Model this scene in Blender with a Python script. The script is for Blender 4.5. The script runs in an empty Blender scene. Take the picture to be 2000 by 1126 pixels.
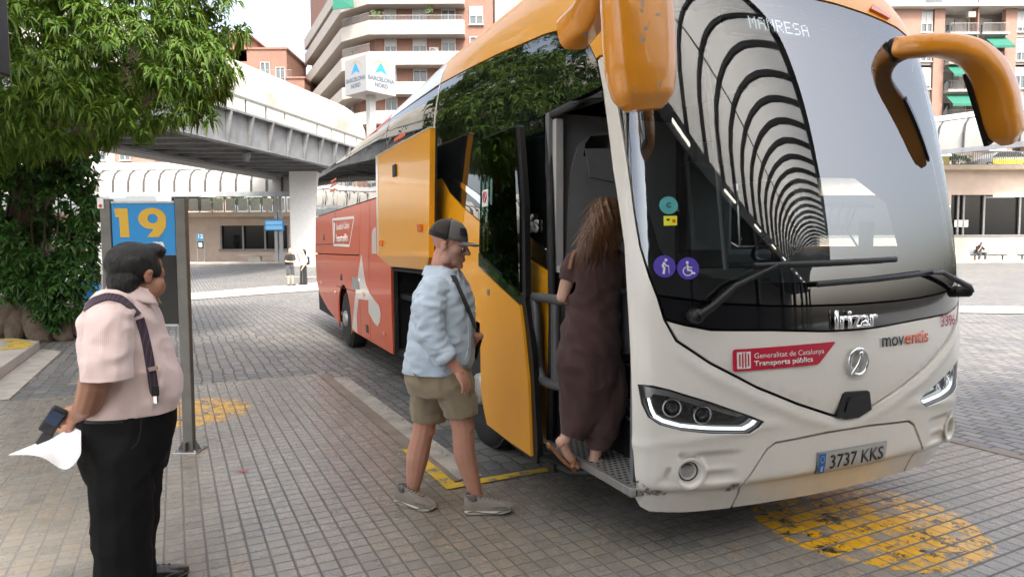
import bpy, bmesh, math, random
import numpy as np
from mathutils import Vector, Matrix
from mathutils.geometry import delaunay_2d_cdt, intersect_line_line_2d

random.seed(7)
RNG = np.random.default_rng(7)
SC = bpy.context.scene
COL = SC.collection
R_ = math.radians

# ------------------------------------------------------------------ camera
CAM_H, FPX = 1.637, 1304.0
PITCH, ROLL = R_(3.467), R_(-0.265)
_f = Vector((0, math.cos(PITCH), -math.sin(PITCH)))
_r = Vector((1, 0, 0)); _u = _r.cross(_f)
CR = _r * math.cos(ROLL) + _u * math.sin(ROLL)
CU = _u * math.cos(ROLL) - _r * math.sin(ROLL)
CF = _f
cd = bpy.data.cameras.new('camera')
cam = bpy.data.objects.new('camera', cd); COL.objects.link(cam)
cd.sensor_width = 36.0; cd.lens = FPX / 2000 * 36
cd.clip_start = 0.05; cd.clip_end = 1500
cam.matrix_world = Matrix(((CR.x, CU.x, -CF.x, 0), (CR.y, CU.y, -CF.y, 0), (CR.z, CU.z, -CF.z, CAM_H), (0, 0, 0, 1)))
SC.camera = cam

# ------------------------------------------------------------------ daylight
SUN_AZ, SUN_EL = R_(158), R_(52)      # azimuth clockwise from +Y: sun stands behind the camera, to its right
w = bpy.data.worlds.new('World'); SC.world = w; w.use_nodes = True
nt = w.node_tree; nt.nodes.clear()
sky = nt.nodes.new('ShaderNodeTexSky'); sky.sky_type = 'NISHITA'; sky.sun_disc = False
sky.sun_elevation = SUN_EL; sky.sun_rotation = SUN_AZ
sky.air_density = 1.0; sky.dust_density = 6.0; sky.ozone_density = 0.6
hs = nt.nodes.new('ShaderNodeHueSaturation'); hs.inputs['Saturation'].default_value = .58     # thin white haze over the whole sky
nt.links.new(sky.outputs[0], hs.inputs['Color'])
bg = nt.nodes.new('ShaderNodeBackground'); bg.inputs['Strength'].default_value = 0.15
wo = nt.nodes.new('ShaderNodeOutputWorld')
nt.links.new(hs.outputs[0], bg.inputs['Color']); nt.links.new(bg.outputs[0], wo.inputs['Surface'])
sl = bpy.data.lights.new('sun', 'SUN'); sl.energy = 1.2; sl.angle = R_(8); sl.color = (1, .94, .85)
sun = bpy.data.objects.new('sun', sl); COL.objects.link(sun)
sdir = Vector((math.sin(SUN_AZ) * math.cos(SUN_EL), math.cos(SUN_AZ) * math.cos(SUN_EL), math.sin(SUN_EL)))
sun.rotation_euler = sdir.to_track_quat('Z', 'Y').to_euler(); sun.location = sdir * 60
SC.view_settings.view_transform = 'Standard'; SC.view_settings.look = 'None'
SC.view_settings.exposure = 1.9; SC.view_settings.gamma = 1
SC.cycles.max_bounces = 8; SC.cycles.diffuse_bounces = 4; SC.cycles.glossy_bounces = 4
SC.cycles.transparent_max_bounces = 16; SC.cycles.caustics_reflective = False; SC.cycles.caustics_refractive = False
SC.cycles.use_denoising = True; SC.cycles.sample_clamp_indirect = 6

# ------------------------------------------------------------------ helpers
def ray(x, y):
    return CR * ((x - 1000) / FPX) + CU * ((563 - y) / FPX) + CF
def atY(x, y, Y):
    d = ray(x, y); t = Y / d.y
    return Vector((d.x * t, Y, CAM_H + d.z * t))
def onz(x, y, z=0.0):
    d = ray(x, y); t = (z - CAM_H) / d.z
    return Vector((d.x * t, d.y * t, z))
def relief(X, Y):
    t = min(max((Y - 27) / 23, 0), 1); t = t * t * (3 - 2 * t)
    return 0.62 * t

class MB:
    """collects shapes into one mesh"""
    def __init__(s): s.v = []; s.f = []; s.m = []; s.cur = 0; s.sm = []
    def add(s, vs, fs, smooth=False):
        n = len(s.v); s.v += [tuple(q) for q in vs]
        s.f += [tuple(i + n for i in f) for f in fs]; s.m += [s.cur] * len(fs); s.sm += [smooth] * len(fs)
    def box(s, c, d, rot=None, bev=0.0):
        x, y, z = d[0] / 2, d[1] / 2, d[2] / 2
        if bev <= 0:
            vs = [Vector((a * x, b * y, e * z)) for e in (-1, 1) for b in (-1, 1) for a in (-1, 1)]
            fs = [(0, 2, 3, 1), (4, 5, 7, 6), (0, 1, 5, 4), (2, 6, 7, 3), (0, 4, 6, 2), (1, 3, 7, 5)]
        else:
            bm = bmesh.new(); bmesh.ops.create_cube(bm, size=1)
            for v in bm.verts: v.co = Vector((v.co.x * d[0], v.co.y * d[1], v.co.z * d[2]))
            bmesh.ops.bevel(bm, geom=bm.edges[:], offset=bev, segments=2, affect='EDGES', profile=.5)
            bm.verts.index_update()
            vs = [v.co.copy() for v in bm.verts]; fs = [tuple(v.index for v in f.verts) for f in bm.faces]; bm.free()
        if rot is not None: vs = [rot @ v for v in vs]
        c = Vector(c); s.add([v + c for v in vs], fs)
    def beam(s, a, b, wd, ht, up=(0, 0, 1)):
        a = Vector(a); b = Vector(b); d = b - a; L = d.length; d.normalize()
        u = Vector(up); sd = d.cross(u)
        if sd.length < 1e-4: sd = d.cross(Vector((0, 1, 0)))
        sd.normalize(); u = sd.cross(d)
        vs = [p + sd * (i * wd / 2) + u * (j * ht / 2) for p in (a, b) for j in (-1, 1) for i in (-1, 1)]
        s.add(vs, [(0, 1, 3, 2), (4, 6, 7, 5), (0, 4, 5, 1), (2, 3, 7, 6), (0, 2, 6, 4), (1, 5, 7, 3)])
    def tube(s, pts, rad, n=10, caps=True, flat=None):
        """swept tube, rad: number, list, or list of (a,b) with flat = side direction"""
        pts = [Vector(p) for p in pts]; k = len(pts)
        if not isinstance(rad, (list, tuple)): rad = [rad] * k
        vs = []; ref = None
        for i, p in enumerate(pts):
            t = (pts[min(i + 1, k - 1)] - pts[max(i - 1, 0)]).normalized()
            if flat is not None: a = Vector(flat) - t * t.dot(Vector(flat))
            elif ref is None: a = t.orthogonal()
            else: a = ref - t * t.dot(ref)
            if a.length < 1e-5: a = t.orthogonal()
            a.normalize(); ref = a; b = t.cross(a)
            r = rad[i]; ra, rb = (r if isinstance(r, (list, tuple)) else (r, r))
            for j in range(n):
                th = 2 * math.pi * j / n
                vs.append(p + a * (ra * math.cos(th)) + b * (rb * math.sin(th)))
        fs = [(i * n + j, i * n + (j + 1) % n, (i + 1) * n + (j + 1) % n, (i + 1) * n + j) for i in range(k - 1) for j in range(n)]
        s.add(vs, fs, True)
        if caps:
            s.add(vs[:n], [tuple(range(n))[::-1]]); s.add(vs[-n:], [tuple(range(n))])
    def lathe(s, prof, c, ax=(0, 0, 1), n=24, caps=True):
        ax = Vector(ax).normalized(); a = ax.orthogonal().normalized(); b = ax.cross(a); c = Vector(c); vs = []
        for (r, h) in prof:
            for j in range(n):
                th = 2 * math.pi * j / n
                vs.append(c + ax * h + a * (r * math.cos(th)) + b * (r * math.sin(th)))
        k = len(prof)
        s.add(vs, [(i * n + j, i * n + (j + 1) % n, (i + 1) * n + (j + 1) % n, (i + 1) * n + j) for i in range(k - 1) for j in range(n)], True)
        if not caps: return
        if prof[0][0] > 1e-4: s.add(vs[:n], [tuple(range(n))[::-1]])
        if prof[-1][0] > 1e-4: s.add(vs[-n:], [tuple(range(n))])
    def prism(s, poly, mp, h0, h1):
        """2D polygon (u,v) extruded from h0 to h1 through mp(u,v,h)"""
        n = len(poly)
        vs = [mp(u, v, h0) for u, v in poly] + [mp(u, v, h1) for u, v in poly]
        fs = [tuple(range(n))[::-1], tuple(range(n, 2 * n))] + [(i, (i + 1) % n, n + (i + 1) % n, n + i) for i in range(n)]
        s.add(vs, fs)
    def sheet(s, grid, smooth=True):
        h = len(grid); wd = len(grid[0])
        s.add([p for r in grid for p in r], [(i * wd + j, i * wd + j + 1, (i + 1) * wd + j + 1, (i + 1) * wd + j) for i in range(h - 1) for j in range(wd - 1)], smooth)
    def mesh(s, name):
        me = bpy.data.meshes.new(name); me.from_pydata(s.v, [], s.f); 
        me.polygons.foreach_set('use_smooth', s.sm); me.polygons.foreach_set('material_index', s.m); me.update()
        return me
    def build(s, name, mats, parent=None, smooth_angle=None, recalc=True):
        me = s.mesh(name)
        for m in (mats if isinstance(mats, (list, tuple)) else [mats]): me.materials.append(m)
        if recalc:
            bm = bmesh.new(); bm.from_mesh(me); bmesh.ops.recalc_face_normals(bm, faces=bm.faces[:]); bm.to_mesh(me); bm.free()
        o = bpy.data.objects.new(name, me); COL.objects.link(o)
        if parent is not None: o.parent = parent
        return o

def tag(o, label=None, cat=None, group=None, kind=None):
    if label: o['label'] = label
    if cat: o['category'] = cat
    if group: o['group'] = group
    if kind: o['kind'] = kind
    return o
def thing(name, label, cat, loc=(0, 0, 0), rz=0.0, group=None):
    o = bpy.data.objects.new(name, None); COL.objects.link(o); o.empty_display_size = .2
    o.location = loc; o.rotation_euler = (0, 0, rz)
    return tag(o, label, cat, group)
def struct(o): o['kind'] = 'structure'; return o
def dup(root, loc, rz=None, label=None, group=None):
    r = root.copy(); COL.objects.link(r); r.location = loc
    if rz is not None: r.rotation_euler = (0, 0, rz)
    if label: r['label'] = label
    if group: r['group'] = group
    for ch in list(root.children):
        c = ch.copy(); COL.objects.link(c); c.parent = r
        for g in ch.children:
            d = g.copy(); COL.objects.link(d); d.parent = c
    return r

# ------------------------------------------------------------------ materials
class NT:
    def __init__(s, name):
        s.m = bpy.data.materials.new(name); s.m.use_nodes = True; s.t = s.m.node_tree; s.t.nodes.clear()
        s.out = s.n('ShaderNodeOutputMaterial')
    def n(s, typ, **kw):
        q = s.t.nodes.new(typ)
        for k, v in kw.items():
            if k.startswith('_'): setattr(q, k[1:], v)
            else:
                key = k.replace('__', ' ')
                s.put(q.inputs[key], v)
        return q
    def put(s, sock, v):
        if isinstance(v, bpy.types.NodeSocket): s.t.links.new(v, sock)
        elif isinstance(v, bpy.types.Node): s.t.links.new(v.outputs[0], sock)
        else:
            if hasattr(sock.default_value, '__len__') and len(sock.default_value) == 4 and len(v) == 3: v = (*v, 1)
            sock.default_value = v
    def math(s, op, a, b=0.0, c=None, clamp=False):
        q = s.t.nodes.new('ShaderNodeMath'); q.operation = op; q.use_clamp = clamp
        s.put(q.inputs[0], a); s.put(q.inputs[1], b)
        if c is not None: s.put(q.inputs[2], c)
        return q.outputs[0]
    def mix(s, f, a, b, blend='MIX'):
        q = s.t.nodes.new('ShaderNodeMix'); q.data_type = 'RGBA'; q.blend_type = blend
        s.put(q.inputs[0], f); s.put(q.inputs[6], a); s.put(q.inputs[7], b)
        return q.outputs[2]
    def ramp(s, f, stops, interp='LINEAR'):
        q = s.t.nodes.new('ShaderNodeValToRGB'); s.put(q.inputs[0], f); cr = q.color_ramp; cr.interpolation = interp
        while len(cr.elements) < len(stops): cr.elements.new(.5)
        for e, (p, c) in zip(cr.elements, stops):
            e.position = p; e.color = (*c, 1) if len(c) == 3 else c
        return q.outputs[0]
    def coord(s, kind='Object', scale=(1, 1, 1), rot=(0, 0, 0), loc=(0, 0, 0)):
        if kind == 'World': g = s.t.nodes.new('ShaderNodeNewGeometry').outputs['Position']
        else: g = s.t.nodes.new('ShaderNodeTexCoord').outputs[kind]
        q = s.t.nodes.new('ShaderNodeMapping'); s.put(q.inputs[0], g)
        q.inputs['Location'].default_value = loc; q.inputs['Rotation'].default_value = rot; q.inputs['Scale'].default_value = scale
        return q.outputs[0]
    def noise(s, v, scale=5, detail=4, rough=.55, dist=0.0):
        return s.n('ShaderNodeTexNoise', Vector=v, Scale=scale, Detail=detail, Roughness=rough, Distortion=dist).outputs[0]
    def sep(s, v):
        q = s.t.nodes.new('ShaderNodeSeparateXYZ'); s.put(q.inputs[0], v); return q.outputs
    def bump(s, h, strength=.3, dist=.01):
        return s.n('ShaderNodeBump', Height=h, Strength=strength, Distance=dist).outputs[0]
    def bsdf(s, **kw):
        q = s.t.nodes.new('ShaderNodeBsdfPrincipled')
        for k, v in kw.items(): s.put(q.inputs[k.replace('__', ' ')], v)
        s.t.links.new(q.outputs[0], s.out.inputs[0]); return q

def mat(name, col, rough=.5, metal=0.0, var=.12, vscale=6, bump=0.0, bscale=60, coat=0.0, spec=.5, kind='Object', emit=None, dirt=None, stretch=(1, 1, 1)):
    t = NT(name); c = t.coord(kind, stretch)
    n1 = t.noise(c, vscale, 5, .6)
    dark = tuple(x * (1 - var * 1.6) for x in col); lite = tuple(min(1, x * (1 + var)) for x in col)
    base = t.ramp(n1, [(.3, dark), (.7, lite)])
    if dirt:
        n2 = t.noise(t.coord(kind, (1, 1, .35)), dirt[1], 6, .7)
        base = t.mix(t.ramp(n2, [(dirt[2], (0, 0, 0)), (dirt[2] + .2, (dirt[3],) * 3)]), base, dirt[0])
    kw = dict(Base__Color=base, Roughness=t.math('MULTIPLY_ADD', n1, .16, rough - .08, clamp=True), Metallic=metal, Coat__Weight=coat, Coat__Roughness=.04, Specular__IOR__Level=spec)
    if bump: kw['Normal'] = t.bump(t.noise(t.coord(kind, stretch), bscale, 4, .6), bump, .01)
    if emit: kw['Emission__Color'] = emit[0]; kw['Emission__Strength'] = emit[1]
    t.bsdf(**kw); return t.m

def fabric(name, col, stripes=None, weave=900, rough=.85, var=.12, fold=.0, fscale=(9, 9, 3), sheen=.3):
    t = NT(name); c = t.coord('Object')
    base = t.ramp(t.noise(c, 7, 4, .6), [(.3, tuple(x * (1 - var) for x in col)), (.7, tuple(min(1, x * (1 + var)) for x in col))])
    if stripes:
        ax, period, scol, wd = stripes
        q = t.sep(c)
        th = t.math('ARCTAN2', q[1], q[0]) if ax == 'ang' else q[ax]
        fr = t.math('FRACT', t.math('DIVIDE', th, period))
        base = t.mix(t.math('LESS_THAN', fr, wd), base, scol)
    wv = t.noise(c, weave, 2, .5)
    h = t.math('MULTIPLY', wv, .12)
    if fold: h = t.math('ADD', h, t.math('MULTIPLY', t.noise(t.coord('Object', fscale), 1.6, 3, .5, .6), fold))
    t.bsdf(Base__Color=base, Roughness=rough, Normal=t.bump(h, .6, .012), Sheen__Weight=sheen, Specular__IOR__Level=.2)
    return t.m

def glassy(name, tint, ior=1.7, rough=.0, see=True, base=(.004, .005, .006), wave=0.0, body=0.0):
    """vehicle / window glass: fresnel reflection over a tinted see-through sheet or a dark backing"""
    t = NT(name)
    nrm = None
    if wave: nrm = t.bump(t.noise(t.coord('Object', (1, 1, .6)), 2.2, 2, .5), wave, .05)
    fr = t.t.nodes.new('ShaderNodeFresnel'); fr.inputs[0].default_value = ior
    gl = t.n('ShaderNodeBsdfGlossy', Roughness=rough, Color=(1, 1, 1))
    if nrm is not None: t.put(gl.inputs['Normal'], nrm); t.put(fr.inputs['Normal'], nrm)
    if see: lo = t.n('ShaderNodeBsdfTransparent', Color=tint)
    else: lo = t.n('ShaderNodeBsdfDiffuse', Color=base)
    if body:
        df = t.n('ShaderNodeBsdfDiffuse', Color=(.5, .55, .58)); m0 = t.t.nodes.new('ShaderNodeMixShader'); m0.inputs[0].default_value = body
        t.t.links.new(lo.outputs[0], m0.inputs[1]); t.t.links.new(df.outputs[0], m0.inputs[2]); lo = m0
    mx = t.t.nodes.new('ShaderNodeMixShader')
    t.t.links.new(fr.outputs[0], mx.inputs[0]); t.t.links.new(lo.outputs[0], mx.inputs[1]); t.t.links.new(gl.outputs[0], mx.inputs[2])
    t.t.links.new(mx.outputs[0], t.out.inputs[0]); return t.m

def emission(name, col, st):
    t = NT(name); e = t.n('ShaderNodeEmission', Color=col, Strength=st); t.t.links.new(e.outputs[0], t.out.inputs[0]); return t.m

M = {}
M['black_plastic'] = mat('black_plastic', (.008, .008, .0085), .45, var=.2, bump=.05, bscale=300)
M['rubber'] = mat('rubber', (.018, .018, .018), .75, var=.25, vscale=20, dirt=((.12, .11, .10), 9, .55, .35))
M['dark_metal'] = mat('dark_metal', (.09, .088, .08), .5, .3, var=.12, vscale=9, dirt=((.16, .14, .12), 5, .6, .4))
M['steel'] = mat('steel', (.42, .42, .42), .35, .9, var=.1, vscale=14)
M['chrome'] = mat('chrome', (.85, .85, .86), .06, 1.0, var=.02)
M['alu'] = mat('alu', (.5, .5, .49), .4, .8, var=.12, vscale=25)
M['grey_paint'] = mat('grey_paint', (.34, .35, .36), .45, .1, var=.12, vscale=1.5, dirt=((.2, .18, .15), 1.5, .55, .4))
M['white_plain'] = mat('white_plain', (.78, .78, .76), .55, var=.05)
M['sign_white'] = mat('sign_white', (.82, .82, .8), .4, var=.02)
M['concrete'] = mat('concrete', (.42, .39, .34), .85, var=.18, vscale=3, bump=.25, bscale=40, dirt=((.2, .18, .15), 2, .55, .5))

# ================================================================== ground
TA = R_(26.85); TV = Vector((math.cos(TA), math.sin(TA), 0)); TU = Vector((-math.sin(TA), math.cos(TA), 0))
def vu(v, u, z=0.0): return TV * v + TU * u + Vector((0, 0, z))
def to_vu(p): return p.dot(TV), p.dot(TU)

def cobble_mat():
    t = NT('cobble'); c = t.coord('World', rot=(0, 0, -TA))
    x, y, z = t.sep(c)
    wob = t.noise(c, .9, 3, .5); wob2 = t.noise(c, 5.0, 2, .5)
    vx = t.math('MULTIPLY_ADD', t.math('SUBTRACT', wob, .5), .13, t.math('MULTIPLY_ADD', t.math('SUBTRACT', wob2, .5), .075, x))
    uy = t.math('MULTIPLY_ADD', t.math('SUBTRACT', wob, .5), .08, t.math('MULTIPLY_ADD', t.math('SUBTRACT', wob2, .5), .07, y))
    vec = t.n('ShaderNodeCombineXYZ', X=uy, Y=vx)
    b = t.n('ShaderNodeTexBrick', Vector=vec, Color1=(0, 0, 0), Color2=(1, 1, 1), Mortar=(.5, .5, .5), Scale=1.0, Mortar__Size=.014, Mortar__Smooth=.35, Bias=0.0, Brick__Width=.20, Row__Height=.135)
    b.offset = .5
    cell = b.outputs[0]; fac = b.outputs[1]
    big = t.noise(c, .35, 4, .6); fine = t.noise(c, 26, 4, .65)
    st = t.ramp(cell, [(0, (.10, .107, .118)), (.35, (.155, .16, .168)), (.7, (.20, .20, .20)), (1, (.265, .255, .235))])
    st = t.mix(t.math('MULTIPLY', fine, .5), st, (.09, .09, .092))
    st = t.mix(t.ramp(big, [(.42, (0, 0, 0)), (.7, (.5,) * 3)]), st, (.25, .235, .21))
    gr = t.noise(c, 2.2, 5, .7)
    jo = t.mix(t.ramp(gr, [(.52, (0, 0, 0)), (.66, (1, 1, 1))]), (.115, .10, .082), (.085, .10, .03))
    col = t.mix(fac, st, jo)
    dome = t.math('SUBTRACT', 1.0, fac)
    h = t.math('ADD', t.math('MULTIPLY', dome, 1.0), t.math('MULTIPLY', fine, .35))
    t.bsdf(Base__Color=col, Roughness=t.math('MULTIPLY_ADD', fac, .3, .5), Normal=t.bump(h, .55, .02)); return t.m
M['cobble'] = cobble_mat()

def tile_mat():
    t = NT('paving_tiles'); c = t.coord('World', rot=(0, 0, -TA)); x, y, z = t.sep(c)
    DV, DU = .1015, .0985
    a = t.math('DIVIDE', t.math('SUBTRACT', x, .007), DV); b = t.math('DIVIDE', t.math('SUBTRACT', y, .03), DU)
    def edge(q): f = t.math('FRACT', q); return t.math('MINIMUM', f, t.math('SUBTRACT', 1.0, f))
    ea, eb = edge(a), edge(b)
    right = t.ramp(t.math('MULTIPLY_ADD', x, 1 / 8.0, 0.5), [(.78, (0, 0, 0)), (.84, (1, 1, 1))])
    wa = t.math('MULTIPLY_ADD', right, -.02, .062); wb = t.math('MULTIPLY_ADD', right, .02, .055)
    def groove(e, wd): return t.math('SUBTRACT', 1.0, t.math('DIVIDE', t.math('SUBTRACT', e, t.math('MULTIPLY', wd, .65)), t.math('MULTIPLY', wd, .5), clamp=True))
    ga, gb = groove(ea, wa), groove(eb, wb)
    g = t.math('MAXIMUM', ga, gb)
    ids = t.n('ShaderNodeCombineXYZ', X=t.math('FLOOR', a), Y=t.math('FLOOR', b))
    wn = t.n('ShaderNodeTexWhiteNoise', Vector=ids); r1 = wn.outputs[0]
    big = t.noise(c, .8, 4, .6); fine = t.noise(c, 60, 5, .7); mid = t.noise(c, 5, 5, .7)
    tile = t.ramp(r1, [(0, (.225, .21, .183)), (.4, (.272, .252, .218)), (.8, (.288, .263, .226)), (1, (.295, .25, .205))])
    tile = t.mix(t.ramp(big, [(.45, (0, 0, 0)), (.7, (.55,) * 3)]), tile, t.ramp(r1, [(0, (.215, .18, .135)), (1, (.27, .215, .152))]))
    tile = t.mix(t.math('MULTIPLY', fine, .26), tile, (.11, .10, .09))
    tile = t.mix(t.ramp(mid, [(.58, (0, 0, 0)), (.75, (.3,) * 3)]), tile, (.09, .08, .07))
    vg = t.n('ShaderNodeTexVoronoi', Vector=c, Scale=2.1, Randomness=1.0)
    gum = t.math('LESS_THAN', vg.outputs[0], t.math('MULTIPLY', t.sep(vg.outputs[1])[0], .045))
    tile = t.mix(t.math('MULTIPLY', gum, .6), tile, (.06, .055, .05))
    stain = t.ramp(t.noise(c, 1.7, 6, .75, .8), [(.58, (0, 0, 0)), (.74, (.38,) * 3)]); tile = t.mix(stain, tile, (.12, .105, .09))
    lo = t.noise(c, 3, 3, .6)
    gcol = t.mix(t.ramp(t.math('MULTIPLY_ADD', x, 1 / 8.0, 0.5), [(.40, (0, 0, 0)), (.56, (1, 1, 1))]), t.mix(lo, (.13, .122, .11), (.20, .19, .175)), t.mix(lo, (.085, .08, .073), (.16, .152, .14)))  # joint colour darkens rightwards to imitate contrast with sky sheen on the tiles
    def circ(px, py, rad, jit):
        p = onz(px, py); v0, u0 = to_vu(p)
        dx = t.math('SUBTRACT', x, v0); dy = t.math('SUBTRACT', y, u0)
        d = t.math('SQRT', t.math('ADD', t.math('MULTIPLY', dx, dx), t.math('MULTIPLY', dy, dy)))
        d = t.math('MULTIPLY_ADD', t.math('SUBTRACT', mid, .5), jit, d)
        return t.math('LESS_THAN', d, rad)
    pm = t.math('MAXIMUM', circ(360, 806, .64, .22), circ(1690, 1018, .62, .20))
    wear = t.math('ADD', t.math('MULTIPLY', t.noise(c, 14, 6, .75), .55), t.math('MULTIPLY', wn.outputs[0], .30))
    wearm = t.ramp(wear, [(.47, (1, 1, 1)), (.54, (0, 0, 0))])
    tyre = t.ramp(t.noise(c, 7, 6, .8), [(.525, (0, 0, 0)), (.565, (1, 1, 1))])
    pcol = t.mix(t.noise(c, 22, 4, .6), (.80, .42, .004), (.66, .33, .008))
    pcol = t.mix(tyre, pcol, (.025, .024, .022))
    tile = t.mix(t.math('MULTIPLY', pm, wearm), tile, pcol)
    col = t.mix(g, tile, gcol)
    h = t.math('ADD', t.math('SUBTRACT', 1.0, g), t.math('ADD', t.math('MULTIPLY', fine, .12), t.math('MULTIPLY', r1, .10)))
    rough = t.math('MULTIPLY_ADD', mid, .28, t.math('MULTIPLY_ADD', g, .4, .14))
    t.bsdf(Base__Color=col, Roughness=rough, Normal=t.bump(h, .5, .006)); return t.m
M['tiles'] = tile_mat()
M['strip_pale'] = mat('strip_pale', (.40, .375, .33), .8, var=.2, vscale=5, bump=.2, bscale=30, dirt=((.26, .24, .2), 3, .5, .6), kind='World')
M['strip_brown'] = mat('strip_brown', (.23, .19, .15), .75, var=.2, vscale=4, bump=.2, bscale=50, kind='World')
M['pavement'] = mat('pavement', (.38, .35, .31), .85, var=.12, vscale=1.2, bump=.1, kind='World')
def worn_paint(name, col, lo):
    t = NT(name); c = t.coord('World')
    n = t.noise(c, 7, 7, .75); b = t.mix(t.ramp(n, [(lo, (0, 0, 0)), (lo + .07, (1, 1, 1))]), (.2, .18, .15), col)
    t.bsdf(Base__Color=b, Roughness=.6, Normal=t.bump(t.noise(c, 60, 4), .2)); return t.m
M['yellow_paint'] = worn_paint('yellow_paint', (.62, .42, .03), .42)

b = MB(); xs = sorted(set([-160, -110, -80, -60] + list(range(-50, 55, 3)) + [60, 80, 110, 160])); ys = [-25, -10, 0, 4, 8, 12, 16, 20, 24] + [27 + i * 1.5 for i in range(17)] + [60, 80, 120, 180, 260]
b.sheet([[(x, y, relief(x, y)) for x in xs] for y in ys])
struct(b.build('ground', M['cobble'], recalc=False))

def flat(name, pts, mat_, z, thick=None, z0=None):
    b = MB(); n = len(pts)
    if thick:
        b.add([(p.x, p.y, z) for p in pts] + [(p.x, p.y, z - thick) for p in pts], [tuple(range(n))] + [(i, n + i, n + (i + 1) % n, (i + 1) % n) for i in range(n)])
    else: b.add([(p.x, p.y, z) for p in pts], [tuple(range(n))])
    o = b.build(name, mat_); return o
# tiled platform (left of the bay) and the tiled band across the head of the bay
struct(flat('tiled_platform', [vu(-14, 8.87), vu(-14, -16), vu(5.74, -16), vu(5.74, 4.21), vu(1.69, 4.21), vu(1.69, 8.87)], M['tiles'], .004))
struct(flat('paving_strip', [vu(1.64, 4.28), vu(1.75, 4.28), vu(1.75, 8.80), vu(1.64, 8.80)], M['strip_brown'], .008))
struct(flat('bay_edge_strip', [vu(1.752, 4.30), vu(1.93, 4.30), vu(1.93, 8.50), vu(1.752, 8.50)], M['strip_pale'], .009))
struct(flat('yellow_bay_line', [vu(1.60, 4.15), vu(2.45, 4.15), vu(2.45, 4.24), vu(1.70, 4.24), vu(1.70, 5.15), vu(1.60, 5.15)], M['yellow_paint'], .0125))
struct(flat('side_paving_strip', [vu(5.74, -6), vu(5.84, -6), vu(5.84, 4.3), vu(5.74, 4.3)], M['strip_brown'], .008))
# kerb platform at the far left, its yellow marks and the pale gutter beside it
kb = flat('kerb_platform', [vu(-2.02, 4), vu(-2.02, 13.3), vu(-2.5, 14.0), vu(-6.5, 14.4), vu(-12, 14.4), vu(-12, 4)], M['pavement'], .14, .16); struct(kb)
struct(flat('kerb_gutter', [vu(-2.0, 8.95), vu(-1.66, 8.95), vu(-1.66, 12.85), vu(-2.0, 13.3)], M['strip_pale'], .008))
struct(flat('kerb_paint', [vu(-2.06, 12.4), vu(-2.06, 13.2), vu(-2.5, 13.86), vu(-3.6, 14.0), vu(-3.6, 13.85), vu(-2.6, 13.7), vu(-2.4, 13.3), vu(-2.4, 12.4)], M['yellow_paint'], .1445))
struct(flat('kerb_paint', [vu(-2.06, 10.2), vu(-2.06, 10.75), vu(-2.4, 10.75), vu(-2.4, 10.2)], M['yellow_paint'], .1445))
# pale crossing bands on the far cobbles
def far_strip(name, px, m='strip_pale', dz=.02):
    b = MB(); pts = []
    for (x, y) in px:
        p = onz(x, y)
        for _ in range(12): p = onz(x, y, relief(p.x, p.y) + dz)
        pts.append(p)
    n = len(pts) // 2; b.sheet([[pts[i] for i in range(n)], [pts[-1 - i] for i in range(n)]], False)
    return struct(b.build(name, M[m]))
far_strip('crossing_band', [(190, 590), (360, 573), (500, 561), (640, 549), (640, 565), (500, 575), (360, 586), (190, 603)])
far_strip('crossing_band', [(455, 522), (480, 521), (560, 542), (520, 543)])
far_strip('crossing_band', [(1855, 597), (1930, 597), (2010, 598), (2010, 612), (1930, 611), (1855, 610)])
far_strip('pavement', [(470, 519), (520, 519), (640, 519), (640, 543), (560, 541), (500, 528)], 'pavement', .05)

# ================================================================== station canopy behind the camera (mirrored by the windscreen)
CAX = Vector((.95, -.31, 0)).normalized(); CN = Vector((.31, .95, 0)).normalized()
M['rib'] = mat('rib', (.025, .025, .027), .5, var=.1)
def vault_mat():
    t = NT('vault'); d = t.n('ShaderNodeBsdfDiffuse', Color=(.74, .74, .72)); e = t.n('ShaderNodeBsdfTranslucent', Color=(.78, .78, .75)); m = t.t.nodes.new('ShaderNodeMixShader'); m.inputs[0].default_value = .55
    t.t.links.new(d.outputs[0], m.inputs[1]); t.t.links.new(e.outputs[0], m.inputs[2]); t.t.links.new(m.outputs[0], t.out.inputs[0]); return t.m
M['vault'] = vault_mat(); M['hall_dark'] = mat('hall_dark', (.09, .09, .09), .6)
def cq(q, s, z): return CN * q + CAX * s + Vector((0, 0, z))      # q: metres in front of the camera across the canopy
cprof = [(.15, 5.3), (.16, 6.2), (.26, 7.0), (.55, 7.7), (1.05, 8.3), (1.65, 8.72), (2.4, 8.96), (3.1, 8.96), (3.7, 8.78), (4.2, 8.52), (4.55, 8.28)]
canopy = thing('station_canopy', 'white vaulted platform canopy with black arched ribs mirrored in the windscreen', 'canopy', (0, 0, 0))
b = MB(); b.sheet([[cq(q - .02, s, z + .12) for (q, z) in cprof] for s in np.arange(-26, 62, 2.0)])
b.build('vault_roof', M['vault'], canopy)
for s in np.arange(-25, 62, 1.95):
    b = MB()
    for i in range(len(cprof) - 1):
        (q0, z0), (q1, z1) = cprof[i], cprof[i + 1]
        b.beam(cq(q0 + .05, s, z0), cq(q1 + .05, s, z1), .20, .24)
    b.build('arched_rib', M['rib'], canopy)
b = MB(); b.beam(cq(4.62, -26, 8.2), cq(4.62, 62, 8.2), .22, .42); b.build('eave_beam', M['rib'], canopy)
b = MB(); b.beam(cq(1.1, -26, 8.25), cq(1.1, 62, 8.25), .05, .08); b.build('purlin', M['rib'], canopy)
b = MB(); b.beam(cq(.1, -26, 5.05), cq(.1, 62, 5.05), .35, .6); b.build('spring_beam', M['rib'], canopy)
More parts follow.
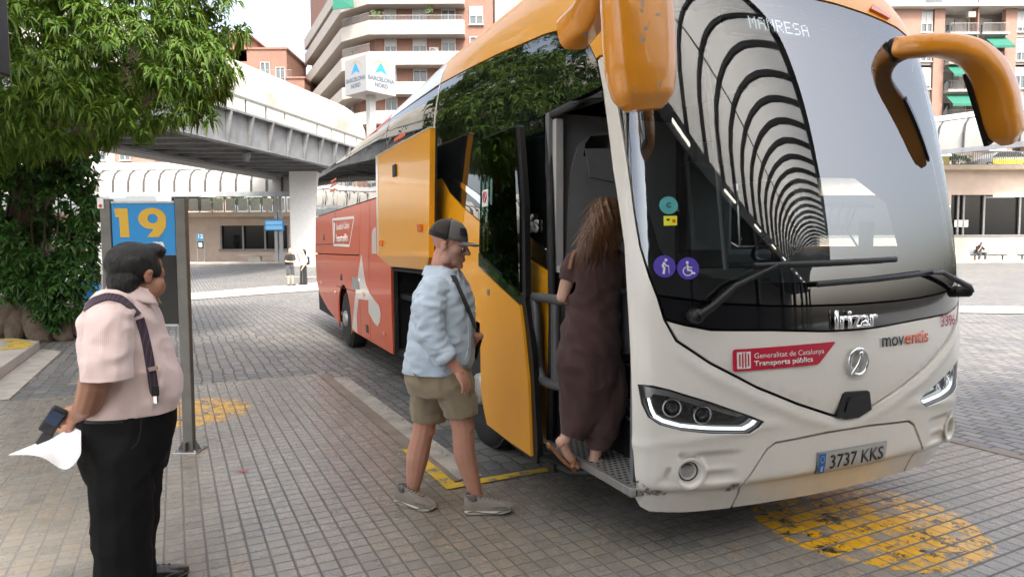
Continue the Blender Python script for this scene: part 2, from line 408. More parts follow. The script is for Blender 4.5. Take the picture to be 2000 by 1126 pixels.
b = MB(); b.sheet([[cq(q, s, 4.8) for q in (-4.7, .1)] for s in (-.8, 62)]); b.build('hall_ceiling', M['hall_dark'], canopy)
for s in np.arange(3.5, 58, 5.2):
    b = MB(); b.box((0, 0, 0), (1.5, .08, .06), Matrix.Rotation(math.atan2(CAX.y, CAX.x), 3, 'Z')); o = b.build('tube_lamp', M['hall_lamp'] if 'hall_lamp' in M else M.setdefault('hall_lamp', emission('hall_lamp', (1, .95, .82), 1.6)), canopy); o.location = cq(.32, s, 5.0)
for s in np.arange(-24, 62, 9.3):
    b = MB(); p = cq(.1, s, 0); b.box((p.x, p.y, 2.4), (.3, .3, 4.8), None); b.build('column', M['rib'], canopy) if abs(s) > 2.5 else None
b = MB(); b.box((0, 0, 2.38), (62.8, .3, 4.76)); o = b.build('canopy_back_wall', M['hall_dark']); o.location = cq(-4.35, 30.6, 0); o.rotation_euler = (0, 0, math.atan2(CAX.y, CAX.x))
tag(o, 'dark hall wall behind the vaulted platform canopy', 'wall')

# hanging departures screen whose edge shows at the top left
t = thing('hanging_screen', 'dark hanging display seen edge-on at the top left corner beside the tree', 'screen', atY(-6, 150, 3.4))
M['screen_dark'] = mat('screen_dark', (.02, .035, .075), .25, var=.1)
b = MB(); b.box((-.42, 0, .34), (.90, .12, .66), bev=.01); b.build('casing', M['black_plastic'], t)
b = MB(); b.box((-.42, -.066, .34), (.82, .008, .58)); b.build('display', M['screen_dark'], t)
b = MB(); b.tube([(-.2, 0, .66), (-.2, 0, 3.6)], .025); b.tube([(-.64, 0, .66), (-.64, 0, 3.6)], .025); b.build('hanger', M['dark_metal'], t)

# ================================================================== far walls, canopies, bridge
M['render_pink'] = mat('render_pink', (.50, .40, .33), .85, var=.08, vscale=1.2, dirt=((.36, .28, .22), .8, .58, .5))
M['render_lip'] = mat('render_lip', (.52, .43, .33), .8, var=.1, vscale=1.5, dirt=((.3, .22, .16), 1.2, .55, .5))
def stone_mat():
    t = NT('rubble_stone'); c = t.coord('World', (1, 1, 1.3))
    v = t.n('ShaderNodeTexVoronoi', Vector=c, Scale=1.9, Randomness=.9); v.feature = 'DISTANCE_TO_EDGE'
    v2 = t.n('ShaderNodeTexVoronoi', Vector=c, Scale=1.9, Randomness=.9)
    base = t.mix(t.noise(c, 3, 4), t.ramp(t.sep(v2.outputs[1])[0], [(0, (.42, .33, .25)), (1, (.54, .46, .38))]), (.36, .29, .23))
    col = t.mix(t.ramp(v.outputs[0], [(.02, (1, 1, 1)), (.06, (0, 0, 0))]), base, (.24, .2, .16))
    t.bsdf(Base__Color=col, Roughness=.9, Normal=t.bump(t.ramp(v.outputs[0], [(0, (0,) * 3), (.12, (1,) * 3)]), .6, .05)); return t.m
M['stone'] = stone_mat()
M['darkglass'] = glassy('darkglass', (.1, .1, .1), 1.5, .02, see=False, base=(.012, .013, .015))
M['winframe'] = mat('winframe', (.22, .22, .21), .5, .4)
M['translucent'] = mat('translucent', (.44, .425, .39), .55, var=.05, vscale=.8, dirt=((.5, .42, .32), .7, .6, .35))
M['whiteroof'] = mat('whiteroof', (.46, .455, .44), .6, var=.04)
M['lamp'] = emission('lamp', (1, .98, .92), 3.0)

def Lx(px, Y): return (px - 1000) / FPX * Y
def Zy(px, py, Y): return atY(px, py, Y).z

# ---- left retaining wall with its windows
YW = 52.0; gz = relief(0, YW) - .1
t = thing('retaining_wall', 'pale rendered wall with a dark window band behind the far bus bays', 'wall', (0, 0, 0))
x0, x1 = Lx(356, YW), Lx(660, YW); zt = Zy(450, 424, YW)
wx0, wx1 = Lx(432, YW), Lx(566, YW); wz0, wz1 = Zy(500, 486, YW), Zy(500, 440, YW)
b = MB()
b.box(((x0 + wx0) / 2, YW + .2, (gz + zt) / 2), (wx0 - x0, .4, zt - gz)); b.box(((x1 + wx1) / 2, YW + .2, (gz + zt) / 2), (x1 - wx1, .4, zt - gz))
b.box(((wx0 + wx1) / 2, YW + .2, (gz + wz0) / 2), (wx1 - wx0, .4, wz0 - gz)); b.box(((wx0 + wx1) / 2, YW + .2, (wz1 + zt) / 2), (wx1 - wx0, .4, zt - wz1))
b.build('wall', M['render_pink'], t)
b = MB(); b.box(((x0 + x1) / 2, YW - .05, zt + .18), (x1 - x0 + .4, 1.0, .36)); b.build('ledge', M['render_lip'], t)
b = MB(); b.box(((wx0 + wx1) / 2, YW + .3, (wz0 + wz1) / 2), (wx1 - wx0 - .02, .05, wz1 - wz0 - .02)); wn_ = b.build('window_band', M['darkglass'], t)
b = MB()
for px in (433, 476, 519, 564): b.box((Lx(px, YW), YW + .1, (wz0 + wz1) / 2), (.12, .12, wz1 - wz0))
b.box(((wx0 + wx1) / 2, YW - .03, wz0 - .06), (wx1 - wx0 + .2, .2, .12)); b.build('frame', M['winframe'], wn_)
t = thing('stone_wall', 'rough rubble stone wall beside the pale rendered wall', 'wall', (0, 0, 0))
b = MB(); xs0 = Lx(60, YW); b.box(((xs0 + x0) / 2 - .02, YW + .35, (gz + zt) / 2 + .1), (x0 - xs0, .5, zt - gz + .2)); b.build('wall', M['stone'], t)
b = MB(); b.box(((xs0 + x0) / 2, YW + .3, zt + .3), (x0 - xs0, .8, .2)); b.build('coping', M['render_lip'], t)
struct(flat('upper_street', [Vector((-70, YW + .4, 0)), Vector((-6, YW + .4, 0)), Vector((-6, 100, 0)), Vector((-70, 100, 0))], M['pavement'], zt + .3))
struct(flat('far_pavement', [Vector((-60, YW - 4.2, 0)), Vector((-12, YW - 4.2, 0)), Vector((-12, YW + .1, 0)), Vector((-60, YW + .1, 0))], M['pavement'], relief(0, YW) + .12, .5))
# upper railing with glass panels
M['railglass'] = mat('railglass', (.62, .64, .6), .3, var=.1)
t = thing('glass_railing', 'light railing with panels along the upper street above the pale wall', 'railing', (0, 0, 0))
zr = zt + .36
for i, px in enumerate(range(345, 600, 24)):
    b = MB(); b.box((Lx(px, YW), YW + .1, zr + .65), (.07, .07, 1.3)); b.build('post', M['winframe'], t)
    b = MB(); b.box((Lx(px + 12, YW), YW + .1, zr + .62), (Lx(px + 21, YW) - Lx(px + 3, YW), .03, .95)); b.build('panel', M['railglass'], t)
b = MB(); b.beam((Lx(345, YW), YW + .1, zr + 1.3), (Lx(600, YW), YW + .1, zr + 1.3), .08, .06); b.build('handrail', M['winframe'], t)
# white van and pale kiosk on the upper street
t = thing('pale_kiosk', 'pale rendered kiosk with a wide shop window on the upper street', 'kiosk', (Lx(385, 60), 60, zt + .3))
b = MB(); b.box((0, 0, 1.5), (5.2, 3, 3.0)); b.build('wall', M['render_pink'], t)
b = MB(); b.box((.4, -1.53, 1.4), (3.4, .05, 1.6)); b.build('window', M['darkglass'], t)
b = MB(); b.box((0, 0, 3.1), (5.6, 3.4, .2)); b.build('roof', M['whiteroof'], t)

# ---- bench, sign 12, departure screen, barrier
t = thing('stone_bench', 'low grey bench slab under the dark window band', 'bench', (Lx(499, 50), 50, relief(0, 50) + .06))
b = MB(); b.box((0, 0, .5), (2.3, .5, .12), bev=.02); b.build('seat', M['concrete'], t)
b = MB(); b.box((0, 0, .22), (.9, .36, .44)); b.build('base', M['concrete'], t)

M['sign_blue'] = mat('sign_blue', (.012, .25, .60), .35, var=.03)
M['sign_cyan'] = mat('sign_cyan', (.03, .33, .55), .35, var=.03)
M['sign_yellow'] = mat('sign_yellow', (.66, .40, .03), .45, var=.04)
M['poster_black'] = mat('poster_black', (.012, .012, .013), .22, var=.2, vscale=3)
def text_mesh(s, size, off=0.0, ext=.0, space=1.0, shear=0.0, align='CENTER'):
    cu = bpy.data.curves.new('lettering', 'FONT'); cu.body = s; cu.size = size; cu.offset = off; cu.extrude = ext; cu.space_character = space; cu.shear = shear
    cu.align_x = align; cu.align_y = 'CENTER'; cu.resolution_u = 4
    o = bpy.data.objects.new('lettering', cu); COL.objects.link(o)
    dg = bpy.context.evaluated_depsgraph_get(); me = bpy.data.meshes.new_from_object(o.evaluated_get(dg))
    bpy.data.objects.remove(o); bpy.data.curves.remove(cu); return me
def text(name, s, size, mat_, parent, fn, off=0.0, ext=.0, space=1.0, shear=0.0, align='CENTER'):
    me = text_mesh(s, size, off, ext, space, shear, align)
    for v in me.vertices: v.co = fn(v.co.x, v.co.y, v.co.z)
    me.materials.clear(); me.materials.append(mat_); me.name = name
    o = bpy.data.objects.new(name, me); COL.objects.link(o); o.parent = parent; return o

Y12 = 49.0; zg = relief(0, Y12) + .1
t = thing('bay_sign', 'small blue bay sign reading 12 on thin posts by the pale wall', 'sign', (Lx(393.5, Y12), Y12, zg))
for sx in (-.24, .24):
    b = MB(); b.box((sx, .03, 1.05), (.06, .06, 2.1)); b.build('post', M['steel'], t)
b = MB(); b.box((0, 0, 1.82), (.44, .05, .56)); p12 = b.build('panel', M['sign_cyan'], t)
text('number', '12', .42, M['sign_white'], p12, lambda x, y, z: Vector((x, -.03, 1.86 + y)), off=.012)
b = MB(); b.box((0, 0, 1.26), (.44, .05, .5)); b.build('poster_panel', M['poster_black'], t)
b = MB(); b.box((0, -.03, 1.26), (.28, .01, .34)); b.build('notice', M['sign_white'], t)

t = thing('departure_screen', 'small blue departures display on a grey twin post by the bench', 'screen', (Lx(546, 49), 49, relief(0, 49)))
for sx in (-.16, .18):
    b = MB(); b.box((sx, 0, 2.5), (.22, .2, 5.0)); b.build('post', M['grey_paint'], t)
M['screen_blue'] = mat('screen_blue', (.10, .22, .34), .3, var=.1, emit=((.10, .26, .42), .35))
b = MB(); b.box((-.22, -.2, 2.75), (1.36, .14, .78), bev=.02); b.build('casing', M['sign_blue'], t)
b = MB()
for k in range(2): b.box((-.22, -.28, 2.58 + .34 * k), (1.22, .02, .28))
b.build('display', M['screen_blue'], t)
t = thing('crowd_barrier', 'yellow tubular crowd barrier beside the white pylon', 'barrier', (Lx(640, 40), 40, relief(0, 40)))
M['yellow_tube'] = mat('yellow_tube', (.72, .52, .10), .5)
b = MB()
for z in (.25, 1.05): b.tube([(-.75, 0, z), (.75, 0, z)], .03)
for k in range(9): b.tube([(-.75 + k * .1875, 0, .25), (-.75 + k * .1875, 0, 1.05)], .022)
b.build('frame', M['yellow_tube'], t)
for sx in (-.6, .6):
    b = MB(); b.tube([(sx, -.3, 0), (sx, 0, .3), (sx, .3, 0)], .025); b.build('foot', M['yellow_tube'], t)

# ---- translucent vaulted canopies over the far bays
def far_canopy(A, B, label, posts, zb=5.55, zt=7.2, deep=2.6, step=1.05, roof=True):
    A = Vector((*A, 0)); B = Vector((*B, 0)); d = (B - A); L = d.length; d.normalize(); n = Vector((-d.y, d.x, 0))
    if n.y < 0: n = -n
    t = thing('vaulted_canopy', label, 'canopy', (0, 0, 0))
    prof = [(0, zb), (.05, zb + .45 * (zt - zb)), (.3, zb + .75 * (zt - zb)), (.8, zb + .93 * (zt - zb)), (1.6, zt)]
    b = MB(); b.sheet([[A + d * s + n * q + Vector((0, 0, z)) for q, z in prof] for s in np.linspace(0, L, 12)])
    o = b.build('vault', M['translucent'], t)
    for s in np.arange(0.05, L, step):
        b = MB()
        for i in range(len(prof) - 1): b.beam(A + d * s + n * (prof[i][0] - .04) + Vector((0, 0, prof[i][1])), A + d * s + n * (prof[i + 1][0] - .04) + Vector((0, 0, prof[i + 1][1])), .11, .12)
        b.build('rib', M['dark_metal'], t)
    b = MB(); b.beam(A + Vector((0, 0, zb - .16)), B + Vector((0, 0, zb - .16)), .35, .32); b.build('eave_beam', M['grey_paint'], t)
    b = MB(); b.beam(A + n * 1.6 + Vector((0, 0, zt)), B + n * 1.6 + Vector((0, 0, zt)), .16, .16); b.build('ridge_beam', M['winframe'], t)
    b = MB(); b.sheet([[A + d * s + n * q + Vector((0, 0, z)) for q, z in ((1.7, zt + .05), (2.8, zt + .65), (4.5, zt + .95), (6.5, zt + .6))] for s in (0, L)]); b.build('upper_roof', M['whiteroof'], t)
    for s in posts:
        p = A + d * s + n * .5; b = MB(); b.box((p.x, p.y, (zb + .3) / 2), (.28, .28, zb - .3)); b.build('post', M['grey_paint'], t)
    for s in np.arange(1.5, L - 1, 3.2):
        b = MB(); p = A + d * s + n * 1.2; b.box((p.x, p.y, zb - .2), (1.1, .12, .08)); b.build('tube_lamp', M['lamp'], t)
far_canopy((-42, 46), (Lx(578, 46), 46), 'white ribbed vault canopy over the far bays left of the bus', (13.5,))
A_ = Vector((Lx(1775, 47.5), 47.5)); B_ = Vector((Lx(2080, 40.5), 40.5))
far_canopy(A_, B_, 'white ribbed vault canopy seen right of the bus windscreen', (), zb=8.15, zt=10.3, step=1.55)

# ---- right retaining wall, window band, street above
YR = 48.0; gr = relief(0, YR) - .1
xr0, xr1 = Lx(1600, YR), Lx(2160, YR)
t = thing('retaining_wall', 'beige rendered wall with a long dark glazed waiting room right of the bus', 'wall', (0, 0, 0))
z_a, z_b = Zy(1925, 460, YR), Zy(1925, 380, YR); z_t = Zy(1925, 331, YR)
b = MB(); b.box(((xr0 + xr1) / 2, YR + .2, (gr + z_a) / 2), (xr1 - xr0, .4, z_a - gr)); b.box(((xr0 + xr1) / 2, YR + .2, (z_b + z_t) / 2), (xr1 - xr0, .4, z_t - z_b))
b.box((Lx(1849, YR), YR + .2, (z_a + z_b) / 2), (.35, .4, z_b - z_a)); b.build('wall', M['render_pink'], t)
b = MB(); b.box(((xr0 + xr1) / 2, YR - .1, z_t + .1), (xr1 - xr0, 1.2, .3)); b.build('ledge', M['render_lip'], t)
b = MB(); b.box(((xr0 + xr1) / 2, YR + .5, (z_a + z_b) / 2), (xr1 - xr0, .06, z_b - z_a)); wn_ = b.build('window_band', M['darkglass'], t)
b = MB()
for px in (1873, 1884, 1924, 1994, 2060): b.box((Lx(px, YR), YR + .35, (z_a + z_b) / 2), (.13, .14, z_b - z_a))
b.box(((xr0 + xr1) / 2, YR + .1, z_a), (xr1 - xr0, .3, .14)); b.build('frame', M['winframe'], wn_)
b = MB(); b.box((Lx(1880, YR), YR + .3, Zy(1880, 436, YR)), (1.0, .03, .5)); b.build('notice', M['railglass'], wn_)
b = MB(); b.box((Lx(1965, YR), YR - .05, z_b - .12), (2.2, .1, .08)); b.build('tube_lamp', M['lamp'], t)
struct(flat('upper_street', [Vector((xr0, YR + .4, 0)), Vector((xr1, YR + .4, 0)), Vector((xr1 + 10, 90, 0)), Vector((xr0, 90, 0))], M['pavement'], z_t + .1))
struct(flat('far_pavement', [Vector((xr0, YR - 3.6, 0)), Vector((xr1, YR - 3.6, 0)), Vector((xr1, YR + .1, 0)), Vector((xr0, YR + .1, 0))], M['pavement'], relief(0, YR) + .08, .4))
struct(flat('far_kerb', [Vector((xr0, YR - 3.9, 0)), Vector((xr1, YR - 3.9, 0)), Vector((xr1, YR - 3.6, 0)), Vector((xr0, YR - 3.6, 0))], M['strip_pale'], relief(0, YR) + .09, .4))
t = thing('street_railing', 'thin dark railing along the upper street in front of the taxi', 'railing', (0, 0, 0))
b = MB(); b.beam((Lx(1780, YR), YR, z_t + 1.25), (Lx(2060, YR), YR, z_t + 1.25), .06, .06); b.beam((Lx(1780, YR), YR, z_t + .35), (Lx(2060, YR), YR, z_t + .35), .05, .05); b.build('rail', M['winframe'], t)
b = MB()
for px in np.arange(1780, 2060, 4.2): b.box((Lx(px, YR), YR, z_t + .8), (.03, .03, .9))
b.build('baluster', M['winframe'], t)['kind'] = 'stuff'

# taxi, yellow lower half under a grey body
def car(name, label, cat, loc, rz, body, low, group=None):
    t = thing(name, label, cat, loc, rz, group)
    prof = [(-2.2, .35), (-2.22, .7), (-2.0, .88), (-1.35, .98), (-.75, 1.38), (.2, 1.47), (1.0, 1.38), (1.75, 1.0), (2.15, .92), (2.22, .6), (2.2, .35)]
    b = MB(); b.prism(prof, lambda u, v, h: Vector((u, h, v)), -.82, .82); o = b.build('body', M[body], t)
    o.modifiers.new('bevel', 'BEVEL').width = .06
    b = MB(); b.box((0, -.83, .62), (2.3, .03, .44)); b.build('door', M[low], t)
    b = MB(); b.prism([(-1.15, 1.0), (-.7, 1.33), (.15, 1.4), (.9, 1.32), (1.45, 1.02)], lambda u, v, h: Vector((u, h, v)), -.84, .84); b.build('window', M['darkglass'], t)
    for sx in (-1.35, 1.35):
        for sy in (-.78, .78):
            b = MB(); b.lathe([(.0, -.1), (.31, -.1), (.33, 0), (.31, .1), (0, .1)], (sx, sy, .33), (0, 1, 0)); wh = b.build('wheel', M['rubber'], t)
            b = MB(); b.lathe([(.0, -.105), (.2, -.105), (.2, .105), (0, .105)], (sx, sy, .33), (0, 1, 0)); b.build('rim', M['alu'], wh)
    return t
M['car_grey'] = mat('car_grey', (.32, .34, .37), .3, coat=.5); M['taxi_yellow'] = mat('taxi_yellow', (.72, .56, .03), .4, coat=.4)
car('taxi', 'silver grey taxi with yellow doors on the upper street behind the railing', 'taxi', (Lx(1945, 50.5), 50.5, z_t + .1), 0, 'car_grey', 'taxi_yellow')
b = MB(); b.box((0, 0, .9), (.75, .6, 1.8), bev=.08); b.box((0, -.31, 1.2), (.5, .04, .5)); o = b.build('yellow_bin', M['taxi_yellow']); o.location = (Lx(1834, 50), 50, z_t + .1); tag(o, 'tall yellow recycling bin behind the railing left of the taxi', 'bin')

# metal seats
def seat_row(px, n, label):
    t = thing('metal_seat_row', label, 'seats', (Lx(px, 45.5), 45.5, relief(0, 45.5) + .08), 0, 'metal seats by the waiting room')
    M_ = M['dark_metal']
    for k in range(n):
        b = MB(); b.sheet([[(k * .62 + x, y, z) for x in (.03, .57)] for (y, z) in ((-.42, .43), (-.1, .41), (.02, .46), (.10, .85))]); o = b.build('seat', M['grey_paint'], t); o.modifiers.new('s', 'SOLIDIFY').thickness = .03
    b = MB(); b.beam((0, -.1, .36), (n * .62, -.1, .36), .07, .07); b.build('rail', M_, t)
    for x in (.3, n * .62 - .3):
        b = MB(); b.box((x, -.1, .18), (.07, .07, .36)); b.box((x, -.1, .015), (.1, .5, .03)); b.build('leg', M_, t)
seat_row(1893, 4, 'row of grey metal seats where the hunched man sits')
seat_row(1985, 3, 'row of grey metal seats cut by the right picture edge')

# ---- elevated walkway
BD = Vector((.238, .971, 0)).normalized(); BP = Vector((BD.y, -BD.x, 0))
def bq(x0, s, z):            # x0: where the line would cross Y=0; s: distance along
    return Vector((x0, 0, z)) + BD * s
t = thing('elevated_walkway', 'grey steel girder footbridge under a stained white vaulted roof', 'bridge', (0, 0, 0))
XN, XF = -21.3, -27.2; S0, S1 = 2.0, 47.5
M['roof_stain'] = (lambda: None)
def stain():
    q = NT('stained_roof'); c = q.coord('World', rot=(0, 0, -math.atan2(BD.y, BD.x)), scale=(1.1, .10, .10))
    n = q.noise(c, 2.2, 6, .7); n2 = q.noise(q.coord('World'), .35, 3)
    base = q.mix(q.math('MULTIPLY', q.ramp(n, [(.42, (0,) * 3), (.68, (.75,) * 3)]), q.ramp(n2, [(.35, (.2,) * 3), (.6, (1,) * 3)])), (.38, .36, .32), (.17, .14, .105))
    q.bsdf(Base__Color=base, Roughness=.55); return q.m
M['roof_stain'] = stain(); M['girder_grey'] = mat('girder_grey', (.19, .195, .20), .5, .1, var=.15, vscale=1.2, dirt=((.10, .09, .08), 1.2, .52, .6))
b = MB(); b.beam(bq(XN, S0, 7.4), bq(XN, S1, 7.4), .06, 1.56); b.beam(bq(XN + .1, S0, 6.64), bq(XN + .1, S1, 6.64), .5, .08); b.beam(bq(XN + .1, S0, 8.2), bq(XN + .1, S1, 8.2), .55, .1); b.build('girder', M['girder_grey'], t)
b = MB(); b.beam(bq(XF, S0, 7.4), bq(XF, S1, 7.4), .06, 1.56); b.beam(bq(XF, S0, 6.62), bq(XF, S1, 6.62), .8, .14); b.build('girder', M['girder_grey'], t)
b = MB(); b.beam(bq((XN + XF) / 2, S0, 6.9), bq((XN + XF) / 2, S1, 6.9), abs(XF - XN) - .4, .05); b.build('deck_grille', M['black_plastic'], t)
for s in np.arange(S0 + .6, S1, 1.68):
    b = MB(); p = bq(XN, s, 7.4); 
    pts = [(.05, 8.15), (.42, 8.15), (.12, 6.7), (.05, 6.7)]
    b.prism(pts, lambda u, v, h: bq(XN, s, 0) + BP * u + BD * h + Vector((0, 0, v)), -.03, .03); b.build('stiffener', M['girder_grey'], t)
    b = MB(); b.beam(bq(XN, s, 6.72), bq(XF, s, 6.72), .14, .16); b.build('cross_beam', M['girder_grey'], t)
for s in np.arange(S0 + .3, S1, 1.68):
    b = MB(); b.beam(bq(XN + .12, s + .06, 8.6), bq(XN + .12, s + 1.60, 8.6), .05, .66); b.build('fascia_panel', M['translucent'], t)
b = MB(); b.beam(bq(XN + .1, S0, 8.98), bq(XN + .1, S1, 8.98), .12, .12); b.build('eave_rail', M['winframe'], t)
arc = [(XN + .1 + (XF - XN - .2) * (.5 - .5 * math.cos(a)), 9.0 + 2.7 * math.sin(a)) for a in np.linspace(0, math.pi, 13)]
b = MB(); b.sheet([[bq(x, s, z) for x, z in arc] for s in np.linspace(S0, S1, 20)]); b.build('vault_roof', M['roof_stain'], t)
b = MB(); b.beam(bq(XF - .3, S0, 6.45), bq(XF - .3, S1, 6.45), .3, .22); b.build('conduit', M['whiteroof'], t)
for s, xx in ((30, -24.5), (36, -22.3), (27, -26.6)):
    b = MB(); p = bq(xx, s, 6.5); b.lathe([(0, -.34), (.1, -.32), (.16, -.2), (.16, -.1), (.2, -.08), (.2, .1)], p); b.build('camera_dome', M['girder_grey'], t)
b = MB(); b.box((0, 0, 3.3), (1.75, 1.6, 6.6)); o = b.build('white_pylon', M['white_plain']); o.location = (Lx(603, 44), 44, 0); tag(o, 'broad white pylon carrying the footbridge behind the two pedestrians', 'pylon')

# ---- cube sign of the station
t = thing('station_cube_sign', 'white cube sign lettered BARCELONA NORD standing above the footbridge roof', 'sign', atY(724, 188, 50), R_(48))
cz = 1.25
b = MB(); b.box((0, 0, cz), (2.6, 2.6, 2.5)); M['cube_white'] = mat('cube_white', (.31, .31, .31), .6, var=.02); b.build('cube', M['cube_white'], t)
b = MB(); b.box((0, 0, -5), (.5, .5, 10)); b.build('mast', M['whiteroof'], t)
M['cyan_mark'] = mat('cyan_mark', (.02, .24, .42), .5, var=.02); M['grey_text'] = mat('grey_text', (.10, .12, .15), .5, var=.02); M['ochre'] = mat('ochre', (.36, .25, .05), .5, var=.02)
for side in (0, 1):
    def fm(x, y, z, sd=side):
        return Vector((x, -1.306, cz + y)) if sd == 1 else Vector((-1.306, -x, cz + y))
    b = MB(); b.add([fm(x, y, 0) for x, y in ((-.55, .1), (0, .95), (.55, .1), (0, .32))], [(0, 1, 2, 3)]); b.build('emblem', M['cyan_mark'], t)
    b = MB(); ring = [fm(.85 * math.cos(a), .12 + .92 * math.sin(a), 0) for a in np.linspace(.25, 2.4, 16)]; ring2 = [fm(.80 * math.cos(a), .12 + .86 * math.sin(a), 0) for a in np.linspace(.25, 2.4, 16)]
    b.sheet([ring, ring2], False); b.build('emblem_arc', M['ochre'], t)
    text('lettering', 'BARCELONA', .40, M['grey_text'], t, lambda x, y, z: fm(x, y - .28, z), off=.022); text('lettering', 'NORD', .40, M['grey_text'], t, lambda x, y, z: fm(x, y - .72, z), off=.022)

# ================================================================== apartment buildings
def brick_mat(name, c1, c2, mortar):
    t = NT(name); c = t.coord('Object'); q = t.sep(c)
    vec = t.n('ShaderNodeCombineXYZ', X=t.math('ADD', q[0], q[1]), Y=q[2])
    b = t.n('ShaderNodeTexBrick', Vector=vec, Color1=c1, Color2=c2, Mortar=mortar, Scale=1.0, Mortar__Size=.012, Brick__Width=.28, Row__Height=.09, Bias=-.1)
    col = t.mix(t.math('MULTIPLY', t.noise(c, .6, 4), .4), b.outputs[0], tuple(x * .75 for x in c1))
    t.bsdf(Base__Color=col, Roughness=.85); return t.m
M['brick'] = brick_mat('brick', (.24, .095, .065), (.30, .14, .095), (.32, .26, .215))
M['brick_pale'] = brick_mat('brick_pale', (.29, .14, .10), (.34, .18, .13), (.36, .30, .25))
M['shutter'] = mat('shutter', (.42, .42, .41), .5, var=.05, stretch=(1, 1, 12))
M['pane'] = glassy('pane', (.3, .3, .3), 1.55, .03, see=False, base=(.10, .12, .13))
M['stucco'] = mat('stucco', (.42, .385, .345), .8, var=.06, vscale=1.2, dirt=((.5, .42, .36), .8, .6, .4))
M['soffit'] = mat('soffit', (.34, .31, .28), .8, var=.05)
M['awning'] = mat('awning', (.01, .13, .085), .7, var=.08, vscale=8)
M['railing'] = mat('railing', (.30, .29, .28), .5, .3)
M['beige_wall'] = mat('beige_wall', (.40, .33, .27), .85, var=.07, vscale=.7)
M['plant'] = mat('plant', (.07, .13, .03), .6, var=.4, vscale=20)

_wcache = {}
def window(parent, x, y, z, w_, h, sh=.0, rz=0.0):
    key = (round(w_, 2), round(h, 2), round(sh, 2))
    if key not in _wcache:
        b = MB(); f = .08
        for (cx, cz, dx, dz) in ((0, h / 2 - f / 2, w_, f), (0, -h / 2 + f / 2, w_, f), (-w_ / 2 + f / 2, 0, f, h - 2 * f), (w_ / 2 - f / 2, 0, f, h - 2 * f), (0, 0, f, h - 2 * f)): b.box((cx, -.03, cz), (dx, .16, dz))
        b.box((0, -.06, -h / 2 - .05), (w_ + .2, .24, .1)); f_ = b.build('window', M['whiteroof'])
        b = MB(); b.box((0, .02, 0), (w_ - .16, .04, h - .16)); p_ = b.build('pane', M['pane'], f_)
        s_ = None
        if sh > 0: b = MB(); b.box((0, -.035, h / 2 - .08 - sh * h / 2), (w_ - .16, .05, sh * h)); s_ = b.build('shutter', M['shutter'], f_)
        _wcache[key] = (f_, p_, s_); f = f_; f.parent = parent
    else:
        f_, p_, s_ = _wcache[key]; f = f_.copy(); COL.objects.link(f); f.parent = parent
        for q in (p_, s_):
            if q: g = q.copy(); COL.objects.link(g); g.parent = f
    f.location = (x, y, z); f.rotation_euler = (0, 0, rz); return f

def railing(parent, pts, z, h=.95, step=.14, name='railing'):
    b = MB()
    for (x0, y0), (x1, y1) in zip(pts[:-1], pts[1:]):
        L = math.hypot(x1 - x0, y1 - y0)
        b.beam((x0, y0, z + h), (x1, y1, z + h), .05, .05); b.beam((x0, y0, z + .08), (x1, y1, z + .08), .04, .04)
        for k in range(int(L / step) + 1): f = k * step / L; b.box((x0 + (x1 - x0) * f, y0 + (y1 - y0) * f, z + h / 2), (.02, .02, h))
    return b.build(name, M['railing'], parent)

# ---- corner block in the middle with wrap-round balconies
YB = 70.0; k = YB / FPX; bx = lambda px: (px - 1000) * k
bz = lambda py, px=820: Zy(px, py, YB)
t = thing('apartment_building', 'tall brick corner apartment block with white wrap-round balconies behind the footbridge', 'building', (0, YB, 0))
ldir = Vector((-.46, .89, 0))
A0 = Vector((bx(705), 1.7, 0)); A1 = Vector((bx(742), 0, 0)); A2 = Vector((bx(966), 0, 0)); AL = A0 + ldir * 26
wallpoly = [(A0.x, A0.y), (A1.x, A1.y), (A2.x, A2.y), (A2.x, 26), (AL.x, AL.y)]
b = MB(); b.prism(wallpoly, lambda u, v, h: Vector((u, v, h)), 4, 46); b.build('wall', M['brick'], t)
b = MB(); b.box((bx(1024), .8, 25), (bx(1078) - bx(970), 1.6, 42)); b.build('side_wing', M['beige_wall'], t)
slabs = [(-46, -20), (-8, 18), (50, 76), (109, 134), (167, 190), (222, 246), (278, 300)]
outp = [tuple((A0 + ldir * 22 + Vector((-1.45, -.75, 0)))[:2]), (bx(672), .9), (bx(734), -1.5), (bx(912), -1.5), (bx(912), 0)]
inp = [tuple((A0 + ldir * 22)[:2]), (A0.x, A0.y), (A1.x, A1.y), (A2.x, A2.y)]
plan = outp + [(A1.x, 0.02), (A0.x + .02, A0.y)] + [inp[0]]
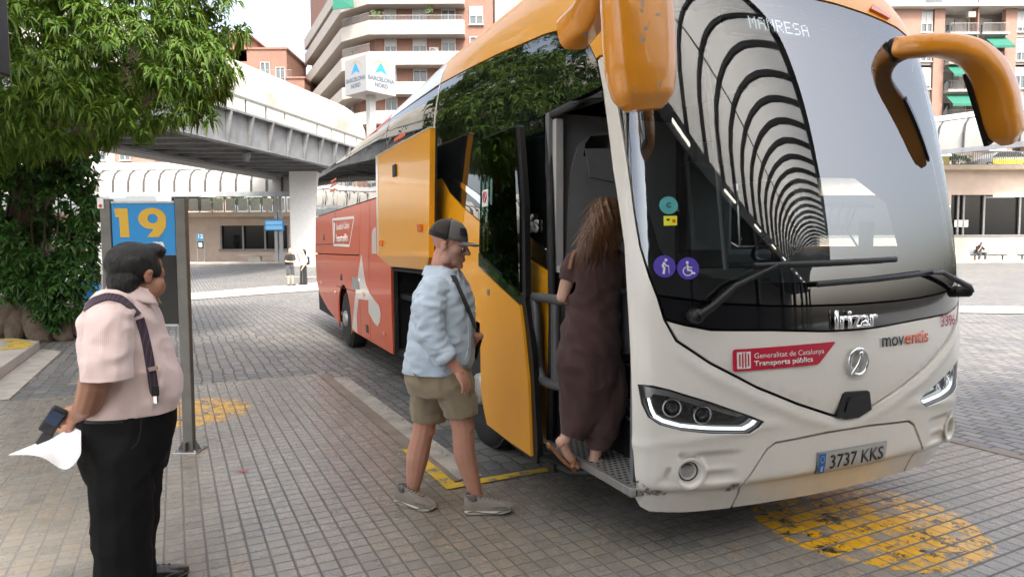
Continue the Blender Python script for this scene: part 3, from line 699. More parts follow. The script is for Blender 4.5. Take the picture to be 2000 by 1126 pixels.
for i, (ya, yb) in enumerate(slabs):
    za, zb = bz(ya), bz(yb)
    b = MB(); b.prism(plan, lambda u, v, h: Vector((u, v, h)), zb, zb + .22); sl_ = b.build('balcony_slab', M['soffit'], t)
    b = MB()
    for (p, q) in zip(outp[:-1], outp[1:]): b.beam((*p, (za + zb) / 2), (*q, (za + zb) / 2), .12, za - zb + .02)
    b.build('parapet', M['stucco'], sl_)
    if i in (2, 3): railing(sl_, [(bx(674), .85), (bx(735), -1.4)], za, .85)
    if i == 2: railing(sl_, [(bx(735), -1.4), (bx(911), -1.4)], za, .55)
    zc = za + 1.05 if i else za + 1
    if i < len(slabs) - 0:
        for px, wd in ((770, 1.25), (826, 1.45), (881, 1.45)):
            window(t, bx(px), -.05, zc, wd, 1.55, (.0, .35, .55, .0, .7, .2, .4)[(i * 3 + px) % 7])
        if i % 2 == 0: window(t, bx(934), -.05, zc - .1, 1.4, 1.8, .5)
        else: window(t, bx(934), -.05, zc - .1, 1.4, 1.8, 0)
        for s in (3.5, 8, 13): 
            p = A0 + ldir * s; window(t, p.x - .06, p.y - .03, zc, 1.2, 1.6, .4, math.atan2(-.89, .46) + math.pi * 0)
for i, (px, py) in enumerate(((684, 20),)):
    b = MB(); z0 = bz(py); b.add([(bx(px) - 1, -.6, z0 + 1.3), (bx(px) + 1.0, -.9, z0 + 1.3), (bx(px) + 1.3, -1.6, z0 - .3), (bx(px) - 1.0, -1.0, z0 - .3)], [(0, 1, 2, 3)]); o = b.build('awning', M['awning'], t); o.modifiers.new('s', 'SOLIDIFY').thickness = .05
b = MB(); b.box((bx(853), -.2, bz(101)), (.95, .4, .65), bev=.04); ac = b.build('air_conditioner', M['whiteroof'], t)
b = MB(); b.lathe([(0, 0), (.24, 0), (.24, .02), (0, .02)], (bx(853) - .1, -.42, bz(101)), (0, 1, 0)); b.build('fan_grille', M['railing'], ac)
for px, py in ((742, 44), (752, 46), (846, 36)):
    b = MB()
    for q in range(30):
        a = random.random() * 6.28; r = random.random() * .45; h = random.random() * .7
        b.add([(bx(px) + r * math.cos(a), -1.2 + r * math.sin(a) * .4, bz(py) + h), (bx(px) + r * math.cos(a) + .16, -1.25, bz(py) + h + .1), (bx(px) + r * math.cos(a) + .05, -1.2, bz(py) + h + .22)], [(0, 1, 2)])
    b.build('balcony_plant', M['plant'], t)

# ---- long brick block at the right
YC = 72.0; k2 = YC / FPX; cx_ = lambda px: (px - 1000) * k2; cz_ = lambda py, px=1850: Zy(px, py, YC)
t = thing('apartment_building', 'long red brick apartment block with recessed balconies and green awnings at the right', 'building', (0, YC, 0))
top = cz_(17)
spans = [(1560, 1702), (1730, 1784), (1810, 1830), (1946, 1968), (1992, 2140)]
b = MB()
for (a, c) in spans: b.box(((cx_(a) + cx_(c)) / 2, .3, (top + 5) / 2), (cx_(c) - cx_(a), .6, top - 5))
b.build('wall', M['brick_pale'], t)
b = MB(); b.box(((cx_(1560) + cx_(2140)) / 2, 6, (top + 5) / 2), (cx_(2140) - cx_(1560), 8, top - 5)); b.build('core', M['soffit'], t)
b = MB(); b.box(((cx_(1560) + cx_(2140)) / 2, 1.5, top + .15), (cx_(2140) - cx_(1560) + .6, 4.6, .3)); b.build('roof_edge', M['whiteroof'], t)
b = MB(); b.box((cx_(1890), 2.5, top + 1.3), (cx_(1945) - cx_(1835), 3, 2.2)); b.build('penthouse', M['whiteroof'], t)
for fl, py in enumerate((44, 101, 155, 212)):
    zc = cz_(py)
    for px, wd in ((1716, 1.3), (1797, 1.2), (1980, 1.2)):
        b = MB(); b.box((cx_(px), .55, zc), ((1728 - 1704) * k2, .5, 3.1)); b.build('window_bay', M['stucco'], t)
        window(t, cx_(px), .25, zc + .1, wd, 2.1, (.75, .55, .35, .8)[(fl + px) % 4])
    zb = zc - 1.35
    for (a, c) in ((1832, 1887), (1893, 1945)):
        b = MB(); b.box(((cx_(a) + cx_(c)) / 2, .2, zb), (cx_(c) - cx_(a), 1.9, .2)); s_ = b.build('balcony_slab', M['stucco'], t)
        railing(s_, [(cx_(a) + .05, -.7), (cx_(c) - .05, -.7)], zb + .1)
        window(t, (cx_(a) + cx_(c)) / 2 - .4, 1.9, zb + 1.3, 1.7, 2.2, .0 if fl % 2 else .3)
        b = MB(); b.box((cx_(c) - .5, 1.9, zb + 1.2), (.8, .1, 2.2)); b.build('shutter', M['shutter'], t)
    b = MB(); b.box((cx_(1890), .3, zc), (.16, 1.2, 3.1)); b.build('party_pillar', M['brick'], t)
    for (a, c, on) in ((1833, 1888, fl in (1, 2, 3)), (1905, 1946, fl in (1, 3))):
        if on:
            z0 = zc + 1.45; b = MB(); b.add([(cx_(a), -.1, z0), (cx_(c), -.1, z0), (cx_(c), -1.5, z0 - 1.25), (cx_(a), -1.5, z0 - 1.25), (cx_(c), -1.5, z0 - 1.5), (cx_(a), -1.5, z0 - 1.5)], [(0, 1, 2, 3), (3, 2, 4, 5)]); o = b.build('awning', M['awning'], t); o.modifiers.new('s', 'SOLIDIFY').thickness = .04
b = MB(); b.tube([(cx_(1889), -.3, 5), (cx_(1889), -.3, top + 1.5)], .07); b.build('drain_pipe', M['brick'], t)
b = MB(); b.box((cx_(1876), -.25, cz_(31)), (.8, .4, .6), bev=.03); b.build('air_conditioner', M['soffit'], t)

# ---- smaller brick blocks at the left
YD = 85.0; k3 = YD / FPX; dx_ = lambda px: (px - 1000) * k3; dz_ = lambda py: Zy(520, py, YD)
t = thing('brick_house', 'stepped brick roof storey rising beyond the footbridge left of the white cube sign', 'building', (0, YD, 0))
for nm, (a, c, y1, y0, m_) in (('tower', (458, 494, 66, 120, 'brick')), ('wall', (425, 570, 97, 210, 'brick')), ('low_wing', (570, 603, 154, 215, 'brick'))):
    b = MB(); z1, z0 = dz_(y1), dz_(y0); b.box(((dx_(a) + dx_(c)) / 2, 4, (z1 + z0) / 2), (dx_(c) - dx_(a), 8, z1 - z0)); b.box(((dx_(a) + dx_(c)) / 2, 4, z1 + .12), (dx_(c) - dx_(a) + .3, 8.3, .24)); b.build(nm, M[m_], t)
window(t, dx_(529), -.05, dz_(136), 1.2, 1.8, .0); window(t, dx_(558), -.05, dz_(146), 1.2, 1.8, .0)
railing(t, [(dx_(520), -1.3), (dx_(585), -1.3)], dz_(158), 1.0)
t = thing('brick_house', 'low pale brick house front glimpsed under the tree and the footbridge', 'building', (0, 92, 0))
k4 = 92 / FPX
z1, z0 = Zy(200, 262, 92), Zy(200, 330, 92)
b = MB(); b.box(((-900 + -690) / 2 * k4, 4, (z1 + z0) / 2), (210 * k4, 8, z1 - z0)); b.build('wall', M['brick_pale'], t)
b = MB(); b.box((-792 * k4, -.1, (z1 + z0) / 2), (54 * k4, .3, z1 - z0)); b.build('pale_bay', M['stucco'], t)
for px in (140, 208, 256): window(t, (px - 1000) * k4, -.3, Zy(200, 302, 92), 1.5, 1.6, .3)

# ================================================================== tree with climber
def leaf_mat(name, cols, rough=.42, trans=.25):
    t = NT(name); g = t.t.nodes.new('ShaderNodeNewGeometry'); rnd = g.outputs['Random Per Island']
    col = t.ramp(rnd, [(i / (len(cols) - 1), c) for i, c in enumerate(cols)])
    col = t.mix(t.math('MULTIPLY', t.noise(t.coord('World'), 1.1, 3, .5), .5), col, tuple(c * .6 for c in cols[1]))
    p = t.n('ShaderNodeBsdfPrincipled', Base__Color=col, Roughness=rough, Specular__IOR__Level=.3)
    tr = t.n('ShaderNodeBsdfTranslucent', Color=t.mix(.6, col, (.16, .24, .02)))
    mx = t.t.nodes.new('ShaderNodeMixShader'); mx.inputs[0].default_value = trans
    t.t.links.new(p.outputs[0], mx.inputs[1]); t.t.links.new(tr.outputs[0], mx.inputs[2]); t.t.links.new(mx.outputs[0], t.out.inputs[0]); return t.m
M['leaf'] = leaf_mat('leaf', [(.038, .095, .010), (.055, .135, .012), (.095, .185, .014), (.14, .225, .02), (.165, .235, .05), (.06, .125, .02)], .55, .36)
M['ivy'] = leaf_mat('ivy', [(.022, .075, .016), (.032, .10, .02), (.05, .135, .025), (.075, .165, .03)], .38, .2)
def bark_mat():
    t = NT('bark'); c = t.coord('World', (1, 1, .35)); n = t.noise(c, 4, 7, .7, .5)
    t.bsdf(Base__Color=t.ramp(n, [(.3, (.05, .035, .025)), (.6, (.15, .11, .08)), (.8, (.2, .16, .125))]), Roughness=.9, Normal=t.bump(n, .8, .08)); return t.m
M['bark'] = bark_mat()

def unit(v): return v / np.maximum(np.linalg.norm(v, axis=-1, keepdims=True), 1e-6)
def leaves_mesh(name, base, dirn, length, width, droop, fold=.25):
    """base, dirn: (n,3); builds folded, bent leaves of four faces"""
    n = len(base); up = np.array([0, 0, 1.0])
    side = unit(np.cross(dirn, up) + RNG.normal(0, .25, (n, 3))); nor = unit(np.cross(side, dirn))
    L = length[:, None]; W = width[:, None]; D = droop[:, None]
    mid = base + dirn * L * .45 + nor * L * D * .35
    tip = base + dirn * L - up * (L * D * .9)
    l = mid + side * W * .5 - nor * W * fold; r = mid - side * W * .5 - nor * W * fold
    l2 = base + (mid - base) * .35 + side * W * .28; r2 = base + (mid - base) * .35 - side * W * .28
    V = np.stack([base, l2, r2, l, r, mid, tip], 1).reshape(-1, 3)
    q = np.array([[0, 2, 5, 1], [1, 5, 6, 3], [2, 4, 6, 5]])
    F = (np.arange(n)[:, None, None] * 7 + q[None]).reshape(-1, 4)
    me = bpy.data.meshes.new(name); me.from_pydata(V.tolist(), [], F.tolist()); me.update(); return me

def lobes3(px):
    out = []
    for (x, y, Y, r) in px: p = atY(x, y, Y); out.append((np.array(p), r))
    return out
def whorls(lobes, dens, nl, length, width, cut=.72, upb=.35, flat=.8):
    P = []; A = []
    for i, (c, r) in enumerate(lobes):
        n = int(dens * r * r); d = unit(RNG.normal(0, 1, (n, 3))); rad = r * (RNG.uniform(.55, 1.0, n) ** .5) * (1 + .13 * np.sin(d[:, 0] * 7 + i) * np.cos(d[:, 2] * 6))
        p = c + d * rad[:, None] * np.array([1, 1, flat]); keep = np.ones(n, bool)
        for j, (c2, r2) in enumerate(lobes):
            if j != i: keep &= np.linalg.norm((p - c2) / np.array([1, 1, flat]), axis=1) > r2 * cut
        keep &= (np.sin(p[:, 0] * 3.1 + p[:, 2] * 2.3) + np.sin(p[:, 1] * 2.7 - p[:, 2] * 3.7) + RNG.normal(0, .5, n)) > -.9
        P.append(p[keep]); A.append(d[keep])
    P = np.concatenate(P); A = unit(np.concatenate(A) + np.array([0, 0, upb])); n = len(P)
    o = unit(np.cross(A, RNG.normal(0, 1, (n, 3)))); o2 = np.cross(A, o)
    k = np.arange(nl); th = 2 * np.pi * (k / nl)[None] + RNG.uniform(0, 6.28, (n, 1)) + RNG.normal(0, .2, (n, nl))
    lift = RNG.uniform(-.1, .75, (n, nl))
    D = unit((o[:, None] * np.cos(th)[..., None] + o2[:, None] * np.sin(th)[..., None]) + A[:, None] * lift[..., None]).reshape(-1, 3)
    B = np.repeat(P, nl, 0) + D * .015
    ln = RNG.uniform(.7, 1.2, len(B)) * length; wd = RNG.uniform(.8, 1.15, len(B)) * width
    return B, D, ln, wd

tree = thing('broadleaf_tree', 'big leafy tree with long drooping leaves overhanging the bay sign at the left', 'tree', (-9.4, 12.75, .1))
crown = lobes3([(60, 60, 10.5, 1.45), (200, 40, 11, 1.5), (330, 10, 11.5, 1.15), (410, 40, 12, .72), (455, 55, 12.2, .34), (120, 180, 10.3, 1.15), (255, 140, 10.6, 1.2), (345, 130, 11, .85), (392, 150, 11.3, .5), (335, 205, 10.8, .45), (270, 200, 10.6, .5), (20, 210, 10.2, 1.0), (175, 225, 10.5, .48), (95, 250, 10.4, .5),
    (400, 228, 10.9, .17), (-140, 60, 10, 1.9), (-140, 220, 10, 1.3), (-60, -160, 10.5, 1.9), (150, -190, 11.5, 2.1), (330, -150, 12.5, 1.5), (100, 110, 13, 1.9), (240, 70, 13.5, 1.7), (-60, 120, 13.5, 2.2)])
B_, D_, l_, w_ = whorls(crown, 250, 13, .175, .047)
me = leaves_mesh('crown', B_ - np.array(tree.location), D_, l_, w_, RNG.uniform(.25, .75, len(B_)))
me.materials.append(M['leaf']); o = bpy.data.objects.new('crown', me); COL.objects.link(o); o.parent = tree
T0 = Vector(tree.location)
def tp(px, py, Y): return atY(px, py, Y) - T0
b = MB()
b.tube([tp(70, 665, 12.75), tp(66, 625, 12.75), tp(60, 560, 12.75), tp(50, 470, 12.7), tp(60, 390, 12.6), tp(95, 330, 12.3), tp(150, 285, 11.8), tp(215, 240, 11.5), tp(250, 180, 12.0), tp(270, 80, 12.3)], [.66, .56, .45, .40, .36, .30, .26, .22, .15, .08], 14)
for k, (dx, dy, r) in enumerate([(-70, 8, .3), (-38, 22, .26), (12, 30, .28), (52, 20, .26), (74, 2, .2), (95, 3, .12)]):
    b.tube([tp(64 + dx * .15, 540, 12.6), tp(66 + dx * .5, 605, 12.45 - abs(dx) * .001), tp(70 + dx * .95, 640 + dy * .5, 12.3 - dy * .01), tp(70 + dx * 1.25, 656 + dy * .55, 12.2 - dy * .015)], [r * .5, r, r * .8, r * .35], 9)
o = b.build('trunk', M['bark'], tree)
dm = o.modifiers.new('rough', 'DISPLACE'); tx = bpy.data.textures.new('barkt', 'CLOUDS'); tx.noise_scale = .25; dm.texture = tx; dm.strength = .12; dm.mid_level = .5
for pts, r in (([(60, 400, 12.6), (20, 330, 12), (-20, 260, 11.5), (-60, 140, 11)], .2), ([(95, 330, 12.3), (110, 230, 12.8), (150, 120, 13), (180, 0, 13)], .17), ([(215, 240, 11.6), (290, 190, 12), (350, 130, 12), (420, 60, 12.3)], .1), ([(20, 330, 12), (-60, 290, 11), (-140, 200, 10.4)], .12)):
    b = MB(); n = len(pts); b.tube([tp(*p) for p in pts], [r * (1 - .75 * i / (n - 1)) for i in range(n)], 8); b.build('limb', M['bark'], tree)

vine = thing('climbing_shrub', 'dark glossy broad-leaved climber wrapped round the tree trunk', 'shrub', (-9.4, 12.3, .1))
vl = lobes3([(85, 340, 12.2, .55), (40, 400, 12.1, .6), (120, 400, 12.1, .55), (165, 405, 12.0, .32), (70, 470, 12, .6), (135, 470, 11.95, .42), (60, 545, 12, .42), (140, 530, 11.9, .42), (100, 590, 11.9, .33), (130, 590, 11.85, .3), (20, 330, 12.2, .4), (30, 290, 12.2, .5), (10, 480, 12.1, .5), (110, 625, 11.8, .13), (165, 560, 11.9, .2), (60, 300, 12.1, .4), (120, 310, 12.0, .4), (150, 345, 11.9, .3), (95, 300, 11.8, .42), (160, 300, 11.6, .25), (45, 350, 11.9, .45), (20, 440, 11.9, .5), (100, 460, 11.8, .5), (150, 470, 11.8, .32), (30, 560, 11.85, .3), (175, 440, 11.9, .22), (120, 560, 11.75, .36)])
B_, D_, l_, w_ = whorls(vl, 560, 6, .155, .092, cut=.66, upb=.1, flat=1.0)
D_ = unit(D_ + np.array([0, -.25, -.35]))
me = leaves_mesh('foliage', B_ - np.array(vine.location), D_, l_, w_, RNG.uniform(.05, .4, len(B_)), .15)
me.materials.append(M['ivy']); o = bpy.data.objects.new('foliage', me); COL.objects.link(o); o.parent = vine
b = MB(); v0 = Vector(vine.location)
for k in range(7):
    x = 20 + k * 22; b.tube([atY(x, 640 - k % 3 * 8, 12.25) - v0, atY(x + 8 - k * 3, 540, 12.2) - v0, atY(x - 10 + k * 4, 440, 12.2) - v0, atY(x + 6, 350, 12.3) - v0], [.03, .025, .02, .01], 6)
b.build('stem', M['bark'], vine)
fern = thing('fern_tuft', 'light green tuft growing between the tree roots', 'plant', onz(20, 585, .9) * 0 + atY(38, 575, 11.95))
n = 70; th = RNG.uniform(0, 6.28, n); D_ = unit(np.stack([np.cos(th), np.sin(th), RNG.uniform(.2, 1.2, n)], 1)); B_ = RNG.normal(0, .1, (n, 3)) * np.array([1.6, .6, .3])
me = leaves_mesh('fronds', B_, D_, RNG.uniform(.15, .3, n), RNG.uniform(.02, .035, n), RNG.uniform(.3, .9, n)); me.materials.append(M['leaf']); o = bpy.data.objects.new('fronds', me); COL.objects.link(o); o.parent = fern

# bushes on the upper street (left, between canopy and wall) and one at the right behind the railing
def far_bush(px, py, Y, r, label, sx=1.0):
    p = atY(px, py, Y); t = thing('bush', label, 'bush', (p.x, p.y, p.z - r)); lob = [(np.array([random.uniform(-r, r) * sx, random.uniform(-r * .4, r * .4), r + random.uniform(-r * .3, r * .3)]), r * random.uniform(.45, .75)) for _ in range(8)]
    B_, D_, l_, w_ = whorls(lob, 60, 7, .35, .16); me = leaves_mesh('foliage', B_, D_, l_, w_, RNG.uniform(.2, .6, len(B_))); me.materials.append(M['ivy']); o = bpy.data.objects.new('foliage', me); COL.objects.link(o); o.parent = t
    b = MB(); b.tube([(0, 0, -1.5), (.1, 0, 0), (0, 0, r)], [.14, .1, .05], 7); b.build('stem', M['bark'], t)
far_bush(455, 385, 58, 1.0, 'dark green bush behind the glass railing left of the grey posts', 1.6)
far_bush(520, 388, 57, .8, 'dark green bush behind the glass railing right of the grey posts')
far_bush(1861, 312, 51.5, .9, 'green bush beside the yellow bin behind the right railing')

# grass in the joints of the cobbles near the bay
g = MB(); n = 420
pts = []
for _ in range(n):
    v, u = (random.uniform(-1.5, 5.6), random.uniform(8.9, 14)) if random.random() < .72 else (random.choice((1.95, 2.1, 2.35, 2.6)), random.uniform(4.35, 9))
    v = round(v / .135) * .135 + random.gauss(0, .015); pts.append(vu(v, u, .004))
B_ = np.array([tuple(p) for p in pts]); B_ = np.repeat(B_, 7, 0) + RNG.normal(0, .022, (n * 7, 3)) * np.array([1, 1, 0]); th = RNG.uniform(0, 6.28, len(B_))
D_ = unit(np.stack([np.cos(th) * .6, np.sin(th) * .6, RNG.uniform(.3, 1, len(B_))], 1))
me = leaves_mesh('grass', B_, D_, RNG.uniform(.012, .04, len(B_)), RNG.uniform(.003, .007, len(B_)), RNG.uniform(.1, .5, len(B_))); me.materials.append(M['leaf']); o = bpy.data.objects.new('grass', me); COL.objects.link(o); o['kind'] = 'stuff'

# ================================================================== the coach: its curved skin
BTH = R_(24.0); BO = Vector((1.801, 3.899, 0))
bus = thing('coach', 'white and orange coach with open door, horned mirrors and a tall curved windscreen', 'coach', BO, BTH)
_bc, _bs = math.cos(BTH), math.sin(BTH)
def toL(p): d = Vector(p) - BO; return Vector((d.x * _bc + d.y * _bs, -d.x * _bs + d.y * _bc, d.z))
def toW(p): return Vector((BO.x + p[0] * _bc - p[1] * _bs, BO.y + p[0] * _bs + p[1] * _bc, p[2]))
CAML = toL(Vector((0, 0, CAM_H)))
def rayL(x, y): d = ray(x, y); return Vector((d.x * _bc + d.y * _bs, -d.x * _bs + d.y * _bc, d.z))
W_, NOSE, DP, NE = 1.275, -.22, .30, 2.4
_xx = np.concatenate([np.linspace(0, .9, 400), 1 - (1 - np.linspace(.9, 1, 1200)) ** 1]) * W_
_xx = np.unique(np.concatenate([_xx, W_ * (1 - np.logspace(-9, -2, 300))]))
_yy = NOSE + DP * (1 - np.maximum(1 - (_xx / W_) ** NE, 0) ** (1 / NE))
_ss = np.concatenate([[0], np.cumsum(np.hypot(np.diff(_xx), np.diff(_yy)))]); P1 = float(_ss[-1])
def table(pts, sm=.10):
    vv = np.linspace(0, 4.6, 921); a = np.array(pts); y = np.interp(vv, a[:, 0], a[:, 1]); k = int(sm / .005)
    ker = np.hanning(2 * k + 3); ker /= ker.sum(); yp = np.concatenate([np.full(k + 1, y[0]), y, y[-1] + (y[-1] - y[-2]) * np.arange(1, k + 2)])
    ys = np.convolve(yp, ker, 'valid'); return lambda v: np.interp(v, vv, ys)
T_in = table([(0, .02), (.45, .01), (.9, 0), (1.5, 0), (2.0, .02), (2.5, .04), (2.9, .07), (3.1, .10), (3.3, .14), (3.5, .20), (3.65, .29), (3.8, .42), (3.95, .6), (4.5, 1.16), (4.6, 1.2)], .2)
T_z = table([(0, 0), (2.9, 2.9), (3.1, 3.1), (3.3, 3.29), (3.5, 3.46), (3.65, 3.56), (3.8, 3.63), (3.95, 3.67), (4.5, 3.72), (4.6, 3.73)])
T_rk0 = table([(0, .2), (.22, .125), (.362, .062), (.382, .018), (.42, .010), (.5, .006), (.8, -.01), (1.0, -.015), (1.24, 0), (1.6, .03), (2.0, .085), (2.5, .18), (2.9, .28), (3.1, .35), (3.3, .46), (3.5, .62), (3.65, .80), (3.8, 1.02), (3.95, 1.28), (4.5, 1.9), (4.6, 2)], .02)
_t1 = table([(0, .0), (.8, -.012), (1.0, -.015), (1.24, 0), (1.6, .03), (2.0, .085), (2.5, .18), (2.9, .28), (3.1, .345), (3.3, .45), (3.5, .60), (3.65, .80), (3.8, 1.02), (3.95, 1.28), (4.5, 1.9), (4.6, 2)], .42)
def T_rk(v):
    v = np.asarray(v, float); k = np.clip((v - .75) / .35, 0, 1); k = k * k * (3 - 2 * k); return T_rk0(v) * (1 - k) + _t1(v) * k
def S(p, v):
    p = np.asarray(p, float); v = np.asarray(v, float); a = np.abs(p)
    xr = np.interp(a, _ss, _xx); yr = np.where(a < P1, np.interp(a, _ss, _yy), NOSE + DP + (a - P1))
    s = np.clip((a - P1) / 3.0, 0, 1); fade = 1 - s * s * (3 - 2 * s)
    x = np.sign(p) * xr * (W_ - T_in(v)) / W_; y = yr + T_rk(v) * fade
    kz = 1 - .72 * np.clip((a - 5.0) / 5.0, 0, 1); zz = T_z(v); zz = np.where(zz > 3.2, 3.2 + (zz - 3.2) * kz, zz)
    return np.stack([x, y, zz], -1)
def NRM(p, v, e=2e-3):
    p = np.asarray(p, float); v = np.asarray(v, float)
    a = S(p + e, v) - S(p - e, v); b_ = S(p, v + e) - S(p, v - e); n = np.cross(a, b_)
    return n / np.maximum(np.linalg.norm(n, axis=-1, keepdims=True), 1e-9)
_camL = np.array(CAML)
def _proj(q):
    # local point -> picture
    W3 = np.array(toW(q)) - np.array([0, 0, CAM_H]); d = W3 @ np.array(CF)
    return np.array([1000 + FPX * (W3 @ np.array(CR)) / d, 563 - FPX * (W3 @ np.array(CU)) / d])
def solve(x, y, g=None):
    d = rayL(x, y)
    if g is None:
        if x < 1228: t = (-W_ - CAML.x) / d.x; q = CAML + d * t; g = (-(P1 + q.y - .08), q.z)
        else: t = (-.12 - CAML.y) / d.y; q = CAML + d * t; g = (float(np.clip(q.x, -1.2, 1.15)) * 1.05, q.z)
    q = np.array(g, float); tgt = np.array([x, y])
    for _ in range(40):
        r = _proj(S(*q)) - tgt
        if np.abs(r).max() < .05: break
        e = 1e-3; J = np.stack([(_proj(S(q[0] + e, q[1])) - _proj(S(*q))) / e, (_proj(S(q[0], q[1] + e)) - _proj(S(*q))) / e], 1)
        st = np.linalg.lstsq(J, -r, rcond=1e-3)[0]; st = np.clip(st, -.25, .25); q = q + st * .8
    return float(q[0]), float(q[1]), float(np.abs(_proj(S(*q)) - tgt).max())
def PX(pts): return [solve(*p)[:2] for p in pts]

def inpoly(P, poly):
    x, y = P[:, 0], P[:, 1]; q = np.asarray(poly); n = len(q); c = np.zeros(len(P), bool); j = n - 1
    for i in range(n):
        xi, yi, xj, yj = *q[i], *q[j]
        m = ((yi > y) != (yj > y)); c ^= m & (x < (xj - xi) * (y - yi) / ((yj - yi) if yj != yi else 1e-12) + xi); j = i
    return c
def dens(poly, res):
    out = []
    for a, b_ in zip(poly, poly[1:] + poly[:1]):
        n = max(1, int(math.hypot(b_[0] - a[0], b_[1] - a[1]) / res)); out += [(a[0] + (b_[0] - a[0]) * k / n, a[1] + (b_[1] - a[1]) * k / n) for k in range(n)]
    return out
def smooth_poly(poly, n=2, sharp=()):
    for _ in range(n):
        out = []
        for i, (a, b_) in enumerate(zip(poly, poly[1:] + poly[:1])):
            out += [(a[0] * .75 + b_[0] * .25, a[1] * .75 + b_[1] * .25), (a[0] * .25 + b_[0] * .75, a[1] * .25 + b_[1] * .75)]
        poly = out
    return poly
def sm_step(a, b_, x): t = np.clip((x - a) / (b_ - a), 0, 1); return t * t * (3 - 2 * t)
def skin(name, out, mats, off=0.0, thick=.03, res=.06, holes=(), disp=None, parent=None, mapf=None):
    """a panel of the coach skin cut out along an outline drawn on the skin, with turned-in edges"""
    rings = [dens(list(out), res)] + [dens(list(h), min(res, .05)) for h in holes]
    V = []; E = []
    for r in rings: n0 = len(V); V += r; E += [(n0 + i, n0 + (i + 1) % len(r)) for i in range(len(r))]
    a = np.array(rings[0]); lo, hi = a.min(0), a.max(0)
    gx, gy = np.meshgrid(np.arange(lo[0] + res / 2, hi[0], res), np.arange(lo[1] + res / 2, hi[1], res)); gx = gx + (np.arange(gx.shape[0]) % 2)[:, None] * res * .5
    G = np.stack([gx.ravel(), gy.ravel()], 1)
    if len(G):
        k = inpoly(G, out)
        for h in holes: k &= ~inpoly(G, h)
        G = G[k]; bd = np.array(V); keep = np.ones(len(G), bool)
        for s_ in range(0, len(G), 4000):
            d = np.min(np.hypot(G[s_:s_ + 4000, None, 0] - bd[None, :, 0], G[s_:s_ + 4000, None, 1] - bd[None, :, 1]), 1) if len(bd) else 1
            keep[s_:s_ + 4000] = d > res * .5
        V += [tuple(q) for q in G[keep]]
    r = delaunay_2d_cdt([Vector(q) for q in V], E, [], 0, 1e-6)
    P = np.array([tuple(q) for q in r[0]]); F = [tuple(f) for f in r[2]]
    cen = np.array([P[list(f)].mean(0) for f in F]); k = inpoly(cen, out)
    for h in holes: k &= ~inpoly(cen, h)
    F = [f for f, q in zip(F, k) if q]
    sf = mapf or (lambda p, v: S(p, v)); 
    nn = NRM(P[:, 0], P[:, 1]); o_ = off + (disp(P[:, 0], P[:, 1]) if disp else 0.0)
    Q = sf(P[:, 0], P[:, 1]) + nn * np.broadcast_to(o_, (len(P),))[:, None]
    ed = {}
    for f in F:
        for i in range(3): e = (f[i], f[(i + 1) % 3]); ed[e] = 1
    rim = [e for e in ed if (e[1], e[0]) not in ed]
    verts = [tuple(q) for q in Q]; mp = {}; mq = {}
    def dv(i):
        if i not in mp: mp[i] = len(verts); verts.append(tuple(Q[i])); mq[i] = len(verts); verts.append(tuple(Q[i] - nn[i] * thick))
        return mp[i], mq[i]
    faces = list(F); nf = len(F)
    if thick > 0:
        for (i, j) in rim: a0, a1 = dv(i); b0, b1 = dv(j); faces.append((b0, a0, a1, b1))
    me = bpy.data.meshes.new(name); me.from_pydata(verts, [], faces)
    me.polygons.foreach_set('use_smooth', [True] * nf + [False] * (len(faces) - nf)); me.update()
    def pos(p, v):
        n_ = NRM(p, v); return sf(p, v) + n_ * np.broadcast_to(off + (disp(p, v) if disp else 0.0), (len(p),))[:, None]
    h_ = .005; cn = np.cross(pos(P[:, 0] + h_, P[:, 1]) - pos(P[:, 0] - h_, P[:, 1]), pos(P[:, 0], P[:, 1] + h_) - pos(P[:, 0], P[:, 1] - h_)); cn /= np.maximum(np.linalg.norm(cn, axis=1, keepdims=True), 1e-9)
    if nf:
        f0 = me.polygons[nf // 2]; c0 = np.array(f0.center); 
        i0 = int(np.argmin(np.linalg.norm(Q - c0, axis=1)))
        if np.array(f0.normal) @ nn[i0] < 0: me.flip_normals()
    vn = np.array([tuple(v.normal) for v in me.vertices]); vn[:len(cn)] = cn; me.normals_split_custom_set_from_vertices([tuple(q) for q in vn])
    me.materials.append(mats); o = bpy.data.objects.new(name, me); COL.objects.link(o); o.parent = parent or bus
    return o
def mir(half): return list(half) + [(-p, v) for p, v in half[::-1] if abs(p) > 1e-6]
def decal(name, me, mat_, parent, off):
    """flat lettering (x,y in metres, already placed in skin coordinates) laid on the skin"""
    P = np.array([tuple(v.co) for v in me.vertices]); Q = S(P[:, 0], P[:, 1]) + NRM(P[:, 0], P[:, 1]) * (off + P[:, 2])[:, None]
    for v, q in zip(me.vertices, Q): v.co = q
    me.materials.clear(); me.materials.append(mat_); me.name = name; o = bpy.data.objects.new(name, me); COL.objects.link(o); o.parent = parent; return o
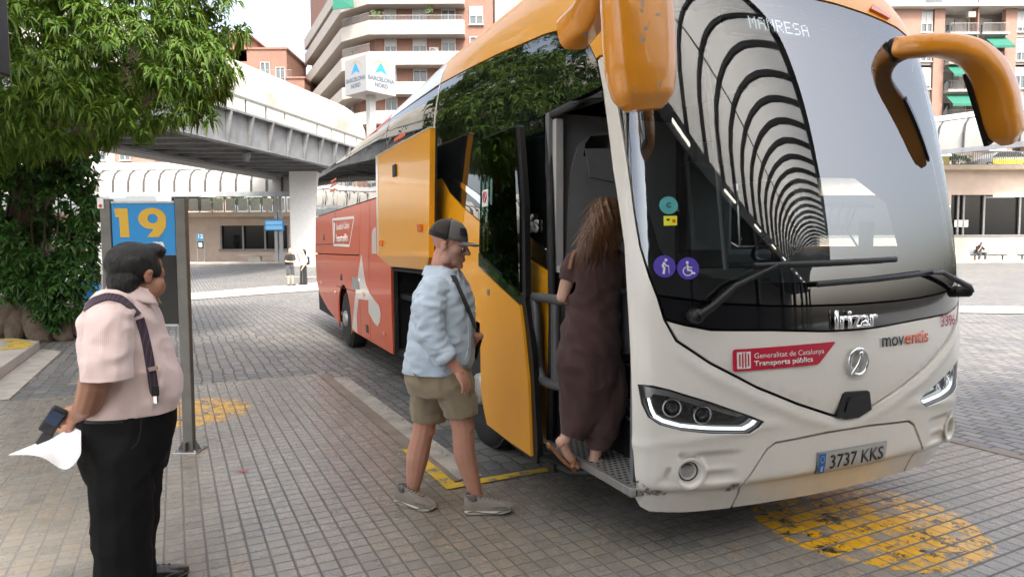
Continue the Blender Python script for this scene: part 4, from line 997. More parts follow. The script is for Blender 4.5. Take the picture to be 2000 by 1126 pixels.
def skin_text(name, s, mat_, p, v, height, width=None, slope=0.0, off=.006, ext=.0008, bold=0.0, shear=0.0, parent=None, flip=1, align='CENTER'):
    me = text_mesh(s, 1.0, bold, 0, shear=shear, align=align)
    xs_ = [q.co.x for q in me.vertices]; ys_ = [q.co.y for q in me.vertices]; w0 = max(xs_) - min(xs_); h0 = max(ys_) - min(ys_)
    kx = (width / w0) if width else height / h0; ky = height / h0
    cx, cy = ((max(xs_) + min(xs_)) / 2 if align == 'CENTER' else min(xs_)), (max(ys_) + min(ys_)) / 2
    for q in me.vertices: x = (q.co.x - cx) * kx; q.co = (p + x, v + (q.co.y - cy) * ky + x * slope, q.co.z)
    if ext:
        bm = bmesh.new(); bm.from_mesh(me); r = bmesh.ops.extrude_face_region(bm, geom=bm.faces[:]); bmesh.ops.translate(bm, vec=(0, 0, ext), verts=[q for q in r['geom'] if isinstance(q, bmesh.types.BMVert)]); bm.to_mesh(me); bm.free()
    return decal(name, me, mat_, parent or bus, off)

# ---- coach paints
def paint(name, col, coat=.8, rough=.35, dirt=.25, wave=.02):
    t = NT(name); c = t.coord('Object'); n = t.noise(c, 2.0, 5, .65); f = t.noise(t.coord('Object', (1, 1, .3)), 14, 5, .7)
    z = t.sep(c)[2]
    low = t.math('MULTIPLY', t.math('SUBTRACT', 1.0, t.math('DIVIDE', z, 1.1), clamp=True), t.math('MULTIPLY', f, dirt * 1.6))
    base = t.mix(t.math('ADD', low, t.math('MULTIPLY', n, dirt * .12)), col, (.26, .22, .17))
    sp = t.ramp(t.noise(c, 120, 2, .5), [(.74, (0,) * 3), (.79, (.5,) * 3)])
    base = t.mix(sp, base, (.2, .17, .13))
    t.bsdf(Base__Color=base, Roughness=rough, Coat__Weight=coat, Coat__Roughness=.06, Coat__IOR=1.5, Normal=t.bump(t.noise(c, 1.6, 2, .5), wave, .2)); return t.m
M['bus_white'] = paint('bus_white', (.86, .825, .755), dirt=.18)
M['bus_orange'] = paint('bus_orange', (.88, .385, .008), rough=.35, coat=.4, wave=.03, dirt=.15)
M['bus_red'] = paint('bus_red', (.66, .085, .010), rough=.45, coat=.25, wave=.03, dirt=.15)
M['bus_cream'] = paint('bus_cream', (.74, .70, .62), rough=.3)
M['bus_black'] = mat('bus_black', (.006, .006, .007), .12, var=.1, coat=1.0)
M['panel_grey'] = mat('panel_grey', (.22, .225, .23), .55, var=.08, bump=.1, bscale=200)
M['shell'] = mat('shell', (.005, .005, .005), .7, var=.1)
M['windscreen'] = glassy('windscreen', (.70, .79, .78), 2.5, 0.0, see=True, body=.01)
M['side_glass'] = glassy('side_glass', (.02, .03, .03), 2.05, 0.0, see=False, base=(.006, .008, .008), wave=.045)
M['door_glass'] = glassy('door_glass', (.34, .42, .38), 1.75, 0.0, see=True)
M['clear_glass'] = glassy('clear_glass', (.80, .85, .84), 1.5, 0.0, see=True)
M['interior_grey'] = mat('interior_grey', (.16, .165, .17), .6, var=.1, vscale=3, bump=.1, bscale=200)
M['interior_light'] = mat('interior_light', (.45, .45, .44), .6, var=.06)
M['sticker_red'] = mat('sticker_red', (.55, .012, .045), .35, var=.04)
M['sticker_violet'] = mat('sticker_violet', (.095, .06, .42), .4, var=.04)
M['sticker_teal'] = mat('sticker_teal', (.10, .42, .42), .4, var=.1)
M['sticker_yellow'] = mat('sticker_yellow', (.80, .78, .05), .4, var=.04)
M['ink'] = mat('ink', (.015, .017, .03), .4, var=.02); M['ink_orange'] = mat('ink_orange', (.78, .12, .035), .4, var=.02); M['ink_red'] = mat('ink_red', (.50, .03, .09), .4, var=.02)
M['lampglass'] = glassy('lampglass', (.93, .95, .95), 1.45, 0.0, see=True)
M['daylight_lamp'] = emission('daylight_lamp', (.92, .97, 1.0), .55)
M['led'] = emission('led', (.9, .97, 1.0), .36)
M['reflector'] = mat('reflector', (.7, .7, .72), .12, 1.0, var=.05)
M['amber'] = mat('amber', (.75, .16, .01), .25, var=.1, coat=.6)

# ---- outlines on the skin: (p, v), p across the front (0 at the middle), v up
ws_half = [(0, 1.320), (.38, 1.326), (.60, 1.335), (.85, 1.352), (1.0, 1.37), (1.205, 1.400), (1.234, 1.481), (1.28, 1.644), (1.305, 1.82), (1.323, 2.016), (1.345, 2.2), (1.369, 2.371), (1.390, 2.556), (1.385, 2.70), (1.345, 2.82), (1.25, 2.91), (1.1, 2.975), (.9, 3.03), (.558, 3.065), (.238, 3.088), (0, 3.092)]
mask_half = [(0, 1.178), (.2, 1.182), (.57, 1.206), (.93, 1.222), (1.08, 1.252), (1.168, 1.278), (1.198, 1.385), (1.0, 1.356), (.85, 1.340), (.60, 1.323), (.38, 1.314), (0, 1.308)]
vee_half = [(0, .694), (.10, .703), (.16, .722), (.386, .800), (.661, .913), (.936, 1.055), (1.107, 1.168), (1.162, 1.262), (1.075, 1.238), (.93, 1.209), (.57, 1.194), (.2, 1.170), (0, 1.166)]
bump_half = [(0, .622), (.152, .621), (.535, .602), (.592, .572), (.727, .394), (.704, .312), (.716, .2215), (1.0, .226), (1.19, .238), (1.245, .266), (1.297, .335), (1.328, .45), (1.352, .661), (1.372, 1.2), (1.390, 1.645), (1.470, 2.061), (1.520, 2.529), (1.556, 2.689), (1.52, 2.70), (1.43, 2.675), (1.418, 2.556), (1.386, 2.371), (1.358, 2.2), (1.335, 2.016), (1.317, 1.82), (1.292, 1.644), (1.246, 1.481), (1.213, 1.385), (1.182, 1.268), (1.125, 1.160), (.945, 1.040), (.667, .898), (.39, .785), (.16, .706), (.10, .687), (0, .678)]
low_half = [(0, .608), (.148, .607), (.528, .588), (.58, .560), (.708, .393), (.686, .312), (.698, .2215), (0, .212)]
lamp = [(1.322, .937), (1.24, .938), (1.161, .920), (.944, .850), (.70, .758), (.612, .720), (.644, .690), (.701, .662), (.936, .680), (1.086, .701), (1.205, .732), (1.265, .770), (1.300, .837)]
fog_c = (1.04, .477)
def circ(c, r, n=24, rx=None): rx = rx or r; return [(c[0] + rx * math.cos(2 * math.pi * i / n), c[1] + r * math.sin(2 * math.pi * i / n)) for i in range(n)]
def neg(pts): return [(-p, v) for p, v in pts]
def bump_disp(p, v):
    a = np.abs(p); d = np.hypot(a - fog_c[0], (v - fog_c[1]) * 1.05)
    ring = .016 * np.exp(-((d - .082) / .016) ** 2)
    left = 1.20 - .10 * sm_step(.42, .57, v)
    rec = sm_step(left + .015, left - .015, a) * sm_step(.586, .566, v) * sm_step(.70, .86, a) * sm_step(.40, .425, v)
    fin = .010 * np.exp(-((v - .478) / .012) ** 2) * sm_step(.74, .86, a) * sm_step(.97, .955, a)
    # flowing lips: a raised band along the vee and a crease running inward from the lamp
    vee_y = np.interp(a, [0, .1, .39, .667, .945, 1.125], [.678, .687, .785, .898, 1.04, 1.16])
    lip = .008 * np.exp(-((v - (vee_y - .05)) / .035) ** 2) * sm_step(1.2, 1.0, a)
    sc = .016 * np.exp(-((v - np.interp(a, [.3, .52, .61, 1.3], [.66, .70, .70, .62])) / .03) ** 2) * sm_step(.42, .6, a)
    roll = -.008 * np.exp(-((v - .63) / .03) ** 2) * sm_step(.95, 1.15, a) * sm_step(1.4, 1.3, a)
    return ring - .014 * rec + fin + lip + sc * .6 + roll * .6

# ---- panels of the front
holes = [neg(lamp), lamp, neg(circ(fog_c, .055)), circ(fog_c, .055)]
skin('bumper', mir(bump_half), M['bus_white'], 0, .05, .026, holes, bump_disp)
skin('front_flap', mir(vee_half), M['bus_white'], -.004, .03, .04, disp=lambda p, v: -.006 * np.exp(-((v - np.interp(np.abs(p), [0, .1, .39, .667, .945, 1.125], [.694, .70, .80, .913, 1.055, 1.17])) / .02) ** 2))
skin('plate_panel', mir(low_half), M['bus_white'], -.003, .04, .03)
mask_ = skin('windscreen_sill', mir(mask_half), M['bus_black'], -.002, .03, .04)
glass_hole = [(p * .972 if v > 1.5 else p * .985, v + (.10 if v < 1.5 and abs(p) < 1.25 else (-.05 if v > 2.8 else 0))) for p, v in mir(ws_half)]
gh = [(0, 1.44), (.6, 1.45), (1.0, 1.49), (1.12, 1.53), (1.19, 1.64), (1.235, 1.82), (1.262, 2.1), (1.295, 2.371), (1.315, 2.556), (1.30, 2.70), (1.2, 2.83), (1.0, 2.93), (.6, 3.0), (0, 3.03)]
skin('windscreen', mir(ws_half), M['windscreen'], 0, .012, .05)
skin('screen_border', mir(ws_half), M['bus_black'], -.014, .008, .06, [mir(gh)])
cov = [(-.118, .70), (-.069, .821), (-.049, .832), (.119, .825), (.133, .815), (.160, .712), (.06, .676), (-.05, .677)]
cv = skin('radar_cover', cov, M['black_plastic'], .012, .03, .02)
skin('cover_plate', [(-.06, .722), (-.035, .80), (.09, .797), (.095, .722)], M['black_plastic'], .018, .008, .03, parent=cv)
# roof and shell
roof_front = [(0, 3.104), (.238, 3.10), (.558, 3.077), (.9, 3.044), (1.11, 2.988), (1.265, 2.922), (1.36, 2.83), (1.40, 2.70), (1.432, 2.688), (1.52, 2.714), (1.565, 2.705), (1.644, 2.83), (1.73, 2.91), (1.965, 3.008), (2.237, 3.053), (3.228, 3.148), (4.444, 3.238), (4.86, 3.268)]
skin('roof', mir(roof_front + [(4.86, 4.48), (0, 4.48)]), M['bus_orange'], .004, .02, .09)
for sgn in (1, -1):
    f = (lambda q: q) if sgn > 0 else neg
    skin('roof_edge', f([(4.88, 3.27), (7.0, 3.332), (7.0, 4.48), (4.88, 4.48)]), M['bus_cream'], .004, .02, .12)
    skin('roof_edge', f([(7.02, 3.332), (9.5, 3.372), (13.15, 3.38), (13.15, 4.48), (7.02, 4.48)]), M['bus_red'], .004, .02, .16)
arch = lambda y, r=.60: [(P1 - .08 + y + r * math.cos(a) + 0, max(.30, .46 + r * math.sin(a))) for a in np.linspace(0, math.pi, 15)]
PF, PR = P1 - .08 + 2.287, P1 - .08 + 8.47
def archp(pc, r=.60): return [(pc + r * math.cos(a), .44 + r * math.sin(a)) for a in np.linspace(-.28, math.pi + .28, 17)]
door_hole = [(1.338, .33), (1.352, .661), (1.374, 1.2), (1.392, 1.645), (1.470, 2.061), (1.516, 2.47), (2.245, 2.49), (2.275, .33)]
lug_hole = [(4.30, .42), (6.44, .42), (6.44, 1.39), (4.30, 1.39)]
drv_hole = [(1.66, 1.58), (4.4, 1.58), (4.4, 2.22), (2.6, 2.22), (1.95, 2.15), (1.72, 1.95)]
shell_out = mir([(0, .30), (1.2, .30), (1.33, .345), (13.15, .345), (13.15, 4.48), (0, 4.48)])
skin('body_shell', shell_out, M['shell'], -.055, 0, .13, [mir([(p, v) for p, v in gh]), neg(door_hole), neg(lug_hole), drv_hole, neg(archp(PF, .62)), neg(archp(PR, .62)), archp(PF, .62), archp(PR, .62), neg(lamp), lamp, neg(circ(fog_c, .06)), circ(fog_c, .06)])
# side glazing (door side, then the far side)
gl_top = lambda p: float(np.interp(p, [1.565, 1.644, 1.73, 1.965, 2.237, 3.228, 4.444, 6.858, 9.526, 13.2], [2.69, 2.815, 2.895, 2.993, 3.038, 3.133, 3.223, 3.314, 3.358, 3.365]))
gA = [(2.29, 2.505), (1.532, 2.535), (1.568, 2.692), (1.644, 2.815), (1.73, 2.895), (1.965, 2.993), (2.237, 3.038), (3.228, 3.133), (4.444, 3.223), (4.86, 3.252), (4.86, 2.315), (4.50, 2.272), (4.29, 2.14), (3.93, 2.0), (3.58, 1.88), (2.29, 1.50)]
skin('side_window', neg(gA), M['side_glass'], .002, .02, .1)
panes = [(4.895, 6.98), (7.0, 9.55), (9.57, 12.2), (12.22, 13.1)]
for a, c in panes:
    poly = [(a, 2.315), (c, 2.315), (c, gl_top(c))] + [(q, gl_top(q)) for q in np.linspace(c, a, 6)[1:-1]] + [(a, gl_top(a))]
    skin('side_window', neg(poly), M['side_glass'], .002, .02, .14); skin('side_window', poly, M['side_glass'], .002, .02, .2)
skin('driver_window', [(1.60, 1.65), (3.3, 1.65), (3.3, 3.0), (2.0, 2.95), (1.70, 2.8)], M['clear_glass'], .002, .01, .12)
skin('side_window', [(3.33, 1.65), (4.86, 2.3), (4.86, 3.25), (3.33, 3.13)], M['clear_glass'], .002, .01, .15)
skin('seam_strip', neg([(4.862, 2.30), (4.893, 2.30), (4.893, 3.26), (4.862, 3.26)]), M['bus_cream'], .006, .01, .08)
# chrome waist strip rising rearwards from the door
skin('waist_strip', neg([(2.29, 1.50), (2.29, 1.625), (3.58, 2.085), (4.30, 2.306), (4.36, 2.29), (3.60, 2.03), (3.0, 1.78)]), M['chrome'], .008, .012, .06)
# coloured panels of the door side
of_ = [(2.29, .345), (PF - .66, .345)] + [(p, v) for p, v in archp(PF)[::-1]] + [(4.27, .345), (4.27, 1.42), (6.46, 1.42), (6.46, 2.30), (4.55, 2.30), (4.50, 2.262), (4.29, 2.128), (3.93, 1.988), (3.58, 1.868), (2.29, 1.488)]
skin('front_side_panel', neg(of_), M['bus_orange'], .003, .025, .08)
skin('seam', neg([(2.55, .36), (2.562, .36), (2.562, 1.50), (2.55, 1.50)]), M['shell'], .0045, .002, .06)
redA = [(6.47, .345), (7.72, .345), (7.72, 2.30), (6.47, 2.30)]; redB = [(7.74, .345), (8.39, .345), (8.39, 2.30), (7.74, 2.30)]
redC = [(8.41, 1.548), (13.1, 1.548), (13.1, 2.30), (8.41, 2.30)]
redD = [(8.41, .345), (PR - .66, .345)] + archp(PR)[::-1] + [(PR + .66, .345), (11.6, .50), (12.6, .72), (12.95, 1.0), (13.1, 1.53), (8.41, 1.53)]
for nm, q in (('side_panel', redA), ('side_panel', redB), ('rear_side_panel', redC), ('rear_side_panel', redD)): skin(nm, neg(q), M['bus_red'], .003, .025, .1)
# far side, seen only through the windows
farp = [(1.57, .345), (PF - .66, .345)] + archp(PF)[::-1] + [(PF + .66, .345), (PR - .66, .345)] + archp(PR)[::-1] + [(PR + .66, .345), (13.1, .7), (13.1, 2.30), (4.86, 2.30), (3.33, 1.64), (1.60, 1.64)]
skin('far_side_panel', farp, M['bus_orange'], .003, .025, .16)
b = MB(); b.box((0, 11.90, 1.7), (2.30, .04, 2.3)); b.build('rear_panel', M['bus_red'], bus)
# flank details: hatch lines, handles, marker lamps
for (p0, v0, p1, v1) in ((10.6, 1.72, 13.0, 1.725), (10.6, 1.72, 10.62, 2.28), (8.43, .98, 10.5, .985)):
    skin('seam', neg([(p0, v0), (max(p1, p0 + .02), v0), (max(p1, p0 + .02), max(v1, v0 + .012)), (p0, max(v1, v0 + .012))]), M['shell'], .0045, .002, .1)
for (p, v) in ((11.9, 1.86), (9.95, 1.16), (7.95, .50), (4.15, 1.02)): skin('latch', neg([(p - .07, v - .055), (p + .07, v - .055), (p + .07, v + .055), (p - .07, v + .055)]), M['black_plastic'], .010, .01, .05)
for (p, v) in ((12.4, .95), (10.6, .86), (8.1, .98), (6.9, .55), (4.05, .55)): skin('marker_lamp', neg([(p - .06, v - .03), (p + .06, v - .03), (p + .06, v + .03), (p - .06, v + .03)]), M['amber'], .012, .012, .05)
skin('air_inlet', neg([(8.43, 1.03), (8.95, 1.03), (8.95, 1.20), (8.43, 1.20)]), M['steel'], .012, .012, .08)
# white sweeping emblem on the red flank
def z5(pts): return [(600 + x * .2841, 400 + y * .2841) for x, y in pts]
emb = PX(z5([(312, 845), (330, 640), (352, 480), (374, 340), (386, 440), (402, 540), (430, 606), (460, 648), (494, 690), (507, 750), (500, 808), (485, 833), (462, 808), (424, 738), (424, 655), (356, 645), (342, 760), (346, 880)]))
skin('emblem', emb, M['bus_cream'], .0055, .002, .08)
emb2 = PX(z5([(447, 335), (447, 200), (452, 170), (466, 152), (474, 160), (478, 335)]))
skin('emblem', emb2, M['bus_cream'], .0055, .002, .08)
fr = [(10.90, 2.165), (8.86, 2.115), (9.19, 1.685), (10.73, 1.705)]
for a, c in zip(fr, fr[1:] + fr[:1]):
    L = math.hypot(c[0] - a[0], c[1] - a[1]); nx, ny = -(c[1] - a[1]) / L * .02, (c[0] - a[0]) / L * .02
    skin('notice_frame', neg([(a[0] - nx, a[1] - ny), (c[0] - nx, c[1] - ny), (c[0] + nx, c[1] + ny), (a[0] + nx, a[1] + ny)]), M['sign_white'], .006, .001, .3)
skin_text('lettering', 'Generalitat de Catalunya', M['sign_white'], -9.85, 2.0, .15, 1.25, off=.006); skin_text('lettering', 'Transports públics', M['sign_white'], -9.93, 1.80, .16, 1.15, off=.006, bold=.015)
skin('notice_crest', neg([(10.62, 1.75), (10.78, 1.75), (10.78, 2.10), (10.62, 2.10)]), M['sign_white'], .006, .001, .1)
skin_text('lettering', 'is', M['alu'], -4.64, 1.80, .42, .20, off=.006, ext=.004, bold=.02)
skin_text('lettering', 'i6s', M['sign_white'], -2.485, 1.80, .125, .20, off=.01, ext=.012, bold=.03, shear=.15)
for k in range(4):
    skin('glass_notice', neg([(6.0 + .05 * k, 2.92 - k * .085), (6.52, 2.92 - k * .085), (6.52, 2.965 - k * .085), (6.0 + .05 * k, 2.965 - k * .085)]), M['ink_orange'], .004, .001, .2)
    if k < 3: skin('glass_notice', neg([(10.7, 2.86 - k * .09), (11.3, 2.86 - k * .09), (11.3, 2.90 - k * .09), (10.7, 2.90 - k * .09)]), M['ink_orange'], .004, .001, .2)

# ---- wheels
def wheel(x, y, sgn, tw=.30):
    R0 = .495
    b = MB(); b.lathe([(.29, -tw / 2), (.40, -tw / 2 - .005), (.47, -tw / 2 + .03), (R0, -tw / 2 + .07), (R0, tw / 2 - .07), (.47, tw / 2 - .03), (.40, tw / 2 + .005), (.29, tw / 2)], (x, y, R0 - .02), (1, 0, 0), 40)
    for k in range(5): b.lathe([(R0 + .002, -.1 + k * .05 - .006), (R0 + .002, -.1 + k * .05 + .006)], (x, y, R0 - .02), (1, 0, 0), 40)
    wh = b.build('wheel', M['rubber'], bus)
    b = MB(); ax = (sgn, 0, 0); c = (x, y, R0 - .02); o_ = tw / 2
    b.lathe([(.29, -o_), (.295, o_ - .01), (.28, o_ - .015), (.26, o_ - .05), (.22, o_ - .03), (.19, o_ - .02), (.13, o_ + .0), (.125, o_ + .03), (.10, o_ + .045), (0, o_ + .045)], c, ax, 40)
    for k in range(10):
        a = k * math.pi / 5; b.lathe([(.016, 0), (.016, .018), (0, .022)], (x + sgn * (o_ - .025), y + .165 * math.cos(a), R0 - .02 + .165 * math.sin(a)), ax, 8)
    b.build('rim', M['alu'], wh)
    b = MB()
    for k in range(10):
        a = (k + .5) * math.pi / 5; b.lathe([(.026, 0), (.026, .006), (0, .007)], (x + sgn * (o_ - .028), y + .235 * math.cos(a), R0 - .02 + .235 * math.sin(a)), ax, 10)
    b.build('rim_hole', M['black_plastic'], wh)
for y in (2.287, 8.47):
    for sgn in (-1, 1): wheel(sgn * (1.275 - .19), y, sgn)
b = MB()
for y in (2.287, 8.47):
    b.box((0, y, .62), (1.6, 1.15, .9)); 
b.box((0, 6.2, .36), (2.3, 7.0, .10)); b.box((0, 10.4, .55), (2.3, 2.4, .10)); b.box((0, .9, .33), (2.1, 1.6, .06)); b.build('underbody', M['shell'], bus)

# ---- headlamps and fog lamps
def inset(poly, k, c=None):
    q = np.array(poly); c = q.mean(0) if c is None else np.array(c); return [tuple(c + (x - c) * k) for x in q]
for sgn in (-1, 1):
    f = neg if sgn < 0 else (lambda q: list(q))
    hl = skin('headlamp', f(lamp), M['bus_black'], -.05, .0, .04)
    skin('lens', f(inset(lamp, .985)), M['lampglass'], -.006, .012, .05, parent=hl)
    ringo = inset(lamp, 1.0)
    skin('surround', f(inset(lamp, 1.005)), M['black_plastic'], -.004, .03, .04, [f(inset(lamp, .955))], parent=hl)
    dr = [(1.276, .86), (1.258, .80), (1.236, .762), (1.19, .738), (1.09, .712), (.936, .692), (.715, .674), (.66, .697), (.640, .716), (.655, .722), (.68, .704), (.722, .688), (.935, .706), (1.085, .726), (1.18, .752), (1.224, .775), (1.244, .81), (1.264, .862)]
    skin('daylight_strip', f(dr), M['daylight_lamp'] if sgn < 0 else M['daylight_lamp'], -.028, .012, .04, parent=hl)
    skin('chrome_brow', f([(1.305, .925), (1.161, .905), (.944, .833), (.72, .752), (.76, .748), (.95, .808), (1.16, .875), (1.24, .885), (1.265, .86), (1.29, .86)]), M['alu'], -.034, .015, .04, parent=hl)
    for (p, v, r) in ((1.135, .815, .047), (.965, .772, .047)):
        c = Vector(S(sgn * p, v)); n = Vector(NRM(sgn * p, v)); b = MB()
        b.lathe([(r, -.03), (r * 1.08, .0), (r * 1.0, .008), (r * .86, .0), (r * .84, -.012)], c - n * .035, n, 28, False); b.build('projector_ring', M['reflector'], hl)
        b = MB(); b.lathe([(r * .84, -.02), (r * .7, -.002), (r * .4, .010), (0, .014)], c - n * .035, n, 24); b.build('projector_lens', M['lampglass'], hl)
        b = MB(); b.lathe([(r * .84, -.024), (0, -.03)], c - n * .035, n, 24); b.build('projector_bowl', M['dark_metal'], hl)
    p, v = fog_c; c = Vector(S(sgn * p, v)); n = Vector(NRM(sgn * p, v))
    b = MB(); b.lathe([(.085, .012), (.074, .016), (.064, .006), (.058, -.03), (.052, -.055)], c, n, 32, False); fg = b.build('fog_lamp', M['bus_white'], bus)
    n2 = (n + Vector((-.5 * sgn * -1, 0, 0)) * .0).normalized()
    b = MB(); b.lathe([(.05, -.05), (.05, -.03), (.046, -.026), (.03, -.022), (0, -.02)], c, n, 28); b.build('lens', M['reflector'], fg)
    b = MB(); b.lathe([(.058, -.05), (.058, -.028), (.050, -.026), (.050, -.05)], c, n, 28, False); b.build('gasket', M['black_plastic'], fg)
# scuffed corner of the bumper
def scuff_mat():
    t = NT('scuff'); c = t.coord('Object'); n = t.noise(c, 30, 8, .8, 1.0); n2 = t.noise(c, 9, 4, .6)
    a = t.math('MULTIPLY', t.math('GREATER_THAN', n, .5), t.math('GREATER_THAN', n2, .46))
    p = t.n('ShaderNodeBsdfPrincipled', Base__Color=t.mix(n, (.10, .08, .06), (.30, .25, .2)), Roughness=.9); tr = t.t.nodes.new('ShaderNodeBsdfTransparent')
    m = t.t.nodes.new('ShaderNodeMixShader'); t.put(m.inputs[0], a); t.t.links.new(tr.outputs[0], m.inputs[1]); t.t.links.new(p.outputs[0], m.inputs[2]); t.t.links.new(m.outputs[0], t.out.inputs[0]); return t.m
M['scuff'] = scuff_mat()
skin('scuff', neg([(1.318, .425), (1.30, .43), (1.25, .395), (1.19, .385), (1.13, .365), (1.14, .345), (1.2, .335), (1.27, .345), (1.31, .375)]), M['scuff'], .004, 0, .03)
skin('scuff', neg([(.80, .40), (.74, .40), (.745, .34), (.80, .34)]), M['scuff'], .003, 0, .03)

# ---- badges and writing on the front
board = skin('notice_board', [(-.815, 1.004), (-.806, .997), (-.27, 1.001), (-.252, 1.008), (-.136, 1.110), (-.140, 1.117), (-.806, 1.111), (-.815, 1.102)], M['sticker_red'], .0035, .001, .05)
cr = [(-.793, 1.010), (-.711, 1.010), (-.711, 1.097), (-.793, 1.097)]
skin('crest', cr, M['sign_white'], .006, .0005, .03, parent=board)
for k in range(4): skin('crest_bar', [(-.781 + k * .0175, 1.022 - (.006 if k in (1, 2) else 0)), (-.773 + k * .0175, 1.022 - (.006 if k in (1, 2) else 0)), (-.773 + k * .0175, 1.086 + (.006 if k in (1, 2) else 0)), (-.781 + k * .0175, 1.086 + (.006 if k in (1, 2) else 0))], M['sticker_red'], .0075, .0005, .03, parent=board)
skin_text('lettering', 'Generalitat de Catalunya', M['sign_white'], -.455, 1.069, .036, .468, off=.006, ext=.0005, parent=board)
skin_text('lettering', 'Transports públics', M['sign_white'], -.498, 1.029, .036, .388, off=.006, ext=.0005, bold=.022, parent=board)
skin_text('lettering', 'mov', M['ink'], .337, 1.089, .054, .195, off=.004, ext=.0005, bold=.012); skin_text('lettering', 'entis', M['ink_orange'], .562, 1.100, .073, .235, off=.004, ext=.0005, bold=.012)
skin_text('fleet_number', '3396', M['ink_red'], .938, 1.176, .068, .205, off=.004, ext=.0005, bold=.004)
skin_text('badge_lettering', 'Irizar', M['chrome'], .02, 1.235, .105, .335, off=.004, ext=.018, bold=.022)
b = MB(); c = Vector(S(.033, .997)); n = Vector(NRM(.033, .997)); ex = Vector((1, 0, 0)); ex = (ex - n * ex.dot(n)).normalized(); ey = n.cross(ex)
b.tube([c + n * .012 + ex * (.072 * math.cos(a)) + ey * (.072 * math.sin(a)) for a in np.linspace(0, 6.2832, 37)], .009, 8, False)
b.tube([c + n * .016 + ex * (x * .072) + ey * (y * .072) for x, y in ((-.85, -.95), (-.5, -.62), (-.05, -.15), (.15, .25), (.55, .95))], [.008, .011, .012, .010, .005], 8)
b.tube([c + n * .016 + ex * (x * .072) + ey * (y * .072) for x, y in ((.25, .15), (.18, -.1), (-.05, -.55))], [.011, .012, .006], 8)
b.lathe([(0, -.01), (.011, -.006), (.014, .002), (.011, .01), (0, .012)], c + n * .016 + ex * .012 + ey * .045, n, 12); b.build('emblem_ring', M['chrome'], bus)
# registration plate
pl = skin('registration_plate', [(-.235, .386), (.325, .386), (.325, .506), (-.235, .506)], M['steel'], .006, .01, .05)
M['plate_face'] = mat('plate_face', (.50, .49, .46), .5, var=.06, dirt=((.3, .28, .24), 8, .55, .4)); M['plate_blue'] = mat('plate_blue', (.01, .14, .5), .45)
skin('plate_face', [(-.228, .392), (.318, .392), (.318, .500), (-.228, .500)], M['plate_face'], .0085, .002, .05, parent=pl)
skin('plate_band', [(-.228, .392), (-.178, .392), (-.178, .500), (-.228, .500)], M['plate_blue'], .0105, .001, .05, parent=pl)
skin_text('lettering', '3737 KKS', M['ink'], .075, .446, .078, .435, off=.0105, ext=.001, bold=.008, parent=pl); skin_text('lettering', 'E', M['sign_white'], -.203, .415, .026, off=.012, ext=.0005, parent=pl)
b = MB(); q = Vector(S(-.203, .468)); n = Vector(NRM(-.203, .468))
for k in range(12): a = k * math.pi / 6; b.lathe([(0, 0), (.0025, 0), (0, .001)], q + n * .0125 + Vector((.015 * math.cos(a), 0, .018 * math.sin(a))), n, 5)
b.build('star_ring', M['sticker_yellow'], pl)
# stickers on the glass
v1 = skin('pictogram_sticker', circ((-1.166, 1.54), .056, 28), M['sticker_violet'], .003, .001, .04); v2 = skin('pictogram_sticker', circ((-1.045, 1.529), .056, 28, .0585), M['sticker_violet'], .003, .001, .04)
def picto(parent, c, strokes, dots):
    for (x, y, r) in dots: skin('figure', circ((c[0] + x, c[1] + y), r, 12), M['sign_white'], .0045, .0005, .03, parent=parent)
    for pts, wd in strokes:
        for a, e in zip(pts[:-1], pts[1:]):
            dx, dy = e[0] - a[0], e[1] - a[1]; L = math.hypot(dx, dy); nx, ny = -dy / L * wd / 2, dx / L * wd / 2; ex_, ey_ = dx / L * wd * .4, dy / L * wd * .4
            skin('figure', [(c[0] + a[0] - nx - ex_, c[1] + a[1] - ny - ey_), (c[0] + e[0] - nx + ex_, c[1] + e[1] - ny + ey_), (c[0] + e[0] + nx + ex_, c[1] + e[1] + ny + ey_), (c[0] + a[0] + nx - ex_, c[1] + a[1] + ny - ey_)], M['sign_white'], .0045, .0005, .03, parent=parent)
picto(v1, (-1.166, 1.54), [([(-.002, .018), (-.009, .004), (-.002, -.010), (-.006, -.034)], .011), ([(0, .014), (.008, .004), (.018, .002)], .006), ([(.02, .003), (.021, -.034)], .003)], [(.007, .032, .0075)])
wc = [(.024 * math.cos(a) - .004, -.014 + .022 * math.sin(a)) for a in np.linspace(2.0, 5.9, 9)]
picto(v2, (-1.045, 1.529), [([(-.004, .016), (-.003, -.008), (.014, -.010), (.022, -.024), (.032, -.024)], .009), ([(-.002, .006), (.018, .005)], .006), (wc, .005)], [(-.005, .030, .0078)])
s1 = skin('round_sticker', circ((-1.133, 1.85), .045, 24, .048), M['sticker_teal'], .002, .001, .04)
skin_text('lettering', 'C', M['ink'], -1.133, 1.85, .026, off=.004, ext=.0003, parent=s1, bold=.02)
s2 = skin('square_sticker', [(-1.163, 1.746), (-1.095, 1.748), (-1.092, 1.795), (-1.162, 1.796)], M['sticker_yellow'], .002, .001, .04)
skin('sticker_print', [(-1.148, 1.771), (-1.132, 1.771), (-1.132, 1.781), (-1.148, 1.781)], M['ink'], .0035, .0003, .04, parent=s2); skin('sticker_print', [(-1.118, 1.762), (-1.102, 1.762), (-1.102, 1.778), (-1.118, 1.778)], M['amber'], .0035, .0003, .04, parent=s2)
